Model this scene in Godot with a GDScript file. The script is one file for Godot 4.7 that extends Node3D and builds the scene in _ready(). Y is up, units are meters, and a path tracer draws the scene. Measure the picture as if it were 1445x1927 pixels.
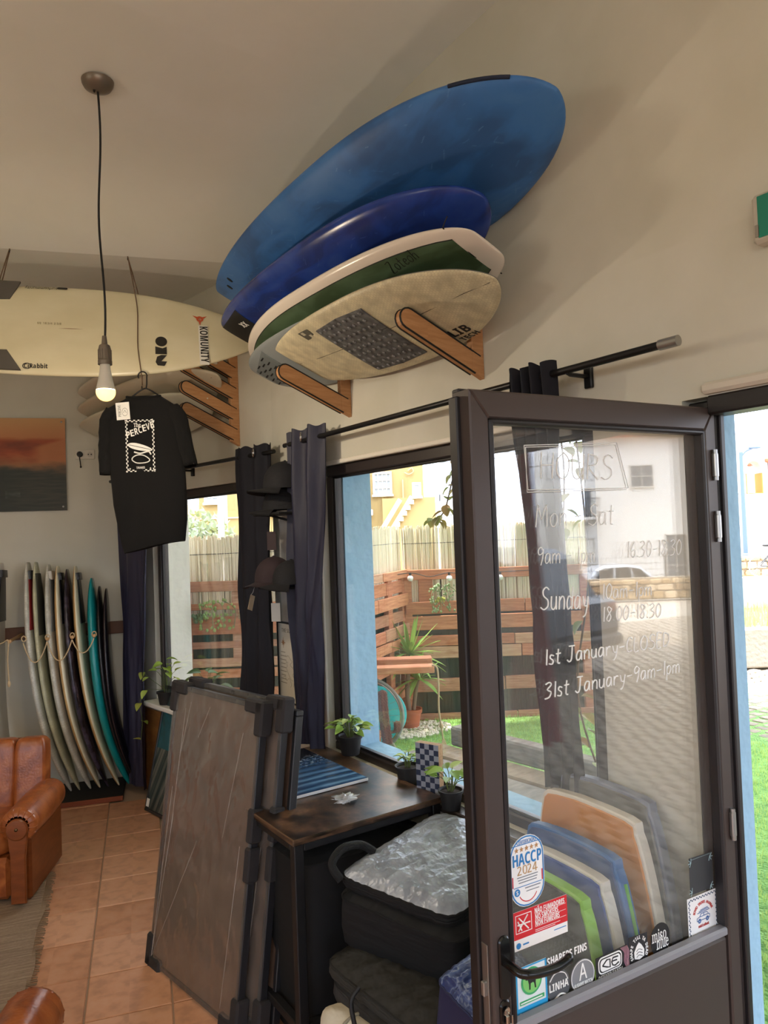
extends Node3D
# A surf shop interior: boards on racks, a hinged glass door, windows onto a small turf patio.

const EYE := Vector3(0, 1.75, 0)
const WX := 1.8                      # inner face of the window wall
const BEND := Vector3(1.8, 0, -3.70) # where the window wall bends
const CORNER := Vector3(1.52, 0, -5.7)
const HINGE := Vector3(1.8, 0, -1.117)
var FAR_D := Vector3(-sin(deg_to_rad(8.0)), 0, -cos(deg_to_rad(8.0)))   # along the far window wall, away
var FAR_N := Vector3(-cos(deg_to_rad(8.0)), 0, sin(deg_to_rad(8.0)))    # its normal into the room
var BACK_D := Vector3(cos(deg_to_rad(18.0)), 0, sin(deg_to_rad(18.0)))  # along the back wall, to the right
var BACK_N := Vector3(-sin(deg_to_rad(18.0)), 0, cos(deg_to_rad(18.0))) # its normal into the room
var TILE_T := Vector3(sin(deg_to_rad(16.178)), 0, -cos(deg_to_rad(16.178)))
var TILE_C := Vector3(cos(deg_to_rad(16.178)), 0, sin(deg_to_rad(16.178)))
var DOOR_D := Vector3(cos(deg_to_rad(4.519)), 0, sin(deg_to_rad(4.519)))  # along the door leaf, towards the hinge
var DOOR_N := Vector3(-sin(deg_to_rad(4.519)), 0, cos(deg_to_rad(4.519))) # its face towards the doorway
var rng := RandomNumberGenerator.new()
var used := {}
var M := {}

# ---------------------------------------------------------------- mesh building
class Geo:
	var v := PackedVector3Array()
	var n := PackedVector3Array()
	var u := PackedVector2Array()
	var ix := PackedInt32Array()
	var x := Transform3D()

	func quad(a: Vector3, b: Vector3, c: Vector3, d: Vector3) -> void:  # counter-clockwise seen from outside
		var nn: Vector3 = (b - a).cross(c - a)
		if nn.length_squared() < 1e-16:
			nn = (c - a).cross(d - a)
		poly([a, b, c, d], nn.normalized(), [Vector2(0, 1), Vector2(1, 1), Vector2(1, 0), Vector2(0, 0)])

	func poly(p: Array, nn: Vector3, uv: Array = []) -> void:
		var k := v.size()
		var wn: Vector3 = (x.basis * nn).normalized()
		for i in p.size():
			v.append(x * (p[i] as Vector3)); n.append(wn); u.append(uv[i] if uv.size() else Vector2(p[i].x, p[i].y))
		for i in range(1, p.size() - 1):
			ix.append_array([k, k + i + 1, k + i])

	func box(c: Vector3, s: Vector3, bv: float = 0.0, basis: Basis = Basis()) -> void:
		var keep := x
		x = x * Transform3D(basis, c)
		var h: Vector3 = s / 2.0
		var b: float = minf(bv, minf(h.x, minf(h.y, h.z)) * 0.9)
		for ax in 3:
			for sg in [-1.0, 1.0]:
				var a1 := (ax + 1) % 3
				var a2 := (ax + 2) % 3
				var pts := []
				for q in [[-1.0, -1.0], [1.0, -1.0], [1.0, 1.0], [-1.0, 1.0]]:
					var p := Vector3()
					p[ax] = sg * h[ax]; p[a1] = q[0] * (h[a1] - b); p[a2] = q[1] * (h[a2] - b)
					pts.append(p)
				var nn := Vector3(); nn[ax] = sg
				if sg < 0: pts.reverse()
				var uv := []
				for p in pts:
					uv.append(Vector2(p.z + p.x * 0.37, p.y) if ax == 0 else (Vector2(p.z, p.x) if ax == 1 else Vector2(p.x, p.y)))
				poly(pts, nn, uv)
				if b > 0.0:
					for s1 in [-1.0, 1.0]:   # the edge between faces ax and a1
						var e := []
						for s2 in [-1.0, 1.0]:
							var p1 := Vector3(); p1[ax] = sg * h[ax]; p1[a1] = s1 * (h[a1] - b); p1[a2] = s2 * (h[a2] - b)
							var p2 := Vector3(); p2[ax] = sg * (h[ax] - b); p2[a1] = s1 * h[a1]; p2[a2] = s2 * (h[a2] - b)
							e.append([p1, p2])
						var n2 := Vector3(); n2[ax] = sg; n2[a1] = s1
						var r := [e[0][0], e[1][0], e[1][1], e[0][1]]
						if ((r[1] - r[0]) as Vector3).cross(r[2] - r[0]).dot(n2) < 0: r.reverse()
						poly(r, n2.normalized())
		if b > 0.0:
			for sx in [-1.0, 1.0]:
				for sy in [-1.0, 1.0]:
					for sz in [-1.0, 1.0]:
						var t := [Vector3(sx * h.x, sy * (h.y - b), sz * (h.z - b)), Vector3(sx * (h.x - b), sy * h.y, sz * (h.z - b)), Vector3(sx * (h.x - b), sy * (h.y - b), sz * h.z)]
						if sx * sy * sz < 0: t.reverse()
						poly(t, Vector3(sx, sy, sz).normalized())
		x = keep

	# rows of points; smooth normals; outward when rows go along +a, columns along +b and a x b points out
	func grid(P: Array, close_c: bool = false, close_r: bool = false, uvs: Array = [], flip: bool = false) -> void:
		var R := P.size()
		var C: int = P[0].size()
		var k := v.size()
		if close_c:   # a closed skin faces away from its own axis
			var sum := 0.0
			var mag := 0.0
			for r in R:
				var mid := Vector3.ZERO
				for c in C: mid += P[r][c]
				mid /= C
				var r0: int = (r - 1 + R) % R if close_r else maxi(r - 1, 0)
				var r1: int = (r + 1) % R if close_r else mini(r + 1, R - 1)
				for c in C:
					var nn: Vector3 = ((P[r1][c] - P[r0][c]) as Vector3).cross(P[r][(c + 1) % C] - P[r][(c - 1 + C) % C])
					var out: Vector3 = P[r][c] - mid
					sum += nn.dot(out)
					mag += nn.length() * out.length()
			if absf(sum) > 0.04 * mag: flip = sum < 0
		for r in R:
			for c in C:
				var r0: int = (r - 1 + R) % R if close_r else maxi(r - 1, 0)
				var r1: int = (r + 1) % R if close_r else mini(r + 1, R - 1)
				var c0: int = (c - 1 + C) % C if close_c else maxi(c - 1, 0)
				var c1: int = (c + 1) % C if close_c else mini(c + 1, C - 1)
				var da: Vector3 = P[r1][c] - P[r0][c]
				var db: Vector3 = P[r][c1] - P[r][c0]
				if db.length_squared() < 1e-12:
					var rr: int = r1 if r == 0 else r0
					db = P[rr][c1] - P[rr][c0]
				var nn: Vector3 = da.cross(db)
				if nn.length_squared() < 1e-18: nn = Vector3.UP
				if flip: nn = -nn
				v.append(x * (P[r][c] as Vector3)); n.append((x.basis * nn).normalized())
				u.append(uvs[r][c] if uvs.size() else Vector2(float(c) / maxi(C - 1, 1), float(r) / maxi(R - 1, 1)))
		for r in (R if close_r else R - 1):
			for c in (C if close_c else C - 1):
				var a := k + r * C + c
				var b := k + r * C + (c + 1) % C
				var d := k + ((r + 1) % R) * C + c
				var e := k + ((r + 1) % R) * C + (c + 1) % C
				if flip: ix.append_array([a, e, b, a, d, e])
				else: ix.append_array([a, b, e, a, e, d])

	func tube(pts: Array, rad, sides: int = 8, closed: bool = false) -> void:
		var rows := []
		var N := pts.size()
		var t0: Vector3 = (pts[1] - pts[0]).normalized()
		var up := Vector3.UP if absf(t0.y) < 0.9 else Vector3.RIGHT
		var s: Vector3 = t0.cross(up).normalized()
		for i in N:
			var t: Vector3
			if closed: t = (pts[(i + 1) % N] - pts[(i - 1 + N) % N]).normalized()
			else: t = (pts[mini(i + 1, N - 1)] - pts[maxi(i - 1, 0)]).normalized()
			s = (s - t * s.dot(t)).normalized()
			var w: Vector3 = s.cross(t)
			var r: float = rad if rad is float else rad[i]
			var row := []
			for j in sides:
				var a := TAU * j / sides
				row.append(pts[i] + (s * cos(a) + w * sin(a)) * r)
			rows.append(row)
		grid(rows, true, closed)
		if not closed:
			var a0: Array = rows[0].duplicate()
			poly(a0, -t0)
			var a1: Array = rows[N - 1].duplicate(); a1.reverse()
			poly(a1, (pts[N - 1] - pts[N - 2]).normalized())

	func lathe(prof: Array, seg: int = 24, at: Transform3D = Transform3D()) -> void:  # Vector2(radius, height), from the bottom up the outside
		var keep := x
		x = x * at
		# split the profile at sharp corners so that edges stay crisp
		var runs := [[prof[0]]]
		for i in range(1, prof.size()):
			runs[-1].append(prof[i])
			if i < prof.size() - 1:
				var a: Vector2 = (prof[i] - prof[i - 1]).normalized()
				var b: Vector2 = (prof[i + 1] - prof[i]).normalized()
				if a.dot(b) < 0.8: runs.append([prof[i]])
		for run in runs:
			var rows := []
			for p in run:
				var row := []
				for j in seg:
					var a := TAU * j / seg
					row.append(Vector3(cos(a) * p.x, p.y, -sin(a) * p.x))
				rows.append(row)
			grid(rows, true, false, [], true)
		x = keep

	func prism(pg: PackedVector2Array, depth: float, bevel: float = 0.0) -> void:  # outline in x,y; from z = -depth/2 to depth/2
		var p := pg
		if Geometry2D.is_polygon_clockwise(p):
			p = p.duplicate(); p.reverse()
		var N := p.size()
		var inset := PackedVector2Array()
		for i in N:
			var a: Vector2 = (p[i] - p[(i - 1 + N) % N]).normalized()
			var b: Vector2 = (p[(i + 1) % N] - p[i]).normalized()
			var m: Vector2 = (Vector2(-a.y, a.x) + Vector2(-b.y, b.x))
			m = m / maxf(m.length_squared() * 0.5, 0.3)
			inset.append(p[i] + m * bevel)
		var h := depth / 2.0
		var tr := Geometry2D.triangulate_polygon(inset)
		if tr.is_empty():
			inset = p.duplicate()
			tr = Geometry2D.triangulate_polygon(inset)
		for sg in [1.0, -1.0]:
			var k := v.size()
			for q in inset:
				v.append(x * Vector3(q.x, q.y, sg * h)); n.append((x.basis * Vector3(0, 0, sg)).normalized()); u.append(q)
			for t in range(0, tr.size(), 3):
				var A: Vector2 = inset[tr[t]]
				var cw: bool = (inset[tr[t + 1]] - A).cross(inset[tr[t + 2]] - A) < 0
				if cw == (sg > 0): ix.append_array([k + tr[t], k + tr[t + 1], k + tr[t + 2]])
				else: ix.append_array([k + tr[t], k + tr[t + 2], k + tr[t + 1]])
		for i in N:
			var a := p[i]
			var b := p[(i + 1) % N]
			var ia := inset[i]
			var ib := inset[(i + 1) % N]
			quad(Vector3(a.x, a.y, -h + bevel), Vector3(b.x, b.y, -h + bevel), Vector3(b.x, b.y, h - bevel), Vector3(a.x, a.y, h - bevel))
			if bevel > 0.0:
				quad(Vector3(a.x, a.y, h - bevel), Vector3(b.x, b.y, h - bevel), Vector3(ib.x, ib.y, h), Vector3(ia.x, ia.y, h))
				quad(Vector3(ia.x, ia.y, -h), Vector3(ib.x, ib.y, -h), Vector3(b.x, b.y, -h + bevel), Vector3(a.x, a.y, -h + bevel))

	func prism_at(pg: PackedVector2Array, z: float, depth: float, bevel: float = 0.0) -> void:
		var keep := x
		x = x * Transform3D(Basis(), Vector3(0, 0, z))
		prism(pg, depth, bevel)
		x = keep

	func ball(c: Vector3, r: Vector3, rows: int = 8, cols: int = 12) -> void:
		var P := []
		for i in rows + 1:
			var a := PI * i / rows
			var row := []
			for j in cols:
				var b := TAU * j / cols
				row.append(c + Vector3(sin(a) * cos(b) * r.x, -cos(a) * r.y, -sin(a) * sin(b) * r.z))
			P.append(row)
		grid(P, true, false, [], true)

	func mesh() -> ArrayMesh:
		var arr := []
		arr.resize(Mesh.ARRAY_MAX)
		arr[Mesh.ARRAY_VERTEX] = v; arr[Mesh.ARRAY_NORMAL] = n; arr[Mesh.ARRAY_TEX_UV] = u; arr[Mesh.ARRAY_INDEX] = ix
		var m := ArrayMesh.new()
		m.add_surface_from_arrays(Mesh.PRIMITIVE_TRIANGLES, arr)
		return m

# ---------------------------------------------------------------- objects
func numbered(s: String) -> String:
	if not used.has(s):
		used[s] = 0
		return s
	used[s] += 1
	return "%s_%03d" % [s, used[s]]

func tag(o: Node3D, label: String, category: String, group: String = "") -> Node3D:
	o.set_meta("label", label); o.set_meta("category", category)
	if group: o.set_meta("group", group)
	return o

func thing(called: String, label: String, category: String, at: Vector3 = Vector3.ZERO, basis: Basis = Basis(), group: String = "") -> Node3D:
	var o := Node3D.new()
	o.name = numbered(called)
	add_child(o)
	o.transform = Transform3D(basis, at)
	return tag(o, label, category, group)

func part(called: String, m: Mesh, mat: Material, parent: Node3D = null, label: String = "") -> MeshInstance3D:
	var o := MeshInstance3D.new()
	o.mesh = m
	o.material_override = mat
	o.cast_shadow = GeometryInstance3D.SHADOW_CASTING_SETTING_ON
	if parent == null:
		o.name = numbered(called)
		add_child(o)
	else:
		o.name = called
		parent.add_child(o, true)
	if label: o.set_meta("label", label)
	return o

func gpart(called: String, g: Geo, mat: Material, parent: Node3D = null, label: String = "") -> MeshInstance3D:
	return part(called, g.mesh(), mat, parent, label)

func single(called: String, g: Geo, mat: Material, label: String, category: String, group: String = "") -> MeshInstance3D:
	var o := gpart(called, g, mat)
	tag(o, label, category, group)
	return o

func struct(called: String, g: Geo, mat: Material) -> MeshInstance3D:
	var o := gpart(called, g, mat)
	o.set_meta("kind", "structure")
	return o

func frame_of(xd: Vector3, yd: Vector3, at: Vector3 = Vector3.ZERO) -> Transform3D:  # x axis, then y axis made square to it
	var X := xd.normalized()
	var Z := X.cross(yd).normalized()
	return Transform3D(Basis(X, Z.cross(X), Z), at)

# ---------------------------------------------------------------- materials
func mat(c: Color, rough: float = 0.8, metal: float = 0.0) -> StandardMaterial3D:
	var key := "%s_%s_%s" % [c.to_html(), rough, metal]
	if not M.has(key):
		var m := StandardMaterial3D.new()
		m.albedo_color = c; m.roughness = rough; m.metallic = metal
		M[key] = m
	return M[key]

func col(h: String) -> Color:
	return Color.html(h)

func noise(seed_: int, freq: float, oct: int = 4) -> FastNoiseLite:
	var f := FastNoiseLite.new()
	f.seed = seed_; f.frequency = freq; f.fractal_octaves = oct
	f.noise_type = FastNoiseLite.TYPE_SIMPLEX_SMOOTH
	return f

func noise_image(w: int, h: int, seed_: int, fx: float, fy: float, stops: Array, warp: float = 0.0) -> Image:  # stops: [[at, Color], ...]
	var im := Image.create(w, h, false, Image.FORMAT_RGB8)
	var f := noise(seed_, 1.0, 5)
	var f2 := noise(seed_ + 7, 1.0, 2)
	for y in h:
		for xx in w:
			var px := float(xx) / w
			var py := float(y) / h
			var t := f.get_noise_2d(px * fx + (f2.get_noise_2d(px * 3.0, py * 3.0) * warp if warp > 0.0 else 0.0), py * fy) * 0.75 + 0.5
			im.set_pixel(xx, y, ramp(stops, t))
	return im

func ramp(stops: Array, t: float) -> Color:
	if t <= stops[0][0]: return stops[0][1]
	for i in range(1, stops.size()):
		if t <= stops[i][0]:
			return (stops[i - 1][1] as Color).lerp(stops[i][1], (t - stops[i - 1][0]) / (stops[i][0] - stops[i - 1][0]))
	return stops[-1][1]

func tex(im: Image) -> ImageTexture:
	return ImageTexture.create_from_image(im)

func grey_noise(size: int, seed_: int, freq: float, oct: int = 4) -> NoiseTexture2D:
	var t := NoiseTexture2D.new()
	t.width = size; t.height = size; t.seamless = true
	t.noise = noise(seed_, freq, oct)
	return t

func ridged(size: int, seed_: int, freq: float) -> NoiseTexture2D:
	var t := grey_noise(size, seed_, freq, 4)
	(t.noise as FastNoiseLite).fractal_type = FastNoiseLite.FRACTAL_RIDGED
	return t

func mapped(im: Image, rough: float, scale: Vector3 = Vector3.ONE, world: bool = false, tri: bool = false) -> StandardMaterial3D:
	var m := StandardMaterial3D.new()
	m.albedo_texture = tex(im); m.roughness = rough; m.uv1_scale = scale
	m.uv1_triplanar = tri or world; m.uv1_world_triplanar = world
	return m

func bump(m: StandardMaterial3D, t: Texture2D, amount: float) -> StandardMaterial3D:
	m.heightmap_enabled = true; m.heightmap_texture = t; m.heightmap_scale = amount
	return m

func glass(tint: float = 0.03) -> StandardMaterial3D:
	var m := StandardMaterial3D.new()
	m.transparency = BaseMaterial3D.TRANSPARENCY_ALPHA
	m.albedo_color = Color(0.95, 0.97, 0.97, tint); m.roughness = 0.02
	return m

# text as thin solid letters; the origin is the middle of the line's box, x along the line
func letters(s: String, size: float, depth: float = 0.0008, font: String = "Droid Sans", bold: bool = false, italic: bool = false) -> TextMesh:
	var t := TextMesh.new()
	var f := SystemFont.new()
	f.font_names = PackedStringArray([font])
	if bold: f.font_weight = 700
	t.font = f
	t.text = s
	t.font_size = 32
	t.pixel_size = size / 24.0
	t.curve_step = 2.0
	t.depth = depth
	t.horizontal_alignment = HORIZONTAL_ALIGNMENT_CENTER
	t.vertical_alignment = VERTICAL_ALIGNMENT_CENTER
	return t

func write(parent: Node3D, s: String, size: float, at: Transform3D, m: Material, width: float = 0.0, bold: bool = false, called: String = "lettering", font: String = "Droid Sans") -> MeshInstance3D:
	var t := letters(s, size, 0.0008, font, bold)
	var o := part(called, t, m, parent)
	var k := 1.0
	if width > 0.0: k = width / maxf(t.get_aabb().size.x, 1e-4)
	o.transform = at * Transform3D(Basis().scaled(Vector3(k, 1, 1)), Vector3.ZERO)
	return o

# one-stroke handwriting: strokes on a 4 x 6 grid (baseline y = 0)
const HAND := {
	"H": [[0,6,0.2,0],[3,6,3,0],[0,3,3,3.2]], "O": [[1.8,6,0.3,4.6,0.2,1.6,1.6,0,3,1.2,3.1,4.4,1.8,6]], "U": [[0,6,0.2,1.4,1.4,0,2.8,1.4,3,6],[3,6,3.1,0]],
	"R": [[0.2,0,0.2,6],[0.2,6,2.6,5.4,2.4,3.6,0.4,3,3,0]], "S": [[3,5.3,1.8,6,0.6,5,1,3.6,2.6,2.6,2.8,1,1.4,0,0,0.6]], "M": [[0,0,0.4,6,1.8,2,3.2,6,3.8,0]],
	"o": [[1.2,3.6,0.2,2.6,0.4,0.6,1.5,0,2.4,1.4,2.2,3.2,1.2,3.6]], "n": [[0.2,3.6,0.3,0],[0.3,2.4,1.3,3.6,2.2,2.8,2.3,0]], "-": [[0.2,2.6,2.4,2.8]], "a": [[2.2,3.4,0.8,3.6,0.1,1.8,0.6,0.1,1.8,0.8,2.2,3.4],[2.2,3.4,2.5,0]],
	"t": [[1,5.6,0.9,0.6,1.8,0.1],[0.1,3.8,2,3.9]], "9": [[2.6,4.6,1.4,6,0.3,4.8,0.8,3.2,2.2,3.8,2.6,5.2],[2.6,5.2,2.4,2,1.8,-0.6]], "m": [[0.1,3.6,0.2,0],[0.2,2.6,1,3.6,1.7,2.8,1.8,0],[1.8,2.6,2.7,3.6,3.4,2.8,3.5,0]],
	"1": [[0.8,6,0.9,0]], "p": [[0.3,3.6,0.4,-2.2],[0.4,3,1.5,3.7,2.3,2.2,1.5,0.2,0.4,0.8]], "6": [[2,6,0.6,3.4,0.4,1.2,1.4,0,2.6,1,2.2,2.8,0.8,2.2]], ".": [[0.5,0.5,0.7,0.1]],
	"3": [[0.2,5.4,1.6,6,2.6,5,1,3.3,2.6,2.2,2,0.4,0.2,0]], "0": [[1.6,6,0.4,4.4,0.3,1.6,1.4,0,2.7,1.6,2.8,4.4,1.6,6]], "8": [[2.4,5.2,1.2,6,0.6,4.8,2.4,2,1.6,0,0.4,1.2,2.6,4.6,2.4,5.2]],
	"u": [[0.2,3.6,0.3,0.8,1.2,0,2.1,1,2.2,3.6],[2.2,3.6,2.4,0]], "d": [[2.2,3,0.8,3.6,0.2,1.6,0.8,0,2,0.8],[2.4,6.2,2.3,0]], "y": [[0.2,3.6,0.9,1,2,1],[2.4,3.6,1.8,-1,0.6,-2.2]],
	"s": [[1.9,3.2,0.8,3.6,0.4,2.6,1.7,1.4,1.4,0.1,0.1,0.4]], "J": [[0.6,6,3,6],[2,6,1.9,1,0.9,0,0.1,0.8]], "r": [[0.2,3.6,0.3,0],[0.3,2.4,1.1,3.5,2,3.4]], "c": [[2,3.2,0.9,3.6,0.2,2,0.9,0.1,2.1,0.6]],
	"l": [[0.6,6,0.6,0.3,1.2,0]], "E": [[2.4,6,0.3,6,0.3,0,2.5,0],[0.3,3.1,2.1,3.2]], "D": [[0.3,0,0.3,6],[0.3,6,2.6,5,3,2.6,2,0.6,0.3,0]], "C": [[2.8,5.4,1.4,6,0.3,3.4,1,0.3,2.8,0.6]], "L": [[0.3,6,0.3,0,2.4,0.1]],
	"Z": [[0.2,6,2.8,6,0.2,0,2.9,0]], "e": [[0.2,2,2.1,2.2,1.6,3.5,0.5,3,0.3,0.8,1.3,0,2.2,0.7]], "h": [[0.3,6,0.3,0],[0.3,2.4,1.2,3.5,2.1,2.8,2.2,0]], "K": [[0.3,0,0.3,6],[2.6,6,0.4,3,2.7,0]],
}
func handwrite(g: Geo, s: String, at: Vector2, h: float, slope: float, rad: float, squeeze: float = 1.0) -> float:  # strokes in the x,y plane of g
	var px := at.x
	var py := at.y
	var k := h / 6.0
	for ch in s:
		if HAND.has(ch):
			var wide := 0.0
			for st in HAND[ch]:
				var pts := []
				for i in range(0, st.size(), 2):
					wide = maxf(wide, st[i])
					pts.append(Vector3(px + st[i] * k * squeeze + st[i + 1] * k * 0.12, py + st[i + 1] * k + (st[i] * k * squeeze) * slope, 0))
				if pts.size() > 2: pts = smooth(pts, 3)
				g.tube(pts, rad, 5)
			px += (wide + 0.9) * k * squeeze; py += (wide + 0.9) * k * squeeze * slope
		else:
			px += 2.0 * k * squeeze; py += 2.0 * k * squeeze * slope
	return px

func smooth(pts: Array, sub: int, closed: bool = false) -> Array:  # Catmull-Rom
	var out := []
	var N := pts.size()
	for i in (N if closed else N - 1):
		var a = pts[(i - 1 + N) % N] if closed else pts[maxi(i - 1, 0)]
		var b = pts[i]
		var c = pts[(i + 1) % N]
		var d = pts[(i + 2) % N] if closed else pts[mini(i + 2, N - 1)]
		for j in sub:
			var t := float(j) / sub
			out.append(b.cubic_interpolate(c, a, d, t))
	if not closed: out.append(pts[-1])
	return out

# ---------------------------------------------------------------- the scene
func _ready() -> void:
	rng.seed = 7
	# camera
	var yaw := deg_to_rad(34.288)
	var pitch := deg_to_rad(1.603)
	var roll := deg_to_rad(2.107)
	var fwd := Vector3(sin(yaw) * cos(pitch), sin(pitch), -cos(yaw) * cos(pitch))
	var r0 := Vector3(cos(yaw), 0, sin(yaw))
	var u0 := r0.cross(fwd)
	var cam := Camera3D.new()
	cam.name = "camera"
	add_child(cam)
	cam.transform = Transform3D(Basis(r0 * cos(roll) - u0 * sin(roll), r0 * sin(roll) + u0 * cos(roll), -fwd), EYE)
	cam.fov = 69.02
	cam.near = 0.05; cam.far = 300.0
	cam.current = true
	# sky and exposure
	var we := WorldEnvironment.new()
	we.name = "world"
	var env := Environment.new()
	env.background_mode = Environment.BG_SKY
	var sm := ProceduralSkyMaterial.new()
	sm.sky_top_color = col("eef3fc"); sm.sky_horizon_color = col("6a7281"); sm.sky_curve = 0.5
	sm.ground_bottom_color = col("8c8377"); sm.ground_horizon_color = col("b9b2a6")
	sm.sky_energy_multiplier = 3.1
	var sky := Sky.new()
	sky.sky_material = sm
	env.sky = sky
	env.background_energy_multiplier = 1.0
	env.tonemap_mode = Environment.TONE_MAPPER_LINEAR
	env.tonemap_exposure = 1.27
	env.sdfgi_enabled = true; env.ssao_enabled = true; env.ssil_enabled = true
	we.environment = env
	add_child(we)
	# the sun, behind the shop
	var sun := DirectionalLight3D.new()
	sun.name = "sun"
	sun.light_color = Color(1.0, 0.95, 0.87); sun.light_energy = 2.4
	sun.light_angular_distance = 2.0
	sun.shadow_enabled = true
	sun.sky_mode = DirectionalLight3D.SKY_MODE_LIGHT_ONLY
	add_child(sun)
	sun.look_at_from_position(Vector3(-2.0, 14, -1.6), Vector3.ZERO)

	materials()
	shell()
	windows()
	door()
	curtains()
	lamps()
	boards_on_near_rack()
	boards_on_far_rack()
	hanging_board()
	shirt_on_hanger()
	standing_boards()
	wall_things()
	seating()
	framed_pictures()
	table_and_bags()
	sill_things()
	hat_rack()
	bodyboards()
	patio()
	street()

func omni(called: String, parent: Node3D, at: Vector3, energy: float, size: float, c: Color) -> OmniLight3D:
	var l := OmniLight3D.new()
	l.name = called
	l.light_color = c; l.light_energy = energy; l.light_size = size; l.omni_range = 12.0; l.omni_attenuation = 2.0
	l.shadow_enabled = true
	parent.add_child(l, true)
	l.position = at
	return l

func materials() -> void:
	var w := StandardMaterial3D.new()
	w.albedo_texture = tex(noise_image(256, 256, 3, 5, 5, [[0.2, col("ccc9ba")], [0.8, col("d3d0c3")]]))
	w.uv1_triplanar = true; w.uv1_world_triplanar = true; w.uv1_scale = Vector3.ONE * 0.4; w.roughness = 0.85
	bump(w, grey_noise(256, 5, 0.03, 5), 0.25)
	M.wall = w
	var cl: StandardMaterial3D = w.duplicate()
	cl.albedo_texture = tex(noise_image(128, 128, 4, 4, 4, [[0.2, col("eeede2")], [0.8, col("f2f1e8")]]))
	M.ceiling = cl
	M.blue_wall = bump(mat(col("9cc3de"), 0.8), grey_noise(256, 6, 0.05, 4), 0.5)
	M.white_out = bump(mat(col("ece9e2"), 0.85).duplicate(), grey_noise(256, 8, 0.05, 4), 0.5)
	M.frame = mat(col("352e2d"), 0.38)
	M.frame_dark = mat(col("1d1a1c"), 0.45)
	M.glass = glass(0.02)
	M.frame_light = mat(col("423835"), 0.42)
	M.gloss_black = mat(col("0f0f10"), 0.18)
	M.gunmetal = mat(col("7d7266"), 0.35, 0.45)
	var mk := StandardMaterial3D.new()
	mk.albedo_color = col("f0f2f0"); mk.roughness = 0.9
	M.marker = mk
	M.black = mat(col("141416"), 0.6)
	M.steel = mat(col("a8a8a6"), 0.35, 0.9)
	M.chrome = mat(col("c9c9c9"), 0.18, 1.0)
	M.dark_metal = mat(col("2a2a2c"), 0.35, 0.7)
	M.white = mat(col("ecece8"), 0.5)
	M.ply = mapped(wood_image(256, 256, 11, col("a9764a"), col("c9976a"), 1.2, 14.0), 0.6, Vector3(4, 4, 4), false, true)
	M.ply_edge = mapped(wood_image(64, 256, 12, col("7d5636"), col("d9b78a"), 24.0, 1.0), 0.7, Vector3(6, 6, 6), false, true)

func wood_image(w: int, h: int, seed_: int, a: Color, b: Color, fx: float, fy: float, knots: float = 0.0) -> Image:
	var im := Image.create(w, h, false, Image.FORMAT_RGB8)
	var f := noise(seed_, 1.0, 5)
	var g := noise(seed_ + 1, 1.0, 2)
	for y in h:
		for x in w:
			var px := float(x) / w
			var py := float(y) / h
			var bend := g.get_noise_2d(px * 1.5, py * 2.0) * 0.25
			var t := f.get_noise_2d((px + bend * 0.15) * fx, (py + bend * 0.1) * fy) * 0.7 + 0.5
			t = t * 0.8 + 0.2 * (f.get_noise_2d(px * fx * 6.0, py * fy * 6.0) + 0.5)
			if knots > 0.0:
				t -= knots * maxf(0.0, g.get_noise_2d(px * 5.0 + 9.0, py * 5.0) - 0.15)
			im.set_pixel(x, y, a.lerp(b, clampf(t, 0.0, 1.0)))
	return im

# ---------------------------------------------------------------- room shell
func wall_piece(g: Geo, x0: float, x1: float, z0: float, z1: float, y0: float, y1: float) -> void:
	g.box(Vector3((x0 + x1) / 2, (y0 + y1) / 2, (z0 + z1) / 2), Vector3(absf(x1 - x0), y1 - y0, absf(z1 - z0)))

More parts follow.
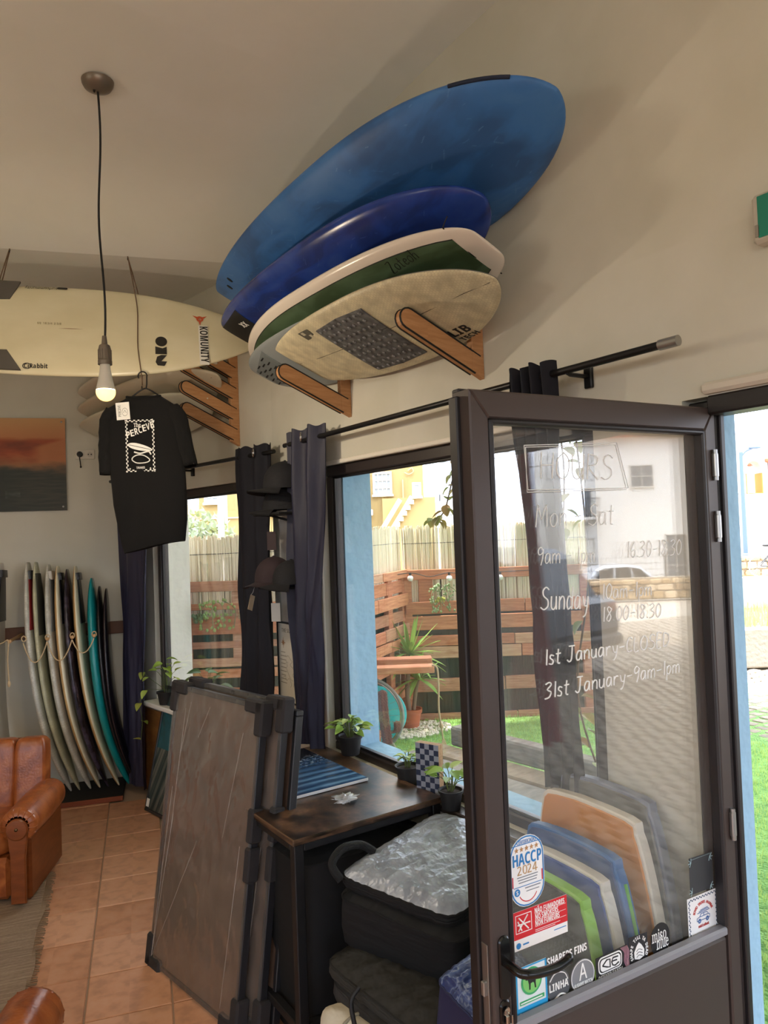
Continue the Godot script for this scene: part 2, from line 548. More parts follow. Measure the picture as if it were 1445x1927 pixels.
func shell() -> void:
	# floor bed, with one tile of its own for each that the picture can show
	var g := Geo.new()
	g.box(Vector3(-1.0, -0.16, -1.0), Vector3(6.0, 0.3, 12.0))
	var fl := struct("floor", g, mat(col("b39b86"), 0.85))
	var mats := []
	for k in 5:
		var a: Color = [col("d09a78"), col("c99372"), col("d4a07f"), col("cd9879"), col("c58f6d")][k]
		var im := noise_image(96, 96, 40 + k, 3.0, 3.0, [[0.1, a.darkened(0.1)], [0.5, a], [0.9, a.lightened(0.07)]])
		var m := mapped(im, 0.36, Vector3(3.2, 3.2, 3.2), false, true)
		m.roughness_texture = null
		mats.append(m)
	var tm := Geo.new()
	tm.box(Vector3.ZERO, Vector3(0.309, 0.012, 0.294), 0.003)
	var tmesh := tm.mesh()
	var rest := Geo.new()
	for i in range(-24, 16):
		for j in range(-20, 26):
			var at: Vector3 = TILE_C * (-0.247 + 0.315 * (i + 0.5)) + TILE_T * (0.3 * (j + 0.5))
			var d: float = (at - CORNER).dot(BACK_N)
			if at.x > 1.66 or at.x < -3.9 or at.z > 4.6 or d < 0.2: continue
			if (at - BEND).dot(FAR_N) < 0.15: continue
			at.y = -0.006 + rng.randf_range(-0.0008, 0.0008)
			var b := Basis(TILE_C, Vector3.UP, -TILE_T)
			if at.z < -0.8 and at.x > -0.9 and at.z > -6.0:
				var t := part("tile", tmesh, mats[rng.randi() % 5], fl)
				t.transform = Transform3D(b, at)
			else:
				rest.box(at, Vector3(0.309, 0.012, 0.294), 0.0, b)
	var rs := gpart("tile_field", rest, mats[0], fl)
	rs.set_meta("kind", "stuff")

	# the window wall: plaster inside, blue paint outside, cut for the doorway and the windows
	for layer in 2:
		g = Geo.new()
		var x0: float = [WX, WX + 0.09][layer]
		var x1: float = [WX + 0.09, WX + 0.25][layer]
		var dz := 0.0 if layer == 0 else 0.06      # outside, the openings are a little narrower
		wall_piece(g, x0, x1, 5.0, 3.0, 0, 3.75)
		wall_piece(g, x0, x1, 3.0, 0.45, 2.07, 3.75)
		wall_piece(g, x0, x1, 3.0, 0.45, 0, 0.55)
		wall_piece(g, x0, x1, 0.45, 0.33, 0, 3.75)
		wall_piece(g, x0, x1, 0.33, -1.195, 2.075, 3.75)
		wall_piece(g, x0, x1, -1.195, -1.50, 0, 3.75)
		wall_piece(g, x0, x1, -1.50, -3.18 + dz, 2.085, 3.75)
		wall_piece(g, x0, x1, -1.50, -3.18 + dz, 0, 0.715)
		wall_piece(g, x0, x1, -3.18 + dz, -3.72, 0, 3.75)
		struct("wall_right" if layer == 0 else "wall_outside", g, M.wall if layer == 0 else M.blue_wall)
	# beyond the bend
	for layer in 2:
		g = Geo.new()
		g.x = frame_of(FAR_D, Vector3.UP, BEND)       # x along the wall, z out of the room when negative
		var zs := 1.0 if g.x.basis.z.dot(FAR_N) > 0 else -1.0
		var a0: float = 0.0 if layer == 0 else -0.09
		var a1: float = -0.09 if layer == 0 else -0.25
		var zc := (a0 + a1) / 2 * zs
		var th := absf(a1 - a0)
		var dz := 0.0 if layer == 0 else 0.05
		for q in [[-0.02, 0.02, 0.0, 3.75], [0.02, 1.52 - dz, 2.08, 3.75], [0.02, 1.52 - dz, 0.0, 0.655], [1.52 - dz, 2.3, 0.0, 3.75]]:
			g.box(Vector3((q[0] + q[1]) / 2, (q[2] + q[3]) / 2, zc), Vector3(q[1] - q[0], q[3] - q[2], th))
		struct("wall_far_right" if layer == 0 else "wall_far_outside", g, M.wall if layer == 0 else M.white_out)
	# back wall, and the rest of the room behind the camera
	g = Geo.new()
	g.x = frame_of(BACK_D, Vector3.UP, CORNER - BACK_N * 0.1)
	g.box(Vector3(-3.0, 1.875, 0), Vector3(6.5, 3.75, 0.2))
	struct("wall_back", g, M.wall)
	g = Geo.new()
	wall_piece(g, -4.2, -4.0, 5.2, 4.0, 0, 3.75)
	wall_piece(g, -4.2, -4.0, -1.2, -8.0, 0, 3.75)
	wall_piece(g, -4.2, -4.0, 4.0, -1.2, 0, 0.25)
	wall_piece(g, -4.2, -4.0, 4.0, -1.2, 2.75, 3.75)
	struct("wall_left", g, M.wall)
	g = Geo.new()
	wall_piece(g, -4.2, -3.6, 5.2, 5.0, 0, 3.75)
	wall_piece(g, 1.3, 2.05, 5.2, 5.0, 0, 3.75)
	wall_piece(g, -3.6, 1.3, 5.2, 5.0, 0, 0.25)
	wall_piece(g, -3.6, 1.3, 5.2, 5.0, 2.75, 3.75)
	struct("wall_front", g, M.wall)
	# ceiling: level, then slightly falling towards the back, then level again
	g = Geo.new()
	var f := frame_of(-BACK_N, Vector3.UP, Vector3.ZERO)   # x = distance along the view of the back wall
	g.x = f
	var prof := PackedVector2Array([Vector2(-8, 3.575)])
	for i in 25:   # the board ceiling sags gently to its last joint
		var t := i / 24.0
		prof.append(Vector2(2.2 + 2.0 * t, 3.575 - 0.281 * t * t))
	prof.append_array(PackedVector2Array([Vector2(6.4, 3.294), Vector2(6.4, 3.9), Vector2(-8, 3.9)]))
	g.prism(prof, 18.0)
	struct("ceiling", g, M.ceiling)
	# wooden panel below the far window
	g = Geo.new()
	g.x = frame_of(FAR_D, Vector3.UP, BEND + FAR_N * 0.008)
	g.box(Vector3(1.0, 0.29, 0), Vector3(1.62, 0.58, 0.014), 0.003)
	struct("trim_1", g, mapped(wood_image(256, 256, 21, col("7a4a24"), col("b07c42"), 2.0, 9.0), 0.5, Vector3(1.2, 1.2, 1.2), false, true))

# ---------------------------------------------------------------- windows
func window_unit(called: String, label: String, f: Transform3D, w: float, y0: float, y1: float, post: Array) -> Node3D:
	# x along the opening from 0 to w, z towards the room
	var o := thing(called, label, "window")
	o.set_meta("kind", "structure")
	o.transform = f
	var b := 0.052
	for s in [[Vector3(w / 2, y1 - b / 2, 0), Vector3(w, b, 0.06)], [Vector3(w / 2, y0 + b / 2, 0), Vector3(w, b, 0.06)], [Vector3(b / 2, (y0 + y1) / 2, 0), Vector3(b, y1 - y0 - 2 * b, 0.06)], [Vector3(w - b / 2, (y0 + y1) / 2, 0), Vector3(b, y1 - y0 - 2 * b, 0.06)]]:
		var g := Geo.new()
		g.box(s[0], s[1], 0.006)
		gpart("frame", g, M.frame, o)
	var bead := Geo.new()
	for s in [[Vector3(w / 2, y1 - b - 0.006, 0.012), Vector3(w - 2 * b, 0.012, 0.02)], [Vector3(w / 2, y0 + b + 0.006, 0.012), Vector3(w - 2 * b, 0.012, 0.02)], [Vector3(b + 0.006, (y0 + y1) / 2, 0.012), Vector3(0.012, y1 - y0 - 2 * b, 0.02)], [Vector3(w - b - 0.006, (y0 + y1) / 2, 0.012), Vector3(0.012, y1 - y0 - 2 * b, 0.02)]]:
		bead.box(s[0], s[1], 0.003)
	gpart("glazing_bead", bead, M.frame_dark, o)
	for p in post:
		var g := Geo.new()
		g.box(Vector3(p, (y0 + y1) / 2, 0), Vector3(0.05, y1 - y0 - 2 * b, 0.05), 0.005)
		gpart("post", g, M.frame, o)
	var pg := Geo.new()
	pg.box(Vector3(w / 2, (y0 + y1) / 2, -0.008), Vector3(w - 2 * b + 0.01, y1 - y0 - 2 * b + 0.01, 0.006))
	gpart("pane", pg, M.glass, o)
	return o

func windows() -> void:
	# window on the near wall: x runs towards the camera
	var f := Transform3D(Basis(Vector3(0, 0, 1), Vector3.UP, Vector3(-1, 0, 0)), Vector3(WX + 0.055, 0, -3.17))
	window_unit("window_1", "tall dark framed window behind the table, with the blue painted reveal outside", f, 1.66, 0.70, 2.085, [])
	var f2 := Transform3D(Basis(-FAR_D, Vector3.UP, FAR_N), BEND + FAR_D * 1.515 - FAR_N * 0.06)
	window_unit("window_2", "far dark framed window next to the hanging shirt, with the white reveal outside", f2, 1.50, 0.645, 2.08, [])
	var f3 := Transform3D(Basis(Vector3(0, 0, 1), Vector3.UP, Vector3(-1, 0, 0)), Vector3(WX + 0.055, 0, 0.46))  # opening out of view, added to let more daylight in
	window_unit("window_3", "front window added for daylight on the other side of the doorway", f3, 2.53, 0.54, 2.07, [1.26])
	var f4 := Transform3D(Basis(Vector3(-1, 0, 0), Vector3.UP, Vector3(0, 0, -1)), Vector3(1.31, 0, 5.1))  # unseen window, added so that daylight fills the room evenly
	window_unit("window_4", "wide shop front window added behind the viewer for daylight", f4, 4.92, 0.24, 2.76, [1.64, 3.28])
	f4 = Transform3D(Basis(Vector3(0, 0, -1), Vector3.UP, Vector3(1, 0, 0)), Vector3(-4.1, 0, 4.01))  # another unseen window, added to bring daylight onto the floor
	window_unit("window_5", "wide window added for daylight on the far side of the room, left of the viewer", f4, 5.22, 0.24, 2.76, [1.74, 3.48])
	# sills
	var g := Geo.new()
	g.x = frame_of(FAR_D, Vector3.UP, BEND + FAR_N * 0.02)
	g.box(Vector3(0.77, 0.645, 0), Vector3(1.52, 0.03, 0.16), 0.006)
	struct("trim_2", g, mat(col("e9e6df"), 0.5))
	g = Geo.new()
	g.box(Vector3(WX - 0.005, 0.7, -2.34), Vector3(0.1, 0.025, 1.67), 0.005)
	struct("trim_3", g, M.frame)
	# thin plaster edge over the windows
	g = Geo.new()
	g.box(Vector3(WX - 0.004, 2.093, -2.34), Vector3(0.012, 0.02, 1.72), 0.004)
	g.box(Vector3(WX - 0.004, 1.39, -3.185), Vector3(0.012, 1.4, 0.02), 0.004)
	struct("trim_4", g, mat(col("e6e0d4"), 0.7))
	g = Geo.new()
	g.box(Vector3(WX - 0.005, 2.095, -0.38), Vector3(0.03, 0.03, 1.5), 0.008)
	struct("trim_5", g, mat(col("cfc7b8"), 0.8))

# ---------------------------------------------------------------- the open glass door
func disc(g: Geo, c: Vector2, rx: float, ry: float, th: float, z: float = 0.0, seg: int = 28) -> void:
	var p := PackedVector2Array()
	for i in seg:
		p.append(c + Vector2(cos(TAU * i / seg) * rx, sin(TAU * i / seg) * ry))
	var k := g.x
	g.x = k * Transform3D(Basis(), Vector3(0, 0, z))
	g.prism(p, th)
	g.x = k

func ring2(g: Geo, c: Vector2, r0: float, r1: float, z: float, ky: float = 1.0, a0: float = 0.0, a1: float = TAU, seg: int = 32) -> void:  # a flat band round a centre
	for i in seg:
		var a := a0 + (a1 - a0) * i / seg
		var b := a0 + (a1 - a0) * (i + 1) / seg
		var p := Vector3(cos(a), sin(a) * ky, 0)
		var q := Vector3(cos(b), sin(b) * ky, 0)
		var o := Vector3(c.x, c.y, z)
		g.quad(o + p * r0, o + p * r1, o + q * r1, o + q * r0)

func rect(g: Geo, x0: float, y0: float, x1: float, y1: float, z: float, th: float = 0.0006) -> void:
	g.box(Vector3((x0 + x1) / 2, (y0 + y1) / 2, z), Vector3(absf(x1 - x0), absf(y1 - y0), th))

func pill(c: Vector2, w: float, h: float, r: float) -> PackedVector2Array:  # rounded rectangle
	var p := PackedVector2Array()
	for q in 4:
		var cc := c + Vector2([1, -1, -1, 1][q] * (w / 2 - r), [1, 1, -1, -1][q] * (h / 2 - r))
		for i in 7:
			var a := PI / 2 * (q + i / 6.0)
			p.append(cc + Vector2(cos(a), sin(a)) * r)
	return p

func at_xy(x: float, y: float, z: float) -> Transform3D:
	return Transform3D(Basis(), Vector3(x, y, z))

func door() -> void:
	var L := -0.772
	var R := 0.02
	var H := 2.046
	var gx0 := -0.723
	var gx1 := -0.022
	var gy0 := 0.716
	var gy1 := 1.986
	var o := thing("door_1", "open brown framed glass door with white handwriting and stickers on its pane", "door", HINGE, Basis(DOOR_D, Vector3.UP, DOOR_N))
	o.set_meta("kind", "structure")
	var zc := -0.033
	# mitred frame members
	for s in [[Vector2(L, 0.012), Vector2(gx0, gy0), Vector2(gx0, gy1), Vector2(L, H)], [Vector2(L, H), Vector2(gx0, gy1), Vector2(gx1, gy1), Vector2(R, H)], [Vector2(R, H), Vector2(gx1, gy1), Vector2(gx1, gy0), Vector2(R, 0.012)]]:
		var g := Geo.new()
		g.x = at_xy(0, 0, zc)
		var pg := PackedVector2Array([s[0], s[1], s[2], s[3]])
		if s[0].y < 0.1: pg = PackedVector2Array([s[0], Vector2(gx0, 0.012), s[2], s[3]])
		if s[3].y < 0.1: pg = PackedVector2Array([s[0], s[1], Vector2(gx1, 0.012), s[3]])
		g.prism(pg, 0.066, 0.004)
		gpart("door_frame", g, M.frame_light, o)
	# rebate strip round the outer edge, a little darker
	var g := Geo.new()
	g.box(Vector3(L - 0.004, H / 2, -0.05), Vector3(0.012, H - 0.02, 0.03), 0.003)
	g.box(Vector3((L + R) / 2, H + 0.003, -0.052), Vector3(R - L, 0.01, 0.026), 0.003)
	gpart("rebate_strip", g, M.frame_dark, o)
	# glazing beads
	g = Geo.new()
	var bz := -0.013
	g.box(Vector3(gx0 + 0.006, (gy0 + gy1) / 2, bz), Vector3(0.012, gy1 - gy0, 0.03), 0.004)
	g.box(Vector3(gx1 - 0.006, (gy0 + gy1) / 2, bz), Vector3(0.012, gy1 - gy0, 0.03), 0.004)
	g.box(Vector3((gx0 + gx1) / 2, gy1 - 0.006, bz), Vector3(gx1 - gx0, 0.012, 0.03), 0.004)
	gpart("glazing_bead", g, M.frame_dark, o)
	g = Geo.new()
	g.box(Vector3((gx0 + gx1) / 2, gy0 - 0.012, -0.014), Vector3(gx1 - gx0, 0.022, 0.026), 0.005)
	gpart("glazing_bead", g, mat(col("8a8a90"), 0.35), o, "pale grey glazing bead along the bottom of the pane")
	# lower panels
	for s in [[0.36, gy0 - 0.025], [0.105, 0.352]]:
		g = Geo.new()
		g.box(Vector3((gx0 + gx1) / 2, (s[0] + s[1]) / 2, -0.02), Vector3(gx1 - gx0 - 0.004, s[1] - s[0], 0.03), 0.006)
		gpart("panel", g, M.frame_light, o)
	g = Geo.new()
	g.box(Vector3((gx0 + gx1) / 2, 0.055, -0.022), Vector3(gx1 - gx0 - 0.004, 0.086, 0.04), 0.006)
	gpart("kick_rail", g, M.frame_light, o)
	# pane
	g = Geo.new()
	g.box(Vector3((gx0 + gx1) / 2, (gy0 + gy1) / 2, -0.033), Vector3(gx1 - gx0, gy1 - gy0, 0.008))
	gpart("pane", g, M.glass, o)
	g = Geo.new()   # inner sheet of the double glazing, added to strengthen the reflections
	g.box(Vector3((gx0 + gx1) / 2, (gy0 + gy1) / 2, -0.05), Vector3(gx1 - gx0, gy1 - gy0, 0.006))
	gpart("pane", g, M.glass, o)
	# handle, lock, hinges
	g = Geo.new()
	g.prism(pill(Vector2(-0.742, 0.842), 0.03, 0.13, 0.014), 0.012, 0.003)
	gpart("handle_plate", g, M.gloss_black, o)
	g = Geo.new()
	g.tube(smooth([Vector3(-0.742, 0.855, 0.0), Vector3(-0.742, 0.855, 0.035), Vector3(-0.735, 0.851, 0.052), Vector3(-0.70, 0.845, 0.058), Vector3(-0.65, 0.841, 0.058), Vector3(-0.615, 0.846, 0.056)], 4), 0.0095, 10)
	g.ball(Vector3(-0.615, 0.846, 0.056), Vector3(0.012, 0.0115, 0.0095))
	gpart("handle", g, M.gloss_black, o, "black curved lever handle")
	g = Geo.new()
	g.prism(pill(Vector2(-0.745, 0.748), 0.028, 0.06, 0.0135), 0.01, 0.003)
	gpart("lock_plate", g, M.gloss_black, o)
	g = Geo.new()
	g.x = at_xy(-0.745, 0.757, 0.009)
	g.lathe([Vector2(0, -0.0), Vector2(0.0075, 0)], 16, Transform3D(Basis(Vector3.RIGHT, PI / 2), Vector3.ZERO))
	g.box(Vector3(0, -0.016, 0.0), Vector3(0.009, 0.018, 0.007), 0.002)
	g.x = Transform3D()
	ring2(g, Vector2(-0.745, 0.757), 0.003, 0.0085, 0.0075)
	gpart("lock_cylinder", g, M.chrome, o)
	g = Geo.new()
	g.box(Vector3(-0.744, 0.743, 0.018), Vector3(0.003, 0.03, 0.014), 0.001)
	g.tube(smooth([Vector3(-0.744, 0.74, 0.02), Vector3(-0.738, 0.728, 0.021), Vector3(-0.744, 0.716, 0.022), Vector3(-0.75, 0.728, 0.021)], 4, true), 0.0014, 6, true)
	gpart("key", g, M.chrome, o)
	g = Geo.new()
	g.box(Vector3(L - 0.0015, 0.76, -0.022), Vector3(0.003, 0.26, 0.02), 0.0008)
	g.box(Vector3(L - 0.006, 0.80, -0.022), Vector3(0.012, 0.03, 0.011), 0.002)
	gpart("latch_plate", g, M.steel, o)
	for y in [1.895, 1.735, 0.97, 0.2]:
		g = Geo.new()
		g.tube([Vector3(0.006, y - 0.04, 0.006), Vector3(0.006, y + 0.04, 0.006)], 0.0065, 10)
		g.box(Vector3(0.006, y, 0.006), Vector3(0.017, 0.062, 0.01), 0.002)
		gpart("hinge", g, M.steel, o)
	# handwriting in white marker
	var hz := -0.0275
	var hand := func(called: String, lines: Array, rad: float) -> void:
		var hg := Geo.new()
		hg.x = at_xy(0, 0, hz)
		for l in lines:
			handwrite(hg, l[0], Vector2(l[1], l[2]), l[3], l[4], rad, l[5])
		gpart(called, hg, M.marker, o)
	hand.call("lettering", [["HOURS", -0.563, 1.86, 0.06, -0.01, 1.2]], 0.0014)
	hand.call("lettering", [["Mon - Sat", -0.582, 1.75, 0.05, 0.0, 1.05]], 0.0012)
	hand.call("lettering", [["9am - 1pm", -0.583, 1.668, 0.037, -0.03, 1.05], ["16.30-18.30", -0.298, 1.668, 0.039, -0.01, 0.98]], 0.0012)
	hand.call("lettering", [["Sunday", -0.578, 1.565, 0.05, -0.07, 0.88]], 0.0017)
	hand.call("lettering", [["10am-1pm", -0.388, 1.574, 0.036, -0.02, 1.12], ["18.00-18.30", -0.39, 1.521, 0.034, -0.03, 1.15]], 0.0014)
	hand.call("lettering", [["1st January-CLOSED", -0.574, 1.44, 0.035, 0.0, 1.22]], 0.0018)
	hand.call("lettering", [["31st January-9am-1pm", -0.578, 1.366, 0.035, 0.008, 1.22]], 0.0017)
	var hb := Geo.new()
	hb.x = at_xy(0, 0, hz)
	for s in [[-0.606, 1.934, -0.315, 1.948, -0.282, 1.838, -0.600, 1.834], [-0.602, 1.93, -0.32, 1.943, -0.289, 1.834, -0.603, 1.829]]:
		hb.tube([Vector3(s[0], s[1], 0), Vector3(s[2], s[3], 0), Vector3(s[4], s[5], 0), Vector3(s[6], s[7], 0), Vector3(s[0], s[1], 0)], 0.001, 5)
	gpart("lettering", hb, M.marker, o, "hand drawn box round the word HOURS")
	stickers(o)
	# the fixed frame round the doorway
	g = Geo.new()
	g.box(Vector3(1.848, 1.035, -1.158), Vector3(0.04, 2.07, 0.08), 0.005)
	g.box(Vector3(1.83, 2.051, -0.41), Vector3(0.075, 0.05, 1.42), 0.005)
	g.box(Vector3(1.83, 1.035, 0.31), Vector3(0.075, 2.07, 0.05), 0.005)
	g.box(Vector3(1.84, 1.02, -1.112), Vector3(0.02, 2.02, 0.012), 0.003)
	struct("trim_6", g, M.frame_dark)
	g = Geo.new()
	g.box(Vector3(1.93, 0.005, -0.42), Vector3(0.28, 0.012, 1.5))
	struct("trim_7", g, mat(col("9a948a"), 0.7))

func sticker(o: Node3D, label: String, pg: PackedVector2Array, c: Color, z: float = -0.0285) -> MeshInstance3D:
	var g := Geo.new()
	g.x = at_xy(0, 0, z)
	g.prism(pg, 0.0008)
	return gpart("sticker", g, mat(c, 0.45), o, label)

func stickers(o: Node3D) -> void:
	var z := -0.0275
	var blue := mat(col("2a7fc2"), 0.5)
	var ink := mat(col("1d1d20"), 0.6)
	var wh := mat(col("f2f2f0"), 0.5)
	var red := mat(col("d2252f"), 0.5)
	# hygiene certificate
	var s := sticker(o, "oval white and blue certificate sticker", pill(Vector2(-0.647, 1.006), 0.096, 0.152, 0.046), col("f4f5f5"))
	var g := Geo.new()
	for i in 28:
		var p := pill(Vector2(-0.647, 1.006), 0.093, 0.149, 0.0445)
		var q := pill(Vector2(-0.647, 1.006), 0.087, 0.143, 0.0415)
		var j := (i + 1) % 28
		g.quad(Vector3(q[i].x, q[i].y, z), Vector3(p[i].x, p[i].y, z), Vector3(p[j].x, p[j].y, z), Vector3(q[j].x, q[j].y, z))
	gpart("border", g, blue, s)
	g = Geo.new()
	rect(g, -0.688, 1.063, -0.606, 1.0645, z)
	rect(g, -0.686, 0.975, -0.608, 0.9762, z)
	gpart("rule", g, blue, s)
	write(s, "CERTIFICADO", 0.008, at_xy(-0.647, 1.069, z), blue, 0.052)
	g = Geo.new()
	for i in 5:
		var p := PackedVector2Array()
		for k in 10:
			var a := PI / 2 + TAU * k / 10
			p.append(Vector2(-0.675 + i * 0.014, 1.054) + Vector2(cos(a), sin(a)) * (0.0062 if k % 2 == 0 else 0.0026))
		g.x = at_xy(0, 0, z)
		g.prism(p, 0.0006)
	gpart("star", g, mat(col("b98a5a"), 0.5), s)
	write(s, "HACCP", 0.026, at_xy(-0.647, 1.0325, z), blue, 0.08, true)
	write(s, "2024", 0.019, at_xy(-0.647, 1.009, z), mat(col("c09a6c"), 0.5), 0.056)
	g = Geo.new()
	for k in 3: rect(g, -0.676 + 0.002 * k, 0.9945 - k * 0.0058, -0.618 - 0.002 * k, 0.9963 - k * 0.0058, z)
	rect(g, -0.655, 0.969, -0.612, 0.971, z)
	rect(g, -0.652, 0.962, -0.616, 0.9635, z)
	gpart("small_print", g, mat(col("8a8f98"), 0.6), s)
	g = Geo.new()
	rect(g, -0.6895, 0.977, -0.687, 1.0, z)
	rect(g, -0.607, 0.977, -0.6045, 1.0, z)
	ring2(g, Vector2(-0.647, 0.9675), 0.0255, 0.0275, z, 1.0, PI * 1.15, PI * 1.85)
	gpart("red_mark", g, red, s)
	g = Geo.new()
	ring2(g, Vector2(-0.677, 0.965), 0.0, 0.008, z)
	gpart("badge", g, blue, s)
	write(s, "S", 0.009, at_xy(-0.677, 0.965, z + 0.0004), wh, 0.0, true)
	# no smoking notice
	s = sticker(o, "red and white no smoking sticker in three languages", PackedVector2Array([Vector2(-0.692, 0.843), Vector2(-0.538, 0.843), Vector2(-0.538, 0.925), Vector2(-0.692, 0.925)]), col("f0f0ee"))
	g = Geo.new()
	rect(g, -0.692, 0.867, -0.538, 0.925, z)
	gpart("red_field", g, red, s)
	var k0 := 0
	for t in ["NÃO FUMADORES", "NO SMOKERS", "NON FUMEURS"]:
		write(s, t, 0.0115, at_xy(-0.589 - [0.0, 0.009, 0.0075][k0], 0.9145 - k0 * 0.0135, z + 0.0005), wh, [0.086, 0.066, 0.07][k0], true)
		k0 += 1
	g = Geo.new()
	for k in 3: rect(g, -0.632, 0.9075 - 0.0135 * k, -0.542, 0.9082 - 0.0135 * k, z + 0.0004)
	rect(g, -0.632, 0.8735, -0.56, 0.8745, z + 0.0004)
	rect(g, -0.632, 0.870, -0.575, 0.871, z + 0.0004)
	for q in [[-0.686, 0.879, -0.641, 0.8805], [-0.686, 0.9165, -0.641, 0.918], [-0.686, 0.879, -0.6845, 0.918], [-0.6425, 0.879, -0.641, 0.918]]:
		rect(g, q[0], q[1], q[2], q[3], z + 0.0004)
	gpart("rule", g, wh, s)
	g = Geo.new()
	g.x = at_xy(0, 0, z + 0.0006)
	for q in [[-0.679, 0.884, -0.652, 0.914], [-0.677, 0.912, -0.651, 0.884], [-0.681, 0.897, -0.646, 0.897], [-0.68, 0.905, -0.67, 0.884]]:
		g.tube([Vector3(q[0], q[1], 0), Vector3(q[2], q[3], 0)], 0.0017, 5)
	gpart("crossed_cigarette", g, wh, s)
	g = Geo.new()
	ring2(g, Vector2(-0.679, 0.853), 0.0, 0.0065, z)
	rect(g, -0.667, 0.8515, -0.651, 0.8545, z)
	rect(g, -0.578, 0.857, -0.543, 0.8585, z)
	gpart("badge", g, blue, s)
	# animals welcome
	s = sticker(o, "pale sticker with a black dog in a green circle", PackedVector2Array([Vector2(-0.691, 0.697), Vector2(-0.605, 0.697), Vector2(-0.605, 0.806), Vector2(-0.691, 0.806)]), col("dfe9ec"))
	g = Geo.new()
	for q in [[-0.691, 0.697, -0.605, 0.722], [-0.691, 0.72, -0.687, 0.806], [-0.609, 0.72, -0.605, 0.806], [-0.691, 0.803, -0.605, 0.806]]:
		rect(g, q[0], q[1], q[2], q[3], z)
	gpart("blue_field", g, mat(col("2b9fd8"), 0.5), s)
	g = Geo.new()
	disc(g, Vector2(-0.648, 0.771), 0.029, 0.029, 0.0006, z)
	rect(g, -0.682, 0.727, -0.614, 0.735, z)
	gpart("green_disc", g, mat(col("3fa96a"), 0.5), s)
	g = Geo.new()
	disc(g, Vector2(-0.648, 0.771), 0.0245, 0.0245, 0.0006, z + 0.0003)
	gpart("light_disc", g, mat(col("7ec96f"), 0.5), s)
	g = Geo.new()
	g.x = at_xy(-0.648, 0.771, z + 0.0007)
	var dog := PackedVector2Array([Vector2(-15, 6), Vector2(-11, 8), Vector2(-9, 12), Vector2(-7, 8), Vector2(-5, 4), Vector2(7, 4), Vector2(10, 9), Vector2(11.5, 8.5), Vector2(10, 2), Vector2(9, -5), Vector2(10, -15), Vector2(7, -15), Vector2(5.5, -6), Vector2(3, -3), Vector2(-3, -4), Vector2(-4, -15), Vector2(-7, -15), Vector2(-7, -5), Vector2(-9, 2), Vector2(-10, 4), Vector2(-14, 4)])
	for i in dog.size(): dog[i] *= 0.00115
	g.prism(dog, 0.0005)
	gpart("dog_mark", g, ink, s)
	g = Geo.new()
	rect(g, -0.68, 0.7298, -0.62, 0.7322, z + 0.0006)
	ring2(g, Vector2(-0.682, 0.706), 0.0, 0.006, z + 0.0006)
	rect(g, -0.671, 0.7045, -0.655, 0.7072, z + 0.0006)
	gpart("small_print", g, wh, s)
	# fins maker's line
	write(o, "SHAPERS FINS", 0.017, at_xy(-0.543, 0.7945, z), wh, 0.118, true)
	# two clear round decals
	s = sticker(o, "worn round grey decal beside the dog sticker", pill(Vector2(-0.571, 0.733), 0.064, 0.07, 0.0318), col("56585c"))
	g = Geo.new()
	g.x = at_xy(0, 0, z)
	g.tube(smooth([Vector3(-0.597, 0.75, 0), Vector3(-0.585, 0.762, 0), Vector3(-0.57, 0.764, 0), Vector3(-0.553, 0.757, 0), Vector3(-0.545, 0.742, 0)], 3), 0.0012, 5)
	g.tube(smooth([Vector3(-0.586, 0.708, 0), Vector3(-0.57, 0.716, 0), Vector3(-0.555, 0.712, 0), Vector3(-0.55, 0.704, 0)], 3), 0.0022, 5)
	gpart("swirl", g, wh, s)
	write(s, "LINHA", 0.017, at_xy(-0.572, 0.735, z), wh, 0.056, true)
	s = sticker(o, "round grey decal with a large letter A", pill(Vector2(-0.499, 0.733), 0.073, 0.073, 0.0364), col("84868a"))
	g = Geo.new()
	ring2(g, Vector2(-0.499, 0.733), 0.0335, 0.0352, z)
	gpart("border", g, wh, s)
	write(s, "A", 0.036, at_xy(-0.499, 0.7415, z), wh, 0.024)
	write(s, "ALGARVE WATCH", 0.0085, at_xy(-0.499, 0.7165, z), wh, 0.055, true)
	# black sticker with the wave brackets
	s = sticker(o, "black sticker with a white rounded emblem above OCEAN&EARTH", PackedVector2Array([Vector2(-0.458, 0.703), Vector2(-0.36, 0.703), Vector2(-0.356, 0.76), Vector2(-0.458, 0.757)]), col("232326"))
	g = Geo.new()
	g.x = at_xy(0, 0, z)
	g.prism(pill(Vector2(-0.413, 0.736), 0.076, 0.038, 0.012), 0.0006)
	gpart("emblem_field", g, wh, s)
	g = Geo.new()
	g.x = at_xy(0, 0, z + 0.0003)
	g.prism(pill(Vector2(-0.413, 0.736), 0.07, 0.032, 0.01), 0.0006)
	gpart("emblem_inner", g, ink, s)
	g = Geo.new()
	g.x = at_xy(-0.413, 0.736, z + 0.0008)
	g.prism(pill(Vector2(0, 0), 0.064, 0.027, 0.009), 0.0004)
	gpart("emblem_panel", g, wh, s)
	g = Geo.new()
	g.x = at_xy(-0.413, 0.736, z + 0.0012)
	for q in [[[-26, 0], [-12, 10], [-2, 9], [-2, -9], [-12, -6], [-26, 0]], [[24, 8], [8, 9], [3, 2], [20, 1]], [[3, 2], [6, -7], [14, -10], [26, -6]]]:
		var pts := []
		for e in q: pts.append(Vector3(e[0], e[1], 0) * 0.001)
		g.tube(pts, 0.0017, 5)
	gpart("emblem_lines", g, ink, s)
	write(s, "OCEAN&EARTH", 0.0105, at_xy(-0.413, 0.7095, z), wh, 0.078, true)
	g = Geo.new()
	g.x = at_xy(0, 0, z)
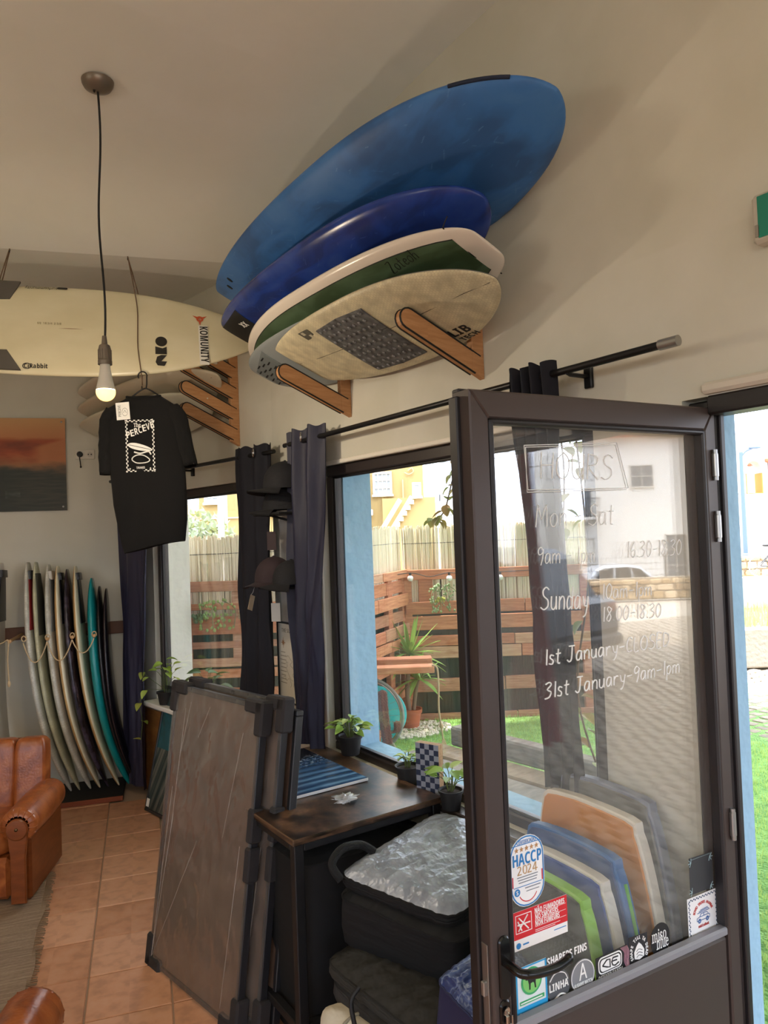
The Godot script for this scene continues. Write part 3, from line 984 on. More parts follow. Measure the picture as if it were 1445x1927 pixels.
	for k in 6:
		g.tube(smooth([Vector3(-0.378 + 0.004 * k, 0.758, 0), Vector3(-0.366 + 0.003 * k, 0.744, 0), Vector3(-0.368 + 0.003 * k, 0.726, 0), Vector3(-0.362 + 0.002 * k, 0.71, 0)], 3), 0.0007, 4)
	gpart("wave_lines", g, mat(col("d8a0b4"), 0.5), s)
	# dark sticker with a spade shape
	s = sticker(o, "black square sticker with a white leaf shape and curved lettering", PackedVector2Array([Vector2(-0.349, 0.705), Vector2(-0.287, 0.705), Vector2(-0.287, 0.768), Vector2(-0.349, 0.772)]), col("2b2b2e"))
	g = Geo.new()
	g.x = at_xy(-0.317, 0.732, z)
	g.prism(PackedVector2Array([Vector2(-0.016, -0.014), Vector2(-0.017, 0.001), Vector2(-0.008, 0.014), Vector2(0, 0.021), Vector2(0.008, 0.014), Vector2(0.017, 0.001), Vector2(0.016, -0.014), Vector2(0, -0.019)]), 0.0006)
	gpart("leaf_mark", g, wh, s)
	g = Geo.new()
	g.x = at_xy(-0.317, 0.728, z + 0.0006)
	for k in 3: g.tube(smooth([Vector3(-0.010, 0.006 - 0.007 * k, 0), Vector3(-0.002, 0.01 - 0.007 * k, 0), Vector3(0.01, 0.005 - 0.007 * k, 0)], 3), 0.0007, 4)
	gpart("leaf_veins", g, ink, s)
	var word := "SHAPE TILL TA DEAD"
	for i in word.length():
		if word[i] == " ": continue
		var a := deg_to_rad(205.0 - 230.0 * i / (word.length() - 1))
		write(s, word[i], 0.0082, Transform3D(Basis(Vector3.BACK, a - PI / 2), Vector3(-0.317 + cos(a) * 0.0265, 0.733 + sin(a) * 0.0315, z)), wh, 0.0, true)
	# round black sticker
	s = sticker(o, "round black sticker reading miso blue", pill(Vector2(-0.242, 0.7375), 0.066, 0.078, 0.0329), col("202022"))
	write(s, "miso", 0.027, at_xy(-0.247, 0.748, z), wh, 0.05, false, "lettering", "Droid Serif")
	write(s, "blue", 0.027, at_xy(-0.236, 0.7285, z), wh, 0.042, false, "lettering", "Droid Serif")
	g = Geo.new()
	g.x = at_xy(0, 0, z)
	g.tube(smooth([Vector3(-0.252, 0.709, 0), Vector3(-0.242, 0.706, 0), Vector3(-0.232, 0.7085, 0)], 3), 0.0006, 4)
	gpart("smile_line", g, wh, s)
	# dark square sticker whose code is left out
	s = sticker(o, "dark square sticker with pale corner marks near the hinge side", PackedVector2Array([Vector2(-0.126, 0.811), Vector2(-0.037, 0.809), Vector2(-0.039, 0.9), Vector2(-0.126, 0.902)]), col("3a3c40"))
	g = Geo.new()
	g.x = at_xy(0, 0, z)
	for q in [Vector2(-0.12, 0.817), Vector2(-0.048, 0.817), Vector2(-0.12, 0.89), Vector2(-0.048, 0.89)]:
		for k in 4:
			var a = k * 0.9 + q.x * 40.0
			g.tube([Vector3(q.x, q.y, 0), Vector3(q.x + cos(a) * 0.011, q.y + sin(a) * 0.011, 0)], 0.0009, 4)
	for k in 12:
		g.tube([Vector3(-0.116 + k * 0.006, 0.8965, 0), Vector3(-0.113 + k * 0.006, 0.8975, 0)], 0.0006, 4)
	gpart("corner_mark", g, mat(col("a9c4c9"), 0.5), s)
	# white square sticker with the chequered border
	s = sticker(o, "white square sticker with a chequered border and a loaded van", PackedVector2Array([Vector2(-0.139, 0.7015), Vector2(-0.025, 0.7015), Vector2(-0.026, 0.804), Vector2(-0.14, 0.804)]), col("f3f3f4"))
	g = Geo.new()
	var cx := -0.0825
	var cy := 0.7525
	for i in 19:
		for j in 2:
			if (i + j) % 2 == 0:
				var d := -0.052 + i * 0.0056
				rect(g, cx + d, cy + 0.0425 + j * 0.0028, cx + d + 0.0042, cy + 0.0453 + j * 0.0028, z)
				rect(g, cx + d, cy - 0.0453 - j * 0.0028, cx + d + 0.0042, cy - 0.0425 - j * 0.0028, z)
				if i < 16:
					rect(g, cx + 0.0485 + j * 0.0028, cy - 0.041 + i * 0.0053, cx + 0.0513 + j * 0.0028, cy - 0.0372 + i * 0.0053, z)
					rect(g, cx - 0.0513 - j * 0.0028, cy - 0.041 + i * 0.0053, cx - 0.0485 - j * 0.0028, cy - 0.0372 + i * 0.0053, z)
	gpart("chequered_border", g, mat(col("39506f"), 0.5), s)
	g = Geo.new()
	g.x = at_xy(cx, cy - 0.004, z)
	for q in [[[-24, -8], [-24, -1], [-14, 1], [-9, 8], [14, 8], [20, 1], [24, 0], [24, -8], [-24, -8]], [[-14, 1], [20, 1]], [[2, 8], [2, 1]], [[-22, 11], [22, 12]], [[-16, 14], [20, 16], [24, 12]], [[-10, 17], [18, 19]]]:
		var pts := []
		for e in q: pts.append(Vector3(e[0], e[1], 0) * 0.001)
		g.tube(pts, 0.0008, 5)
	for e in [-15, 15]:
		ring2(g, Vector2(e * 0.001, -0.009), 0.002, 0.006, 0)
	gpart("van_mark", g, mat(col("4a6ea6"), 0.5), s)
	word = "BOARD TRUNKS ALGARVE"
	for i in word.length():
		if word[i] == " ": continue
		var a := deg_to_rad(160.0 - 140.0 * i / (word.length() - 1))
		write(s, word[i], 0.0072, Transform3D(Basis(Vector3.BACK, a - PI / 2), Vector3(cx + cos(a) * 0.036, cy + sin(a) * 0.032 - 0.001, z)), mat(col("c0504d"), 0.5), 0.0, true)
	write(s, "rentals & surfboards", 0.007, at_xy(cx, cy - 0.026, z), mat(col("c0504d"), 0.5), 0.04)

# ---------------------------------------------------------------- curtains and their rods
func curtain(called_label: String, path: Array, y0: float, y1: float, m: Material, folds: float, amp: float, seed_: int, flare: float = 1.0, hold: Array = []) -> Node3D:
	# path: the line on the rod seen from above; the cloth waves across it
	var o := thing("curtain", called_label, "curtain", Vector3.ZERO)
	var a: Vector3 = path[0]
	var b: Vector3 = path[1]
	var along := (b - a)
	var nrm := Vector3(along.z, 0, -along.x).normalized()
	var rows := []
	var nz := noise(seed_, 0.9, 2)
	var NC := 90
	var NR := 40
	for r in NR + 1:
		var t := float(r) / NR
		var y := lerpf(y1, y0, t)
		var row := []
		var sq := lerpf(1.0, flare, smoothstep(0.0, 1.0, t))
		var shift := Vector3.ZERO
		if hold.size(): shift = (hold[0] as Vector3) * sin(t * PI * 0.5)
		for c in NC + 1:
			var s := float(c) / NC
			var w := sin(s * TAU * folds + nz.get_noise_2d(s * 2.0, t * 1.6) * 1.4) * amp * (1.0 - 0.25 * t) + nz.get_noise_2d(s * 6.0 + 20.0, t * 3.0) * amp * 0.6 * t
			var p: Vector3 = a + along * (0.5 + (s - 0.5) * sq) + nrm * w + shift
			p.y = y + (0.006 * sin(s * 40.0) if r == 0 else 0.0)
			row.append(p)
		rows.append(row)
	var g := Geo.new()
	g.grid(rows)
	# the back of the cloth, a little behind
	var back := []
	for row in rows:
		var q := []
		for p in row: q.append(p - nrm * 0.003)
		back.append(q)
	g.grid(back, false, false, [], true)
	gpart("cloth", g, m, o)
	return o

func eyelet(o: Node3D, at: Vector3, n: Vector3) -> void:
	var g := Geo.new()
	g.x = Transform3D(Basis.looking_at(n, Vector3.UP), at)
	var pts := []
	for i in 20:
		pts.append(Vector3(cos(TAU * i / 20) * 0.022, sin(TAU * i / 20) * 0.022, 0))
	g.tube(pts, 0.0035, 8, true)
	gpart("eyelet", g, M.chrome, o)

func curtains() -> void:
	var navy := bump(mat(col("0c0d1a"), 0.8).duplicate(), grey_noise(128, 31, 0.2, 3), 0.05)
	var navy2: StandardMaterial3D = navy.duplicate()
	navy2.albedo_color = col("191a33"); navy2.roughness = 0.6
	var purple: StandardMaterial3D = navy.duplicate()
	purple.albedo_color = col("2c2b42"); purple.roughness = 0.55
	# rods
	var g := Geo.new()
	g.tube([Vector3(1.7, 2.214, -1.17), Vector3(1.7, 2.206, -3.36)], 0.0115, 12)
	var o := thing("curtain_rod", "dark metal curtain rod above the near window, with its bare end by the doorway", "curtain rod")
	gpart("rod", g, M.dark_metal, o)
	g = Geo.new()
	g.tube([Vector3(1.7, 2.214, -1.13), Vector3(1.7, 2.214, -1.185)], 0.0145, 14)
	gpart("end_cap", g, M.steel, o)
	for z in [-1.5, -3.2]:
		g = Geo.new()
		g.box(Vector3(1.792, 2.2, z), Vector3(0.014, 0.07, 0.03), 0.003)
		g.tube([Vector3(1.79, 2.2, z), Vector3(1.71, 2.2, z), Vector3(1.695, 2.206, z)], 0.007, 8)
		gpart("bracket", g, M.dark_metal, o)
	o = thing("curtain_rod", "dark metal curtain rod above the far window, behind the shirt", "curtain rod")
	var p0 := BEND + FAR_N * 0.1 - FAR_D * 0.16
	var p1 := BEND + FAR_N * 0.1 + FAR_D * 1.98
	g = Geo.new()
	g.tube([p0 + Vector3.UP * 2.197, p1 + Vector3.UP * 2.2], 0.0115, 12)
	gpart("rod", g, M.dark_metal, o)
	g = Geo.new()
	var q := BEND + FAR_D * 0.9 + Vector3.UP * 2.19
	g.box(q, Vector3(0.03, 0.07, 0.03), 0.003)
	g.tube([q, q + FAR_N * 0.1], 0.007, 8)
	gpart("bracket", g, M.dark_metal, o)
	# four hanging cloths
	o = curtain("long navy curtain just left of the table window, nearest the hat rack", [Vector3(1.69, 0, -3.31), Vector3(1.69, 0, -2.97)], 0.765, 2.262, navy2, 2.2, 0.03, 1, 0.75, [Vector3(-0.02, 0, -0.02)])
	eyelet(o, Vector3(1.655, 2.213, -3.1), Vector3(1, 0, 0.4))
	var c0 := BEND + FAR_N * 0.11
	o = curtain("black navy curtain right of the hanging shirt, in front of the far window", [c0 + FAR_D * 0.20, c0 - FAR_D * 0.13], 0.6, 2.245, navy, 2.5, 0.026, 2, 0.95, [Vector3(-0.005, 0, -0.03)])
	eyelet(o, c0 + FAR_N * 0.035 - FAR_D * 0.03 + Vector3.UP * 2.2, Vector3(1, 0, 0.3))
	curtain("purple navy curtain in the back corner beside the standing boards", [c0 + FAR_D * 1.80, c0 + FAR_D * 1.31], 0.07, 2.24, purple, 1.6, 0.028, 3, 0.72, [FAR_D * 0.10])
	curtain("navy curtain gathered behind the open door, its top showing over the frame", [Vector3(1.69, 0, -1.73), Vector3(1.69, 0, -1.555)], 0.93, 2.25, navy, 4.0, 0.03, 4, 0.95, [Vector3(0.06, 0, 0)])

# ---------------------------------------------------------------- pendant lamp
func lamps() -> void:
	pendant("bare warm bulb hanging on a black cord from the ceiling", Vector3(0.729, 3.53, -2.92), 2.325, 0.45)
	added_globe_lamp("added white paper globe fill lamp hanging behind the viewer", Vector3(-0.9, 3.56, 1.3), 2.5, 0.52)
	added_globe_lamp("added white paper globe fill lamp hanging left of the armchairs", Vector3(-2.3, 3.56, -2.0), 2.5, 0.52)
	added_globe_lamp("added white paper globe fill lamp hanging by the added front window", Vector3(-1.6, 3.56, 3.4), 2.5, 0.42)

func added_globe_lamp(label: String, at: Vector3, yb: float, e: float) -> void:  # unseen lamp, added to fill the room with soft light
	var o := thing("added_globe_lamp", label, "lamp", at, Basis(), "added globe fill lamps")
	var g := Geo.new()
	g.tube([Vector3.ZERO, Vector3(0, yb - at.y + 0.2, 0)], 0.004, 6)
	gpart("cord", g, M.black, o)
	g = Geo.new()
	g.ball(Vector3(0, yb - at.y, 0), Vector3.ONE * 0.2, 14, 24)
	var m := StandardMaterial3D.new()
	m.albedo_color = col("f4ead8"); m.emission_enabled = true; m.emission = col("ffe2b0"); m.emission_energy_multiplier = 1.5
	gpart("added_globe", g, m, o)
	omni("added_globe_light", o, Vector3(0, yb - at.y, 0), e, 0.18, Color(1.0, 0.985, 0.9))

func pendant(label: String, at: Vector3, yb: float, e: float) -> void:
	var o := thing("pendant_lamp", label, "lamp", at, Basis(), "")
	var g := Geo.new()
	g.lathe([Vector2(0.0, -0.042), Vector2(0.012, -0.042), Vector2(0.03, -0.036), Vector2(0.05, -0.026), Vector2(0.058, -0.012), Vector2(0.06, 0.0)], 32)
	gpart("canopy", g, M.gunmetal, o)
	g = Geo.new()
	g.tube(smooth([Vector3(-0.012, -0.04, 0.006), Vector3(-0.016, -0.052, 0.01), Vector3(-0.02, -0.045, 0.014)], 4), 0.003, 6)
	gpart("cord_grip", g, M.dark_metal, o)
	var d := yb - at.y      # local height of the bulb's middle
	g = Geo.new()
	var pts := []
	for i in 25:
		var t := i / 24.0
		pts.append(Vector3(0.006 * sin(t * 9.0), lerpf(-0.04, d + 0.20, t), 0.006 * cos(t * 7.0) - 0.006))
	g.tube(pts, 0.0042, 8)
	gpart("cord", g, M.black, o)
	g = Geo.new()
	g.lathe([Vector2(0.0, d + 0.105), Vector2(0.026, d + 0.105), Vector2(0.026, d + 0.12), Vector2(0.023, d + 0.122), Vector2(0.023, d + 0.165), Vector2(0.02, d + 0.178), Vector2(0.011, d + 0.185), Vector2(0.008, d + 0.215), Vector2(0.0, d + 0.216)], 24)
	for k in 14:
		var a := TAU * k / 14
		g.box(Vector3(cos(a) * 0.0235, d + 0.143, sin(a) * 0.0235), Vector3(0.004, 0.038, 0.004), 0.001, Basis(Vector3.UP, -a))
	gpart("socket", g, M.gunmetal, o)
	g = Geo.new()
	g.lathe([Vector2(0.018, d + 0.106), Vector2(0.02, d + 0.085), Vector2(0.026, d + 0.05), Vector2(0.0335, d + 0.018), Vector2(0.0345, d + 0.008)], 28)
	gpart("bulb_base", g, mat(col("dcd6c8"), 0.5), o)
	g = Geo.new()
	var prof := [Vector2(0.0, d - 0.0355)]
	for i in range(1, 13):
		var a := -PI / 2 + (PI / 2 + 0.18) * i / 12.0
		prof.append(Vector2(cos(a) * 0.036, d + sin(a) * 0.036 + 0.0005))
	g.lathe(prof, 28)
	var m := StandardMaterial3D.new()
	m.albedo_color = col("fff2d8"); m.emission_enabled = true; m.emission = col("ffc670"); m.emission_energy_multiplier = 2.2
	gpart("bulb_globe", g, m, o)
	omni("bulb_light", o, Vector3(0, d - 0.008, 0), e, 0.03, Color(1.0, 0.92, 0.80))

# ---------------------------------------------------------------- surfboards
# own axes: z from tail (-L/2) to nose (+L/2), x across, y up out of the deck
func spow(v: float, e: float) -> float:
	return signf(v) * pow(absf(v), e)

func half_width(p: Dictionary, t: float) -> float:
	var tm: float = p.get("tm", 0.47)
	var hw: float = p.W / 2.0
	if t >= tm:
		var s := (t - tm) / (1.0 - tm)
		return hw * pow(maxf(1.0 - pow(s, p.get("pn", 2.2)), 0.0), p.get("qn", 0.75))
	var k: float = p.get("k", 0.3)
	var s := (tm - t) / tm
	return hw * (k + (1.0 - k) * pow(maxf(1.0 - pow(s, p.get("pt", 2.4)), 0.0), p.get("qt", 0.8)))

func thick(p: Dictionary, t: float) -> float:
	return p.th * pow(maxf(1.0 - pow(absf(t - 0.5) * 2.0, 3.0), 0.0), 0.6) * 0.88 + p.th * 0.12

func rocker(p: Dictionary, t: float) -> float:
	var a: float = p.get("rn", 0.08) * pow(maxf((t - 0.45) / 0.55, 0.0), 2.2)
	return a + p.get("rt", 0.03) * pow(maxf((0.45 - t) / 0.45, 0.0), 2.0)

func board_y(p: Dictionary, x: float, z: float, side: float) -> float:
	var t: float = z / p.L + 0.5
	var hw := maxf(half_width(p, t), 1e-4)
	var c := pow(clampf(absf(x) / hw, 0.0, 1.0), 1.0 / p.get("cx", 0.7))
	return rocker(p, t) + side * thick(p, t) / 2.0 * pow(sqrt(maxf(1.0 - c * c, 0.0)), p.get("cy", 0.9))

func surfboard(o: Node3D, p: Dictionary, deck: Material, bottom: Material) -> void:
	var NR := 56
	var NH := 14
	var rows := []
	var uvs := []
	for r in range(-1, NR + 2):
		var q := clampf(float(r) / NR, 0.0, 1.0)
		var t := 0.5 - 0.5 * cos(PI * q)
		if r == NR + 1 or r == NR: t = 1.0
		var hw := half_width(p, t)
		if r >= NR: hw = 0.0006
		var th := thick(p, t)
		if r < 0: th *= 0.05; hw *= 0.97
		var row := []
		var uv := []
		for j in NH * 2:
			var a := PI * j / NH
			var pt := Vector3(hw * spow(cos(a), p.get("cx", 0.7)), rocker(p, t) + th / 2.0 * spow(sin(a), p.get("cy", 0.9)), (t - 0.5) * p.L)
			if r == NR + 1: pt.z += 0.0004; pt.y = rocker(p, t)
			row.append(pt)
			uv.append(Vector2(pt.x / p.W + 0.5, 0.5 - pt.z / p.L))
		rows.append(row); uvs.append(uv)
	var full := Geo.new()
	full.grid(rows, true, false, uvs, true)
	var top := Geo.new()
	var bot := Geo.new()
	for g in [top, bot]:
		g.v = full.v; g.n = full.n; g.u = full.u
	var C := NH * 2
	for r in rows.size() - 1:
		for c in C:
			var at := (r * C + c) * 6
			(top if c < NH else bot).ix.append_array(full.ix.slice(at, at + 6))
	gpart("deck", top, deck, o)
	gpart("bottom", bot, bottom, o)

func pad_on(o: Node3D, p: Dictionary, called: String, z0: float, z1: float, wf: Callable, m: Material, side: float, th: float = 0.004, label: String = "") -> MeshInstance3D:
	# a sheet stuck on one side of a board; wf(t) gives [left, right] across
	var rows := []
	for r in 31:
		var t := r / 30.0
		var z := lerpf(z0, z1, t)
		var e: Array = wf.call(t)
		var row := []
		for c in 13:
			var x := lerpf(e[0], e[1], c / 12.0)
			row.append(Vector3(x, board_y(p, x, z, side) + side * th, z))
		# turned down edges
		row.push_front(Vector3(row[0].x, row[0].y - side * th, row[0].z)); row.append(Vector3(row[-1].x, row[-1].y - side * th, row[-1].z))
		rows.append(row)
	var first := []
	for q in rows[0]: first.append(q - Vector3(0, side * th, 0))
	var last := []
	for q in rows[-1]: last.append(q - Vector3(0, side * th, 0))
	rows.push_front(first); rows.append(last)
	var g := Geo.new()
	g.grid(rows, false, false, [], side < 0)
	return gpart(called, g, m, o, label)

func fin(o: Node3D, p: Dictionary, x: float, z: float, side: float, h: float, m: Material, cant: float = 0.0) -> void:
	var g := Geo.new()
	var b := h * 0.95
	var pg := PackedVector2Array([Vector2(0, 0), Vector2(-b, 0), Vector2(-b * 0.95, h * 0.3), Vector2(-b * 1.05, h * 0.7), Vector2(-b * 1.25, h), Vector2(-b * 0.9, h * 0.9), Vector2(-b * 0.45, h * 0.55)])
	# own x,y of the fin: x towards the nose, y away from the board
	g.x = Transform3D(Basis(Vector3(0, 0, 1), Vector3(sin(cant), side * cos(cant), 0), Vector3(0, 0, 1).cross(Vector3(sin(cant), side * cos(cant), 0))), Vector3(x, board_y(p, x, z, side) - side * 0.004, z))
	g.prism(pg, 0.007, 0.0025)
	gpart("fin", g, m, o)

func on_board(p: Dictionary, x: float, z: float, side: float, turn: float, lift: float = 0.0012) -> Transform3D:
	# x,y plane of the result lies on the board, facing out of it
	var e := 0.004
	var sx := (board_y(p, x + e, z, side) - board_y(p, x - e, z, side)) / (2.0 * e)
	var sz := (board_y(p, x, z + e, side) - board_y(p, x, z - e, side)) / (2.0 * e)
	var zz := (Vector3(-sx, 1, -sz) * side).normalized()
	var xx := Vector3(1, 0, 0).rotated(Vector3(0, side, 0), turn)
	xx = (xx - zz * xx.dot(zz)).normalized()
	return Transform3D(Basis(xx, zz.cross(xx), zz), Vector3(x, board_y(p, x, z, side) + side * lift, z))

func line_on(o: Node3D, p: Dictionary, called: String, pts: Array, rad: float, m: Material, side: float, lift: float = 0.0) -> void:
	var q := []
	for e in pts: q.append(Vector3(e.x, board_y(p, e.x, e.y, side) + side * lift, e.y))
	var g := Geo.new()
	g.tube(q, rad, 5)
	gpart(called, g, m, o)

# ---------------------------------------------------------------- racks
const ARM := 0.4014   # slope of the rack arms: 23 degrees
func rack(label: String, f: Transform3D, heights: Array, label_group: String) -> Node3D:
	# own axes: x out of the wall, y up, z along the wall
	var o := thing("board_rack", label, "board rack", f.origin, f.basis, label_group)
	var g := Geo.new()
	var top: float = heights[-1] + 0.19
	g.x = at_xy(0, 0, 0)
	g.prism(PackedVector2Array([Vector2(0, 2.285), Vector2(0.055, 2.31), Vector2(0.055, top), Vector2(0.0, top)]), 0.03, 0.003)
	gpart("back_plate", g, M.ply, o)
	var c := cos(ARM)
	var s := sin(ARM)
	for h in heights:
		var pg := PackedVector2Array()
		var A := Vector2(0.03, h - 0.064 + 0.03 * s / c)
		var d := Vector2(c, s)
		var n := Vector2(-s, c)
		var B := A + d * 0.325
		pg.append(A - n * 0.034)
		for i in 9:
			var a := -PI / 2 + PI * i / 8.0
			pg.append(B + d * cos(a) * 0.034 + n * sin(a) * 0.034)
		pg.append(A + n * 0.034)
		g = Geo.new()
		g.prism(pg, 0.029, 0.003)
		var am := gpart("arm", g, M.ply, o)
		# black foam along the edge
		g = Geo.new()
		var path := []
		for i in pg.size():
			path.append(Vector3(pg[i].x, pg[i].y, 0))
		for sgn in [-1.0, 1.0]:
			g.x = at_xy(0, 0, sgn * 0.0135)
			g.tube(path, 0.0036, 5)
		g.x = Transform3D()
		gpart("edge_foam", g, M.black, am)
	return o

func blue_foam(a: Color, b: Color, seed_: int, rough: float) -> StandardMaterial3D:
	var im := noise_image(256, 512, seed_, 2.2, 5.0, [[0.25, b], [0.6, a], [0.85, a.lightened(0.05)]], 0.6)
	var f := noise(seed_ + 3, 0.05, 4)
	rng.seed = seed_
	for k in 260:    # scuffs
		var x := rng.randi_range(20, 236)
		var y := rng.randi_range(40, 470)
		var l := rng.randi_range(3, 16)
		var dx := rng.randf_range(-1, 1)
		var cc := a.lightened(rng.randf_range(0.08, 0.3))
		if f.get_noise_2d(x, y) < 0.05: continue
		for i in l:
			var q := Vector2i(clampi(x + int(dx * i), 0, 255), clampi(y + i / 2, 0, 511))
			im.set_pixelv(q, im.get_pixelv(q).lerp(cc, 0.5))
	return mapped(im, rough)

func hex_image(w: int, h: int, a: Color, b: Color, cell: float, edge: Color, border: float) -> Image:
	var im := Image.create(w, h, false, Image.FORMAT_RGB8)
	var f := noise(77, 0.012, 4)
	for y in h:
		for x in w:
			# distance to the edge of the hexagon this point is in
			var best := 1e9
			var second := 1e9
			var r := int(round(y / (cell * 0.866)))
			for dr in [-1, 0, 1]:
				var ry: float = (r + dr) * cell * 0.866
				var off: float = 0.5 * cell if (r + dr) % 2 != 0 else 0.0
				var cc: float = round((x - off) / cell)
				for dc in [-1, 0, 1]:
					var d := Vector2(x, y).distance_to(Vector2((cc + dc) * cell + off, ry))
					if d < best: second = best; best = d
					elif d < second: second = d
			var t := clampf((second - best) / (cell * 0.14), 0.0, 1.0)
			var dirt := clampf(f.get_noise_2d(x, y) * 0.8 + 0.4, 0.0, 1.0)
			im.set_pixel(x, y, b.lerp(a.lerp(a.darkened(0.18), dirt), t))
	return im

func boards_on_near_rack() -> void:
	var hs := [2.385]
	rack("plywood wall rack bracket nearest the doorway, its arm across the honeycomb board", Transform3D(Basis(Vector3(-1, 0, 0), Vector3.UP, Vector3(0, 0, -1)), Vector3(WX, 0, -1.985)), hs, "")
	rack("plywood wall rack bracket near the curtains, under the tail of the honeycomb board", Transform3D(Basis(Vector3(-1, 0, 0), Vector3.UP, Vector3(0, 0, -1)), Vector3(WX, 0, -2.885)), hs, "")
	var a := Vector3(-cos(ARM), sin(ARM), 0)
	var up := Vector3(sin(ARM), cos(ARM), 0)
	var org := Vector3(1.742, 0, 0)
	# place(y of the supporting plane, centre across, thickness, z of the middle, nose towards the camera, deck down)
	var place := func(y0: float, s: float, th: float, zm: float, fwd: float, down: bool) -> Transform3D:
		var Z := Vector3(0, 0, fwd)
		var Y := -up if down else up
		var X := Y.cross(Z)
		return Transform3D(Basis(X, Y, Z), org + Vector3(0, y0, 0) + a * s + up * (th / 2.0) + Vector3(0, 0, zm))
	# honeycomb wakesurf board, deck down
	var p := {"L": 1.24, "W": 0.435, "th": 0.05, "tm": 0.46, "pn": 2.6, "qn": 0.62, "k": 0.62, "pt": 2.2, "qt": 0.8, "rn": -0.02, "rt": -0.01, "cx": 0.55}
	var t: Transform3D = place.call(2.385, 0.215, 0.05, -2.265, 1.0, true)
	var o := thing("surfboard", "cream honeycomb patterned board with a grey studded pad, lowest on the near rack", "surfboard", t.origin, t.basis)
	var hex := mapped(hex_image(512, 1450, col("d9cfae"), col("b3a688"), 14.0, col("8f8a80"), 0.05), 0.5)
	surfboard(o, p, hex, mat(col("6f6d69"), 0.5))
	var grey := mapped(noise_image(128, 128, 91, 8, 8, [[0.2, col("4a4a4c")], [0.8, col("6a6a6b")]]), 0.8)
	# which way is +x: towards the wall or out of it
	var q: float = 1.0 if t.basis.x.x < 0 else -1.0
	pad_on(o, p, "traction_pad", -0.21, 0.11, func(u): return [(-0.165 + 0.02 * absf(u - 0.5)) * 1.0, 0.165 - 0.02 * absf(u - 0.5)], grey, 1.0, 0.004, "grey studded traction pad")
	var g := Geo.new()
	for i in 9:
		for j in 9:
			var x := -0.142 + 0.0355 * i
			var z := -0.19 + 0.0345 * j + (0.017 if i % 2 else 0.0)
			if z > 0.1: continue
			g.x = Transform3D(Basis().rotated(Vector3.UP, (i + j) * 0.7), Vector3(x, board_y(p, x, z, 1.0) + 0.004, z))
			g.box(Vector3(0, 0.002, 0), Vector3(0.014, 0.006, 0.014), 0.003)
	gpart("studs", g, mat(col("77777a"), 0.7), o).set_meta("kind", "stuff")
	line_on(o, p, "groove", [Vector2(-0.165, -0.05), Vector2(0.165, -0.05)], 0.0015, M.black, 1.0, 0.004)
	line_on(o, p, "stringer_line", [Vector2(0.02, -0.59), Vector2(0.02, -0.4), Vector2(0.02, -0.21)], 0.0013, M.black, 1.0)
	line_on(o, p, "stringer_line", [Vector2(0.02, 0.11), Vector2(0.02, 0.3), Vector2(0.015, 0.5), Vector2(0.0, 0.6)], 0.0013, M.black, 1.0)
	line_on(o, p, "groove", [Vector2(0.035, -0.21), Vector2(0.035, 0.11)], 0.0013, M.black, 1.0, 0.004)
	write(o, "LIB", 0.042, on_board(p, -0.12 * q, 0.33, 1.0, -PI / 2 * q), M.black, 0.09, true)
	write(o, "TECH", 0.028, on_board(p, -0.165 * q, 0.335, 1.0, -PI / 2 * q), M.black, 0.085, true)
	g = Geo.new()
	g.box(Vector3(0.155 * q, board_y(p, 0.155, -0.28, 1.0) + 0.001, -0.28), Vector3(0.05, 0.0015, 0.07))
	gpart("decal", g, mat(col("57534a"), 0.6), o)
	for s in [[0.012, -0.012, 0.018], [-0.012, 0.012, 0.016]]:
		g = Geo.new()
		g.box(Vector3(0.155 * q + s[0], board_y(p, 0.155, -0.28, 1.0) + 0.002, -0.28 + s[1]), Vector3(s[2], 0.0012, s[2]))
		gpart("decal_mark", g, mat(col("b8b09a"), 0.6), o)
	# grey grooved skim board, peeping out behind the tail of the first
	p = {"L": 1.2, "W": 0.40, "th": 0.03, "tm": 0.5, "pn": 2.6, "qn": 0.6, "k": 0.3, "pt": 2.4, "qt": 0.6, "rn": -0.01, "rt": -0.01}
	t = place.call(2.445, 0.175, 0.03, -2.735, 1.0, true)
	o = thing("skimboard", "small grey board with a ribbed pad sticking out past the honeycomb board's tail", "skimboard", t.origin, t.basis)
	surfboard(o, p, mat(col("8d9496"), 0.5), mat(col("777d80"), 0.5))
	pad_on(o, p, "traction_pad", -0.56, -0.30, func(u): return [-0.06 - 0.1 * u, 0.06 + 0.1 * u], mat(col("6b7274"), 0.8), 1.0, 0.004, "grey pad with black grooves")
	g = Geo.new()
	for i in 8:
		for j in 4:
			var x := -0.13 + 0.036 * i
			var z := -0.53 + j * 0.055
			if absf(x) > 0.07 + 0.09 * (z + 0.56) / 0.26: continue
			g.x = Transform3D(Basis(Vector3.UP, 0.25), Vector3(x, board_y(p, x, z, 1.0) + 0.005, z))
			g.box(Vector3.ZERO, Vector3(0.006, 0.002, 0.04))
	gpart("grooves", g, M.black, o)
	# green deck with a white rim
	p = {"L": 1.74, "W": 0.445, "th": 0.062, "tm": 0.5, "pn": 2.3, "qn": 0.8, "k": 0.26, "pt": 2.6, "qt": 0.55, "rn": -0.03, "rt": -0.015, "cx": 0.6}
	t = place.call(2.50, 0.215, 0.062, -2.54, -1.0, true)
	o = thing("surfboard", "white railed surfboard with a green deck and black pinline, second from the bottom", "surfboard", t.origin, t.basis)
	surfboard(o, p, mat(col("e6ddd2"), 0.25), mat(col("e6ddd2"), 0.25))
	var gm := mapped(noise_image(128, 512, 17, 1.5, 6, [[0.2, col("41543a")], [0.8, col("587056")]], 0.8), 0.32)
	pad_on(o, p, "green_panel", -0.80, 0.78, func(u): 
		var z := lerpf(-0.80, 0.78, u)
		var hw := maxf(half_width(p, z / p.L + 0.5) - 0.042, 0.006)
		return [-hw, hw], gm, 1.0, 0.0016)
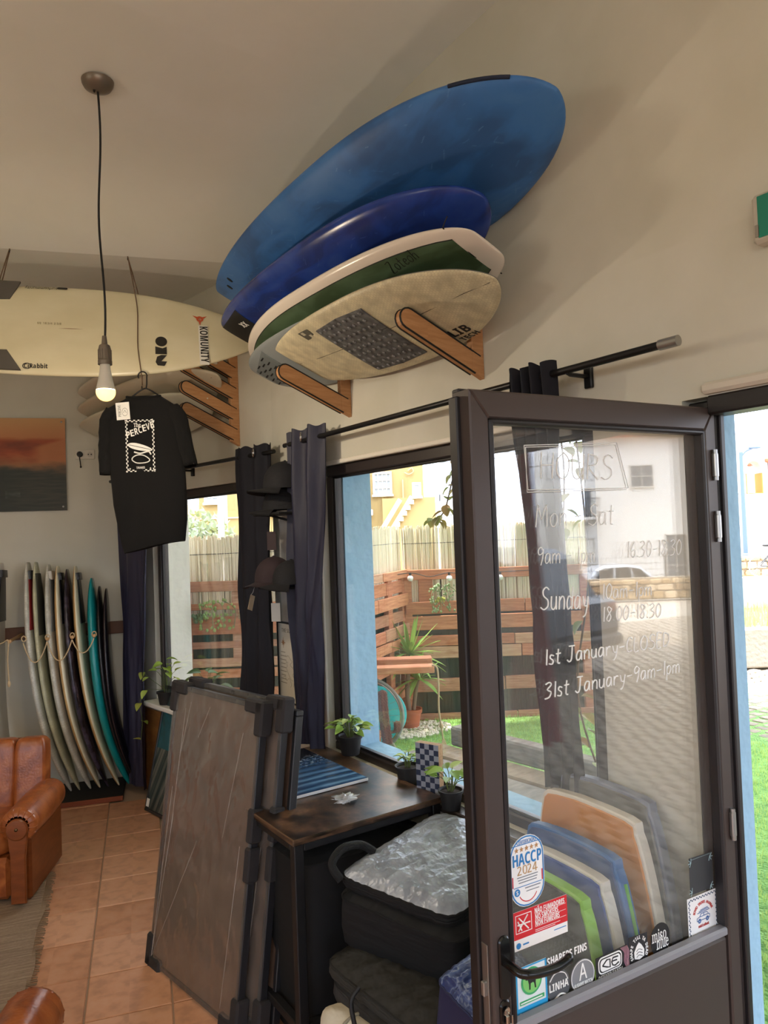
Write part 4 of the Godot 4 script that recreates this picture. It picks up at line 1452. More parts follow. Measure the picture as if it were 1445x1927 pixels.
	for sgn in [-1.0, 1.0]:
		var pts := []
		for i in 31:
			var z := lerpf(-0.80, 0.77, i / 30.0)
			pts.append(Vector2(sgn * maxf(half_width(p, z / p.L + 0.5) - 0.041, 0.006), z))
		line_on(o, p, "pinline", pts, 0.0022, M.black, 1.0, 0.0002)
	line_on(o, p, "pinline", [Vector2(-0.13, -0.80), Vector2(0, -0.802), Vector2(0.13, -0.80)], 0.0022, M.black, 1.0, 0.0002)
	q = 1.0 if t.basis.x.x < 0 else -1.0
	line_on(o, p, "pinline", [Vector2(0.13 * q, -0.80), Vector2(0.155 * q, -0.85)], 0.0018, M.black, 1.0, 0.0002)
	g = Geo.new()
	g.x = on_board(p, 0.115 * q, -0.60, 1.0, -PI / 2 if q > 0 else PI / 2)
	handwrite(g, "Zoteoh", Vector2(-0.09, -0.02), 0.045, 0.0, 0.0016)
	gpart("lettering", g, M.black, o)
	g = Geo.new()
	g.tube(smooth([Vector3(0, board_y(p, 0, 0.84, 1.0), 0.84), Vector3(0.01, board_y(p, 0, 0.84, 1.0) + 0.025, 0.85), Vector3(-0.015, board_y(p, 0, 0.84, 1.0) + 0.03, 0.83), Vector3(0, board_y(p, 0, 0.84, 1.0), 0.82)], 4), 0.004, 6)
	gpart("leash_loop", g, M.black, o)
	# dark blue soft board
	p = {"L": 1.78, "W": 0.49, "th": 0.085, "tm": 0.52, "pn": 2.6, "qn": 0.55, "k": 0.5, "pt": 2.4, "qt": 0.6, "rn": -0.03, "rt": 0.0, "cx": 0.6}
	t = place.call(2.625, 0.225, 0.085, -2.575, 1.0, true)
	o = thing("surfboard", "glossy dark blue soft surfboard third from the bottom of the near rack", "surfboard", t.origin, t.basis)
	var db := blue_foam(col("1f3f94"), col("1a3278"), 23, 0.25)
	surfboard(o, p, db, db)
	pad_on(o, p, "traction_pad", -0.87, -0.6, func(u): return [-0.13 - 0.05 * u, 0.13 + 0.05 * u], M.black, 1.0, 0.005, "black tail pad with a pale mark")
	q = 1.0 if t.basis.x.x < 0 else -1.0
	write(o, "XX", 0.035, on_board(p, 0.10 * q, -0.66, 1.0, PI / 2 * q, 0.007), M.white, 0.06, true)
	# big mid blue soft board on top
	p = {"L": 2.14, "W": 0.60, "th": 0.09, "tm": 0.56, "pn": 2.5, "qn": 0.56, "k": 0.45, "pt": 2.2, "qt": 0.7, "rn": -0.02, "rt": -0.01, "cx": 0.6}
	t = place.call(2.80, 0.225, 0.09, -2.44, 1.0, true)
	o = thing("surfboard", "large scuffed mid blue soft surfboard lying on top of the near rack", "surfboard", t.origin, t.basis)
	var bb := blue_foam(col("3a74ba"), col("33609a"), 29, 0.5)
	surfboard(o, p, bb, bb)
	q = 1.0 if t.basis.x.x < 0 else -1.0
	var pts := []
	for i in 9:
		var z := 0.84 + 0.02 * i
		pts.append(Vector3((half_width(p, minf(z / p.L + 0.5, 0.995)) + 0.001) * q, rocker(p, z / p.L + 0.5) + 0.004, z))
	g = Geo.new()
	g.tube(pts, 0.006, 6)
	gpart("rail_dent", g, mat(col("1b2740"), 0.8), o, "dark torn patch on the nose rail")
	for e in [[0.16, -0.83], [0.13, -0.9], [-0.12, -0.86]]:
		g = Geo.new()
		g.x = on_board(p, e[0] * q, e[1], 1.0, 0.0)
		disc(g, Vector2.ZERO, 0.016, 0.008, 0.003)
		gpart("leash_plug", g, M.black, o)

func boards_on_far_rack() -> void:
	var hs := [2.40, 2.52, 2.64, 2.76]
	for k in 2:
		var tt: float = [0.345, 1.35][k]
		rack(["plywood wall rack bracket behind the shirt, nearest the far window's curtain", "plywood wall rack bracket in the back corner behind the hanging board"][k], Transform3D(Basis(FAR_N, Vector3.UP, FAR_N.cross(Vector3.UP)), BEND + FAR_D * tt), hs, "")
	var a := FAR_N * cos(ARM) + Vector3.UP * sin(ARM)
	var up := -FAR_N * sin(ARM) + Vector3.UP * cos(ARM)
	var looks := [["cream soft looking surfboard lowest on the far rack, right behind the shirt", "d8d3bf", 1.62, 0.08, 0.05], ["off white surfboard second from the bottom of the far rack, above the shirt's shoulder", "cfc4ae", 1.75, -0.02, 0.06], ["white surfboard third from the bottom of the far rack, half hidden by the hanging board", "ddd6c6", 1.7, 0.02, 0.055]]
	for k in 3:
		var L: Array = looks[k]
		var p := {"L": L[2], "W": 0.43, "th": L[4] + 0.012, "tm": 0.5, "pn": 2.4, "qn": 0.55, "k": 0.5, "pt": 2.4, "qt": 0.55, "rn": 0.03, "rt": 0.02, "cx": 0.6}
		var o := thing("surfboard", L[0], "surfboard", BEND + FAR_N * 0.055 + Vector3.UP * (hs[k] + 0.01) + a * 0.19 + up * 0.035 + FAR_D * (L[2] / 2 + 0.25 + L[3]), Basis(up.cross(-FAR_D), up, -FAR_D))
		var m := mat(col(L[1]), 0.35)
		surfboard(o, p, m, m)
		line_on(o, p, "stringer", [Vector2(0, -L[2] * 0.48), Vector2(0, 0), Vector2(0, L[2] * 0.48)], 0.002, mat(col("8a7a62"), 0.6), -1.0)

func hanging_board() -> void:
	var tilt := deg_to_rad(20.0)
	var nb := BACK_N * cos(tilt) + Vector3.UP * sin(tilt)
	var up := Vector3.UP * cos(tilt) - BACK_N * sin(tilt)
	var c := Vector3(0.466, 2.845, -4.06) + BACK_D * 0.38 - up * 0.028
	var p := {"L": 1.98, "W": 0.525, "th": 0.06, "tm": 0.5, "pn": 2.3, "qn": 0.85, "k": 0.3, "pt": 2.3, "qt": 0.7, "rn": -0.0, "rt": 0.0, "cx": 0.6}
	# deck towards us, nose to the right
	var o := thing("surfboard", "cream white surfboard with black logos hung sideways under the ceiling by two cords", "surfboard", c, Basis(nb.cross(BACK_D), nb, BACK_D))
	var m := mapped(noise_image(128, 256, 35, 2, 4, [[0.2, col("d5cba8")], [0.8, col("ddd4b4")]]), 0.3)
	surfboard(o, p, m, m)
	# x of the board: which way is up
	var q := 1.0 if (nb.cross(BACK_D)).dot(up) > 0 else -1.0
	line_on(o, p, "stringer", [Vector2(-0.005 * q, -0.97), Vector2(-0.005 * q, 0.0), Vector2(-0.005 * q, 0.97)], 0.0022, mat(col("8c6a48"), 0.6), 1.0, -0.0008)
	var bk := mat(col("26231f"), 0.6)
	var Z := func(s: float) -> float: return s - 0.38
	var X := func(h: float) -> float: return (h + 0.028) * q
	var grey := mat(col("57524c"), 0.8)
	for e in [[[-0.10, 0.24, 0.14, 0.24, 0.095, 0.13, -0.10, 0.12]], [[-0.10, -0.165, 0.095, -0.165, 0.16, -0.275, -0.10, -0.268]]]:
		var d: Array = e[0]
		var pg := PackedVector2Array()
		for i in range(0, 8, 2): pg.append(Vector2(Z.call(d[i]), X.call(d[i + 1])))
		var g := Geo.new()
		g.x = Transform3D(Basis(Vector3(0, 0, 1), Vector3(1, 0, 0), Vector3(0, 1, 0)), Vector3(0, 0.0235, 0))
		g.prism(pg, 0.012)
		gpart("grip_patch", g, grey, o, "dark grey grip patch")
	# letters: upside down along the top rail, upright near the lower rail
	var tr := func(s: float, h: float, turn: float) -> Transform3D:
		return on_board(p, X.call(h), Z.call(s), 1.0, turn - PI / 2, 0.0025)
	write(o, "surfcommunity", 0.02, tr.call(0.235, 0.214, PI), bk, 0.15)
	var g2 := Geo.new()
	g2.x = tr.call(0.333, 0.219, PI)
	g2.prism(pill(Vector2.ZERO, 0.05, 0.017, 0.008), 0.0012)
	gpart("logo_mark", g2, bk, o)
	write(o, "CiRabbit", 0.024, tr.call(0.225, -0.25, 0.0), bk, 0.105, true)
	g2 = Geo.new()
	g2.x = tr.call(0.185, -0.25, 0.0)
	ring2(g2, Vector2.ZERO, 0.016, 0.02, 0.0, 0.8)
	gpart("logo_mark", g2, bk, o)
	write(o, "6'2  18 3/4  2 3/8", 0.012, tr.call(0.28, -0.008, 0.0), mat(col("9c8f70"), 0.7), 0.11)
	# round stacked mark
	g2 = Geo.new()
	g2.x = tr.call(0.81, -0.09, 0.0)
	disc(g2, Vector2.ZERO, 0.029, 0.029, 0.0012)
	g2.x = tr.call(0.808, -0.143, 0.0)
	g2.prism(PackedVector2Array([Vector2(-0.028, -0.022), Vector2(0.028, -0.022), Vector2(0.028, 0.022), Vector2(0.008, 0.012), Vector2(-0.028, 0.022)]), 0.0012)
	g2.x = tr.call(0.808, -0.2, 0.0)
	g2.prism(PackedVector2Array([Vector2(-0.028, -0.01), Vector2(-0.02, 0.02), Vector2(0.0, 0.03), Vector2(0.028, 0.03), Vector2(0.0, -0.005), Vector2(0.028, -0.005), Vector2(0.015, -0.03), Vector2(-0.018, -0.028)]), 0.0012)
	gpart("logo_mark", g2, bk, o)
	# white strip with letters
	g2 = Geo.new()
	g2.x = tr.call(1.022, -0.10, -PI / 2)
	g2.prism(pill(Vector2.ZERO, 0.235, 0.048, 0.004), 0.001)
	var st := gpart("decal", g2, mat(col("e8e4da"), 0.5), o, "white lettered strip with a red star shaped mark above it")
	write(st, "KOMUNITY", 0.042, tr.call(1.024, -0.095, -PI / 2) * at_xy(0, 0, 0.0025), bk, 0.215, true)
	g2 = Geo.new()
	g2.x = tr.call(1.008, 0.06, 0.0)
	for k in 3:
		var a := PI / 2 + TAU * k / 3 + PI
		g2.prism(PackedVector2Array([Vector2(cos(a + 0.5), sin(a + 0.5)) * 0.014, Vector2(cos(a), sin(a)) * 0.042, Vector2(cos(a - 0.5), sin(a - 0.5)) * 0.014, Vector2(0, 0)]), 0.0012)
	ring2(g2, Vector2.ZERO, 0.008, 0.018, 0.001)
	gpart("logo_mark", g2, mat(col("c4552f"), 0.5), o)
	# the two cords
	var k2 := 0
	for h in [Vector3(1.143, 3.294, -4.045), Vector3(0.591, 3.294, -4.224)]:
		var sx: float = [0.712, 0.03][k2]
		var low: Vector3 = c + BACK_D * (sx - 0.38) - up * 0.262 + nb * 0.012
		var mid: Vector3 = c + BACK_D * (sx - 0.38 - [0.03, -0.01][k2]) + up * 0.262 + nb * 0.02
		var face: Vector3 = c + BACK_D * (sx - 0.38 - [0.015, -0.005][k2]) + nb * 0.046
		var g := Geo.new()
		var o2 := thing("hanging_cord", ["brown cord holding the hanging board, right of the lamp cord", "brown cord holding the hanging board, at the picture's left edge"][k2], "cord", Vector3.ZERO, Basis())
		g.tube(smooth([h, mid, face + up * 0.12, face, face - up * 0.12, low, low - nb * 0.045 - up * 0.006, c + BACK_D * (sx - 0.38) - nb * 0.036, c + BACK_D * (sx - 0.38) - nb * 0.034 + up * 0.2, h - BACK_N * 0.01], 3), 0.003, 6)
		gpart("cord", g, mat(col("6f5844"), 0.9), o2)
		g = Geo.new()
		g.tube(smooth([h + Vector3.UP * 0.01, h - Vector3.UP * 0.012, h - Vector3.UP * 0.022 + BACK_N * 0.008, h - Vector3.UP * 0.014 + BACK_N * 0.014], 3), 0.0028, 6)
		gpart("hook", g, M.dark_metal, o2)
		k2 += 1

# ---------------------------------------------------------------- boards standing along the back wall
func standing_boards() -> void:
	# low stand
	var g := Geo.new()
	var f := frame_of(BACK_D, Vector3.UP, CORNER)
	var o := thing("board_stand", "low black matted floor stand with a terracotta front edge under the upright boards", "stand", CORNER, f.basis)
	g.box(Vector3(-0.62, 0.014, 0.24), Vector3(1.2, 0.028, 0.44), 0.004)
	gpart("mat", g, M.black, o)
	g = Geo.new()
	g.box(Vector3(-0.62, 0.016, 0.468), Vector3(1.2, 0.032, 0.014), 0.003)
	gpart("front_edge", g, mat(col("8a4527"), 0.6), o)
	# rail with pegs and the rope between them
	o = thing("peg_rail", "wooden wall rail with round pegs between the upright surfboards", "peg rail", CORNER, f.basis)
	g = Geo.new()
	g.box(Vector3(-0.62, 1.125, 0.012), Vector3(1.25, 0.09, 0.022), 0.004)
	gpart("rail", g, mat(col("6e4a36"), 0.6), o)
	var pegs := [-0.70, -0.47, -0.316, -0.178]
	for s in pegs:
		g = Geo.new()
		g.tube([Vector3(s, 1.12, 0.02), Vector3(s, 1.125, 0.46)], 0.011, 10)
		g.ball(Vector3(s, 1.125, 0.46), Vector3(0.013, 0.013, 0.008))
		gpart("peg", g, mat(col("c39a6b"), 0.5), o)
	o = thing("rope", "pale rope looped from peg to peg in front of the upright boards", "rope", CORNER, f.basis)
	g = Geo.new()
	var loops := [[-0.615, -0.47, 0.0], [-0.47, -0.316, 0.0], [-0.316, -0.178, 0.02]]
	for e in loops:
		var pts := []
		for i in 17:
			var t := i / 16.0
			pts.append(Vector3(lerpf(e[0], e[1], t), 1.115 - 0.13 * (1.0 - pow(2 * t - 1, 2)) * (1.0 if e[2] == 0.0 else 0.7) - 0.005, 0.475 + 0.02 * sin(t * PI)))
		g.tube(pts, 0.0042, 6)
	for s in [-0.47, -0.316, -0.178, -0.615]:
		var pts := []
		for i in 12:
			var a := TAU * i / 12
			pts.append(Vector3(s + cos(a) * 0.014, 1.135 + sin(a) * 0.018, 0.45))
		g.tube(pts, 0.004, 6, true)
	gpart("strand", g, mat(col("c9b08a"), 0.9), o)
	o = thing("rope", "loose rope end hanging from the leftmost peg, beside the white board", "rope", CORNER, f.basis)
	g = Geo.new()
	g.tube(smooth([Vector3(-0.82, 1.09, 0.45), Vector3(-0.74, 1.12, 0.465), Vector3(-0.705, 1.13, 0.47), Vector3(-0.71, 1.0, 0.475), Vector3(-0.705, 0.87, 0.475)], 5), 0.0042, 6)
	g.ball(Vector3(-0.705, 0.85, 0.475), Vector3(0.01, 0.022, 0.01))
	gpart("strand", g, mat(col("c9b08a"), 0.9), o)
	# the boards: [s of the tail, top, s of the nose, deck, bottom, thickness, width, label]
	var hexl := mapped(hex_image(256, 900, col("dedccf"), col("b4b2a6"), 11.0, col("8f8a80"), 0.05), 0.4)
	var hexg := mapped(hex_image(256, 900, col("d2cfae"), col("b3b090"), 11.0, col("8f8a80"), 0.05), 0.4)
	var black := mat(col("17171a"), 0.35)
	var cream := mat(col("efe6c8"), 0.3)
	var wood := mapped(wood_image(128, 256, 55, col("b98f58"), col("d9b57f"), 6.0, 2.0), 0.35)
	var purp := mapped(noise_image(128, 512, 58, 3, 12, [[0.25, col("241f2b")], [0.75, col("4d4456")]], 0.8), 0.25)
	var teal := mat(col("0f8f94"), 0.25)
	var list := [
		[-0.745, 1.64, -0.745, mat(col("d6d2c6"), 0.35), mat(col("cfcabd"), 0.35), 0.055, 0.44, "white upright board with a black pad, cut by the left edge of the picture", "black"],
		[-0.575, 1.64, -0.40, hexl, hexl, 0.06, 0.44, "pale grey upright board with a red and black tail pad, second from the left", "red"],
		[-0.525, 1.64, -0.345, hexg, hexg, 0.05, 0.42, "olive cream upright board standing right of the one with the red pad", "dim"],
		[-0.445, 1.62, -0.275, hexl, hexl, 0.06, 0.44, "pale grey honeycomb upright board with a grey tail pad, fourth from the left", "grey"],
		[-0.385, 1.605, -0.215, cream, wood, 0.055, 0.44, "cream upright board with a wood coloured bottom, left of the dark purple one", "fins"],
		[-0.325, 1.58, -0.16, purp, purp, 0.055, 0.44, "dark purple marbled upright board between the two cream boards", ""],
		[-0.27, 1.60, -0.09, cream, wood, 0.055, 0.44, "cream upright board with a black tail pad, between the purple and the teal boards", "fins"],
		[-0.165, 1.51, -0.02, teal, teal, 0.075, 0.46, "teal green upright soft board standing right of the cream boards", ""],
		[-0.115, 1.45, 0.02, black, mat(col("2a1f1c"), 0.3), 0.05, 0.42, "black upright board close behind the teal one", ""],
		[-0.07, 1.43, 0.03, mat(col("1e1a20"), 0.25), mat(col("33272a"), 0.25), 0.05, 0.42, "dark brown upright board furthest right, beside the purple curtain", ""],
	]
	for e in list:
		var top := Vector3(e[0], e[1], 0.22)
		var base := Vector3(e[2], 0.05, 0.30)
		var d := (base - top)
		var L: float = d.length()
		var p := {"L": L, "W": e[6], "th": e[5], "tm": 0.5, "pn": 2.1, "qn": 0.9, "k": 0.28, "pt": 2.3, "qt": 0.75, "rn": 0.11, "rt": 0.035, "cx": 0.7}
		var Z: Vector3 = f.basis * d.normalized()
		var Y: Vector3 = f.basis * Vector3(1, 0, 0)
		Y = (Y - Z * Y.dot(Z)).normalized()
		var mid: Vector3 = CORNER + f.basis * ((top + base) / 2.0) - Y * 0.075
		o = thing("surfboard", e[7], "surfboard", mid, Basis(Y.cross(Z), Y, Z), "")
		surfboard(o, p, e[3], e[4])
		var zt: float = -L / 2
		if e[8] == "black" or e[8] == "fins":
			pad_on(o, p, "traction_pad", zt + 0.05, zt + 0.40, func(u): return [-0.07 - 0.07 * u, 0.07 + 0.07 * u], black, 1.0, 0.008, "black tail pad")
			pad_on(o, p, "kick", zt + 0.05, zt + 0.10, func(u): return [-0.09, 0.09], black, 1.0, 0.02)
		if e[8] == "black":   # letters low on the face towards the room
			var inv: Transform3D = o.transform.affine_inverse()
			var at: Transform3D = inv * Transform3D(f.basis, CORNER + f.basis * Vector3(-0.785, 0.68, 0.53))
			var g3 := Geo.new()
			g3.x = at
			g3.box(Vector3.ZERO, Vector3(0.05, 0.042, 0.003))
			var ns := gpart("name_sticker", g3, M.white, o)
			write(ns, "BIC", 0.03, at * at_xy(0, 0, 0.0022), M.black, 0.046, true)
		if e[8] == "red":
			pad_on(o, p, "traction_pad", zt + 0.12, zt + 0.46, func(u): return [-0.10 - 0.09 * u, 0.10 + 0.09 * u], mat(col("8e1f24"), 0.7), 1.0, 0.006, "red tail pad")
			pad_on(o, p, "kick", zt + 0.06, zt + 0.12, func(u): return [-0.09, 0.09], black, 1.0, 0.02)
		if e[8] == "grey":
			pad_on(o, p, "traction_pad", zt + 0.06, zt + 0.46, func(u): return [-0.08 - 0.1 * u, 0.08 + 0.1 * u], mat(col("7d8488"), 0.7), 1.0, 0.006, "grey tail pad")
			pad_on(o, p, "kick", zt + 0.05, zt + 0.11, func(u): return [-0.09, 0.09], mat(col("cfcdc4"), 0.6), 1.0, 0.018)
		if e[8] == "dim":
			pad_on(o, p, "traction_pad", zt + 0.08, zt + 0.5, func(u): return [-0.1 - 0.08 * u, 0.1 + 0.08 * u], mat(col("4c4b40"), 0.7), 1.0, 0.005, "dull tail pad")
		if e[8] == "fins":
			var rail := []
			for i in 25:
				var z: float = lerpf(zt + 0.1, -zt - 0.06, i / 24.0)
				rail.append(Vector2(half_width(p, z / L + 0.5) * 0.78, z))
			line_on(o, p, "pinline", rail, 0.002, M.black, 1.0)
			for k in 3:
				pad_on(o, p, "logo_mark", 0.30 + 0.05 * k, 0.335 + 0.05 * k, func(u): return [0.06 - 0.03 * u, 0.12 - 0.03 * u], M.black, 1.0, 0.001)

# ---------------------------------------------------------------- shirt
func shirt_on_hanger() -> void:
	var X := Vector3(0.826, 0, 0.563)
	var b := Basis(X, Vector3.UP, X.cross(Vector3.UP))
	var at := Vector3(1.102, 2.592, -3.7)
	var o := thing("clothes_hanger", "thin dark wire hanger hooked under the hanging surfboard, carrying the shirt", "hanger", at, b)
	var g := Geo.new()
	var hook := []
	for i in 11:
		var a := PI * 1.15 - PI * 1.25 * i / 10.0
		hook.append(Vector3(cos(a) * 0.022, -0.02 + sin(a) * 0.022, 0))
	hook.append_array([Vector3(0.02, -0.06, 0), Vector3(0.016, -0.085, 0)])
	g.tube(smooth(hook, 3), 0.0035, 8)
	gpart("hook", g, M.dark_metal, o)
	g = Geo.new()
	g.tube(smooth([Vector3(-0.005, -0.088, 0), Vector3(0.03, -0.088, 0), Vector3(0.10, -0.135, 0), Vector3(0.165, -0.18, 0), Vector3(0.16, -0.19, 0), Vector3(-0.15, -0.205, 0), Vector3(-0.16, -0.195, 0), Vector3(-0.08, -0.14, 0)], 4, true), 0.0038, 8, true)
	g.tube([Vector3(-0.004, -0.088, 0), Vector3(-0.004, -0.07, 0)], 0.003, 6)
	gpart("bar", g, M.dark_metal, o)

	o = thing("t_shirt", "black t-shirt with a white print on its back, hanging before the far window", "t-shirt", at, b)
	var cloth := bump(mat(col("050506"), 1.0).duplicate(), grey_noise(128, 61, 0.3, 2), 0.03)
	var nz := noise(62, 2.6, 3)
	var rows := []
	# [height, left, right, half depth]
	var prof := [[-0.122, -0.078, 0.082, 0.02], [-0.135, -0.092, 0.095, 0.026], [-0.155, -0.135, 0.135, 0.028], [-0.175, -0.175, 0.168, 0.03], [-0.2, -0.192, 0.182, 0.034], [-0.26, -0.19, 0.185, 0.038], [-0.34, -0.183, 0.19, 0.04], [-0.45, -0.175, 0.196, 0.042], [-0.55, -0.166, 0.2, 0.045], [-0.65, -0.158, 0.202, 0.05], [-0.75, -0.14, 0.2, 0.052], [-0.83, -0.122, 0.192, 0.052], [-0.868, -0.112, 0.188, 0.05], [-0.872, -0.11, 0.184, 0.046], [-0.86, -0.108, 0.182, 0.043], [-0.6, -0.15, 0.19, 0.035]]
	for e in prof:
		var row := []
		for j in 48:
			var a := TAU * j / 48
			var cx: float = (e[1] + e[2]) / 2
			var hw: float = (e[2] - e[1]) / 2
			var x := cx + hw * spow(cos(a), 0.8)
			var z: float = e[3] * spow(sin(a), 0.7)
			var low: float = clampf((-e[0] - 0.3) / 0.5, 0, 1)
			z += nz.get_noise_3d(x * 2.2, e[0] * 0.7, signf(sin(a)) * 3.0) * 0.028 * low * absf(sin(a))
			var dip := 0.012 * (x - cx) / maxf(hw, 0.01) * low + (0.014 * sin(x * 11.0) if e[0] < -0.8 else 0.0)
			var neck := -0.014 * (1.0 - pow(clampf((x - cx) / 0.08, -1, 1), 2)) if e[0] > -0.13 else 0.0
			row.append(Vector3(x, e[0] + dip + neck, z))
		rows.append(row)
	rows.reverse()
	g = Geo.new()
	g.grid(rows, true, false, [], false)
	# sleeves, hanging close to the body
	for s in [[-1.0, [Vector3(-0.150, -0.19, 0), Vector3(-0.176, -0.24, 0), Vector3(-0.184, -0.33, 0), Vector3(-0.19, -0.42, 0), Vector3(-0.19, -0.505, 0)], [0.035, 0.042, 0.040, 0.036, 0.032]], [1.0, [Vector3(0.142, -0.185, 0), Vector3(0.172, -0.23, 0), Vector3(0.19, -0.31, 0), Vector3(0.21, -0.4, 0), Vector3(0.229, -0.477, 0)], [0.035, 0.042, 0.040, 0.036, 0.032]]]:
		var rr := []
		var pts := smooth(s[1], 3)
		for i in pts.size():
			var t := float(i) / (pts.size() - 1)
			var k := t * 4.0
			var i0 := mini(int(k), 3)
			var wd: float = lerpf(s[2][i0], s[2][i0 + 1], k - i0)
			var tan: Vector3 = (pts[mini(i + 1, pts.size() - 1)] - pts[maxi(i - 1, 0)]).normalized()
			var nx := Vector3(-tan.y, tan.x, 0)
			var row := []
			for j in 24:
				var a := TAU * j / 24
				row.append(pts[i] + nx * (cos(a) * wd) + Vector3(0, 0, sin(a) * (0.034 + 0.006 * t) + nz.get_noise_2d(t * 3.0, cos(a) * 2.0) * 0.01))
			rr.append(row)
		var last := []
		for p in rr[-1]: last.append(pts[-1].lerp(p, 0.86) + Vector3(0, 0.02, 0))
		rr.append(last)
		var inner := []
		for p in rr[-3]: inner.append(pts[-3].lerp(p, 0.8))
		rr.append(inner)
		g.grid(rr, true, false, [], false)
	gpart("cloth", g, cloth, o)
	g = Geo.new()
	var coll := []
	for j in 40:
		var a := TAU * j / 40
		var x := cos(a) * 0.083 + 0.002
		coll.append(Vector3(x, -0.122 - 0.012 * (1.0 - pow(cos(a), 2)) * (1.0 if sin(a) > 0 else -0.2), sin(a) * 0.023))
	g.tube(coll, 0.006, 8, true)
	gpart("collar", g, cloth, o)
	# print
	var pr := thing_child(o, "print", Transform3D(Basis(), Vector3(-0.006, -0.372, 0.046)))
	var wh := mat(col("e8e8e4"), 0.8)
	var hw := 0.068
	var hh := 0.125
	g = Geo.new()
	for i in 26:
		for j in 2:
			if (i + j) % 2: continue
			var y := -hh + i * (2 * hh / 25.0)
			for s in [-1.0, 1.0]:
				rect(g, s * (hw - j * 0.0055) - 0.0027, y - 0.0045, s * (hw - j * 0.0055) + 0.0027, y + 0.0045, 0.0)
	for i in 14:
		for j in 2:
			if (i + j) % 2: continue
			var x := -hw + i * (2 * hw / 13.0)
			for s in [-1.0, 1.0]:
				rect(g, x - 0.0045, s * (hh - j * 0.0055) - 0.0027, x + 0.0045, s * (hh - j * 0.0055) + 0.0027, 0.0)
	gpart("chequered_border", g, wh, pr)
	write(pr, "The", 0.02, at_xy(-0.012, 0.101, 0.001), wh, 0.034, true, "lettering", "Droid Serif")
	var w := "PERCEVE"
	for i in w.length():
		write(pr, w[i], 0.034, Transform3D(Basis(Vector3.BACK, 0.2), Vector3(-0.058 + i * 0.0198, 0.055 + i * 0.0075, 0.001)), wh, 0.0175, true)
	write(pr, "TAVARES", 0.011, at_xy(0.0, -0.108, 0.001), wh, 0.042, true)
	g = Geo.new()
	g.x = Transform3D(Basis(Vector3.BACK, -0.25), Vector3(0.0, -0.008, 0.001))
	var lens_ := PackedVector2Array()
	for i in 32:
		var a := TAU * i / 32
		lens_.append(Vector2(cos(a) * 0.062, sin(a) * 0.0155 * (1.0 - 0.25 * cos(a))))
	g.prism(lens_, 0.0008)
	g.x = Transform3D(Basis(), Vector3(0, 0, 0.001))
	g.tube(smooth([Vector3(-0.035, -0.055, 0), Vector3(-0.01, -0.045, 0), Vector3(0.02, -0.05, 0), Vector3(0.045, -0.07, 0), Vector3(0.03, -0.083, 0), Vector3(-0.015, -0.085, 0), Vector3(-0.04, -0.07, 0)], 4, true), 0.0028, 5, true)
	g.tube(smooth([Vector3(-0.03, -0.03, 0), Vector3(0.0, -0.038, 0), Vector3(0.04, -0.03, 0), Vector3(0.052, -0.045, 0)], 4), 0.004, 5)
	for e in [-0.052, 0.048]:
		g.box(Vector3(e, -0.112, 0), Vector3(0.006, 0.006, 0.001), 0.0, Basis(Vector3.BACK, 0.78))
	gpart("board_mark", g, wh, pr)
	g = Geo.new()
	g.x = Transform3D(Basis(Vector3.BACK, -0.25), Vector3(0.0, -0.008, 0.002))
	g.tube([Vector3(-0.055, 0, 0), Vector3(0.055, 0, 0)], 0.0012, 5)
	gpart("board_line", g, cloth, pr)
	# price tag on its thread
	g = Geo.new()
	g.box(Vector3(-0.084, -0.2, 0.052), Vector3(0.066, 0.085, 0.0015), 0.0, Basis(Vector3.BACK, 0.06))
	var tg := gpart("swing_tag", g, M.white, o, "white cardboard tag")
	write(tg, "PERCEVE", 0.013, Transform3D(Basis(Vector3.BACK, PI / 2 + 0.06), Vector3(-0.1, -0.2, 0.0535)), mat(col("3a3a3a"), 0.8), 0.055)
	g = Geo.new()
	ring2(g, Vector2(-0.074, -0.205), 0.013, 0.0142, 0.0535, 1.4)
	g.x = at_xy(-0.074, -0.203, 0.0535)
	g.tube([Vector3(-0.007, -0.006, 0), Vector3(0, 0.008, 0), Vector3(0.007, -0.006, 0)], 0.001, 4)
	gpart("tag_mark", g, mat(col("555555"), 0.8), tg)

func thing_child(o: Node3D, called: String, t: Transform3D) -> Node3D:
	var c := Node3D.new()
	c.name = called
	o.add_child(c, true)
	c.transform = t
	return c

# ---------------------------------------------------------------- on the back wall and the near wall
func wave_picture(w: int, h: int) -> Image:
	var im := Image.create(w, h, false, Image.FORMAT_RGB8)
	var f := noise(71, 1.0, 5)
	for y in h:
		for x in w:
			var u := float(x) / w
			var v := float(y) / h
			var n := f.get_noise_2d(u * 3.0, v * 7.0)
			var sky_c := col("c99a68").lerp(col("b9784a"), smoothstep(0.0, 0.25, v))
			var band := smoothstep(0.20, 0.26, v + n * 0.02) * (1.0 - smoothstep(0.44, 0.56, v - 0.06 * cos(u * 5.0) + n * 0.05))
			var c := sky_c.lerp(col("7a3418").lerp(col("a24a22"), clampf(n + 0.5, 0, 1)), band * (1.0 - smoothstep(0.72, 0.84, u - 0.18 * smoothstep(0.32, 0.22, v)) * 0.85))
			var sea := smoothstep(0.46, 0.62, v + n * 0.06 + 0.10 * (1.0 - u))
			var streak := f.get_noise_2d(u * 4.0 + v * 8.0, v * 30.0) * 0.5 + 0.5
			c = c.lerp(col("202a24").lerp(col("49453a"), streak * smoothstep(0.25, 0.9, u)), sea)
			if v > 0.78 and v < 0.86 and u > 0.55 and u < 0.66: c = c.lerp(col("aeb8b4"), 0.4 * clampf(n + 0.2, 0, 1))
			im.set_pixel(x, y, c)
	return im

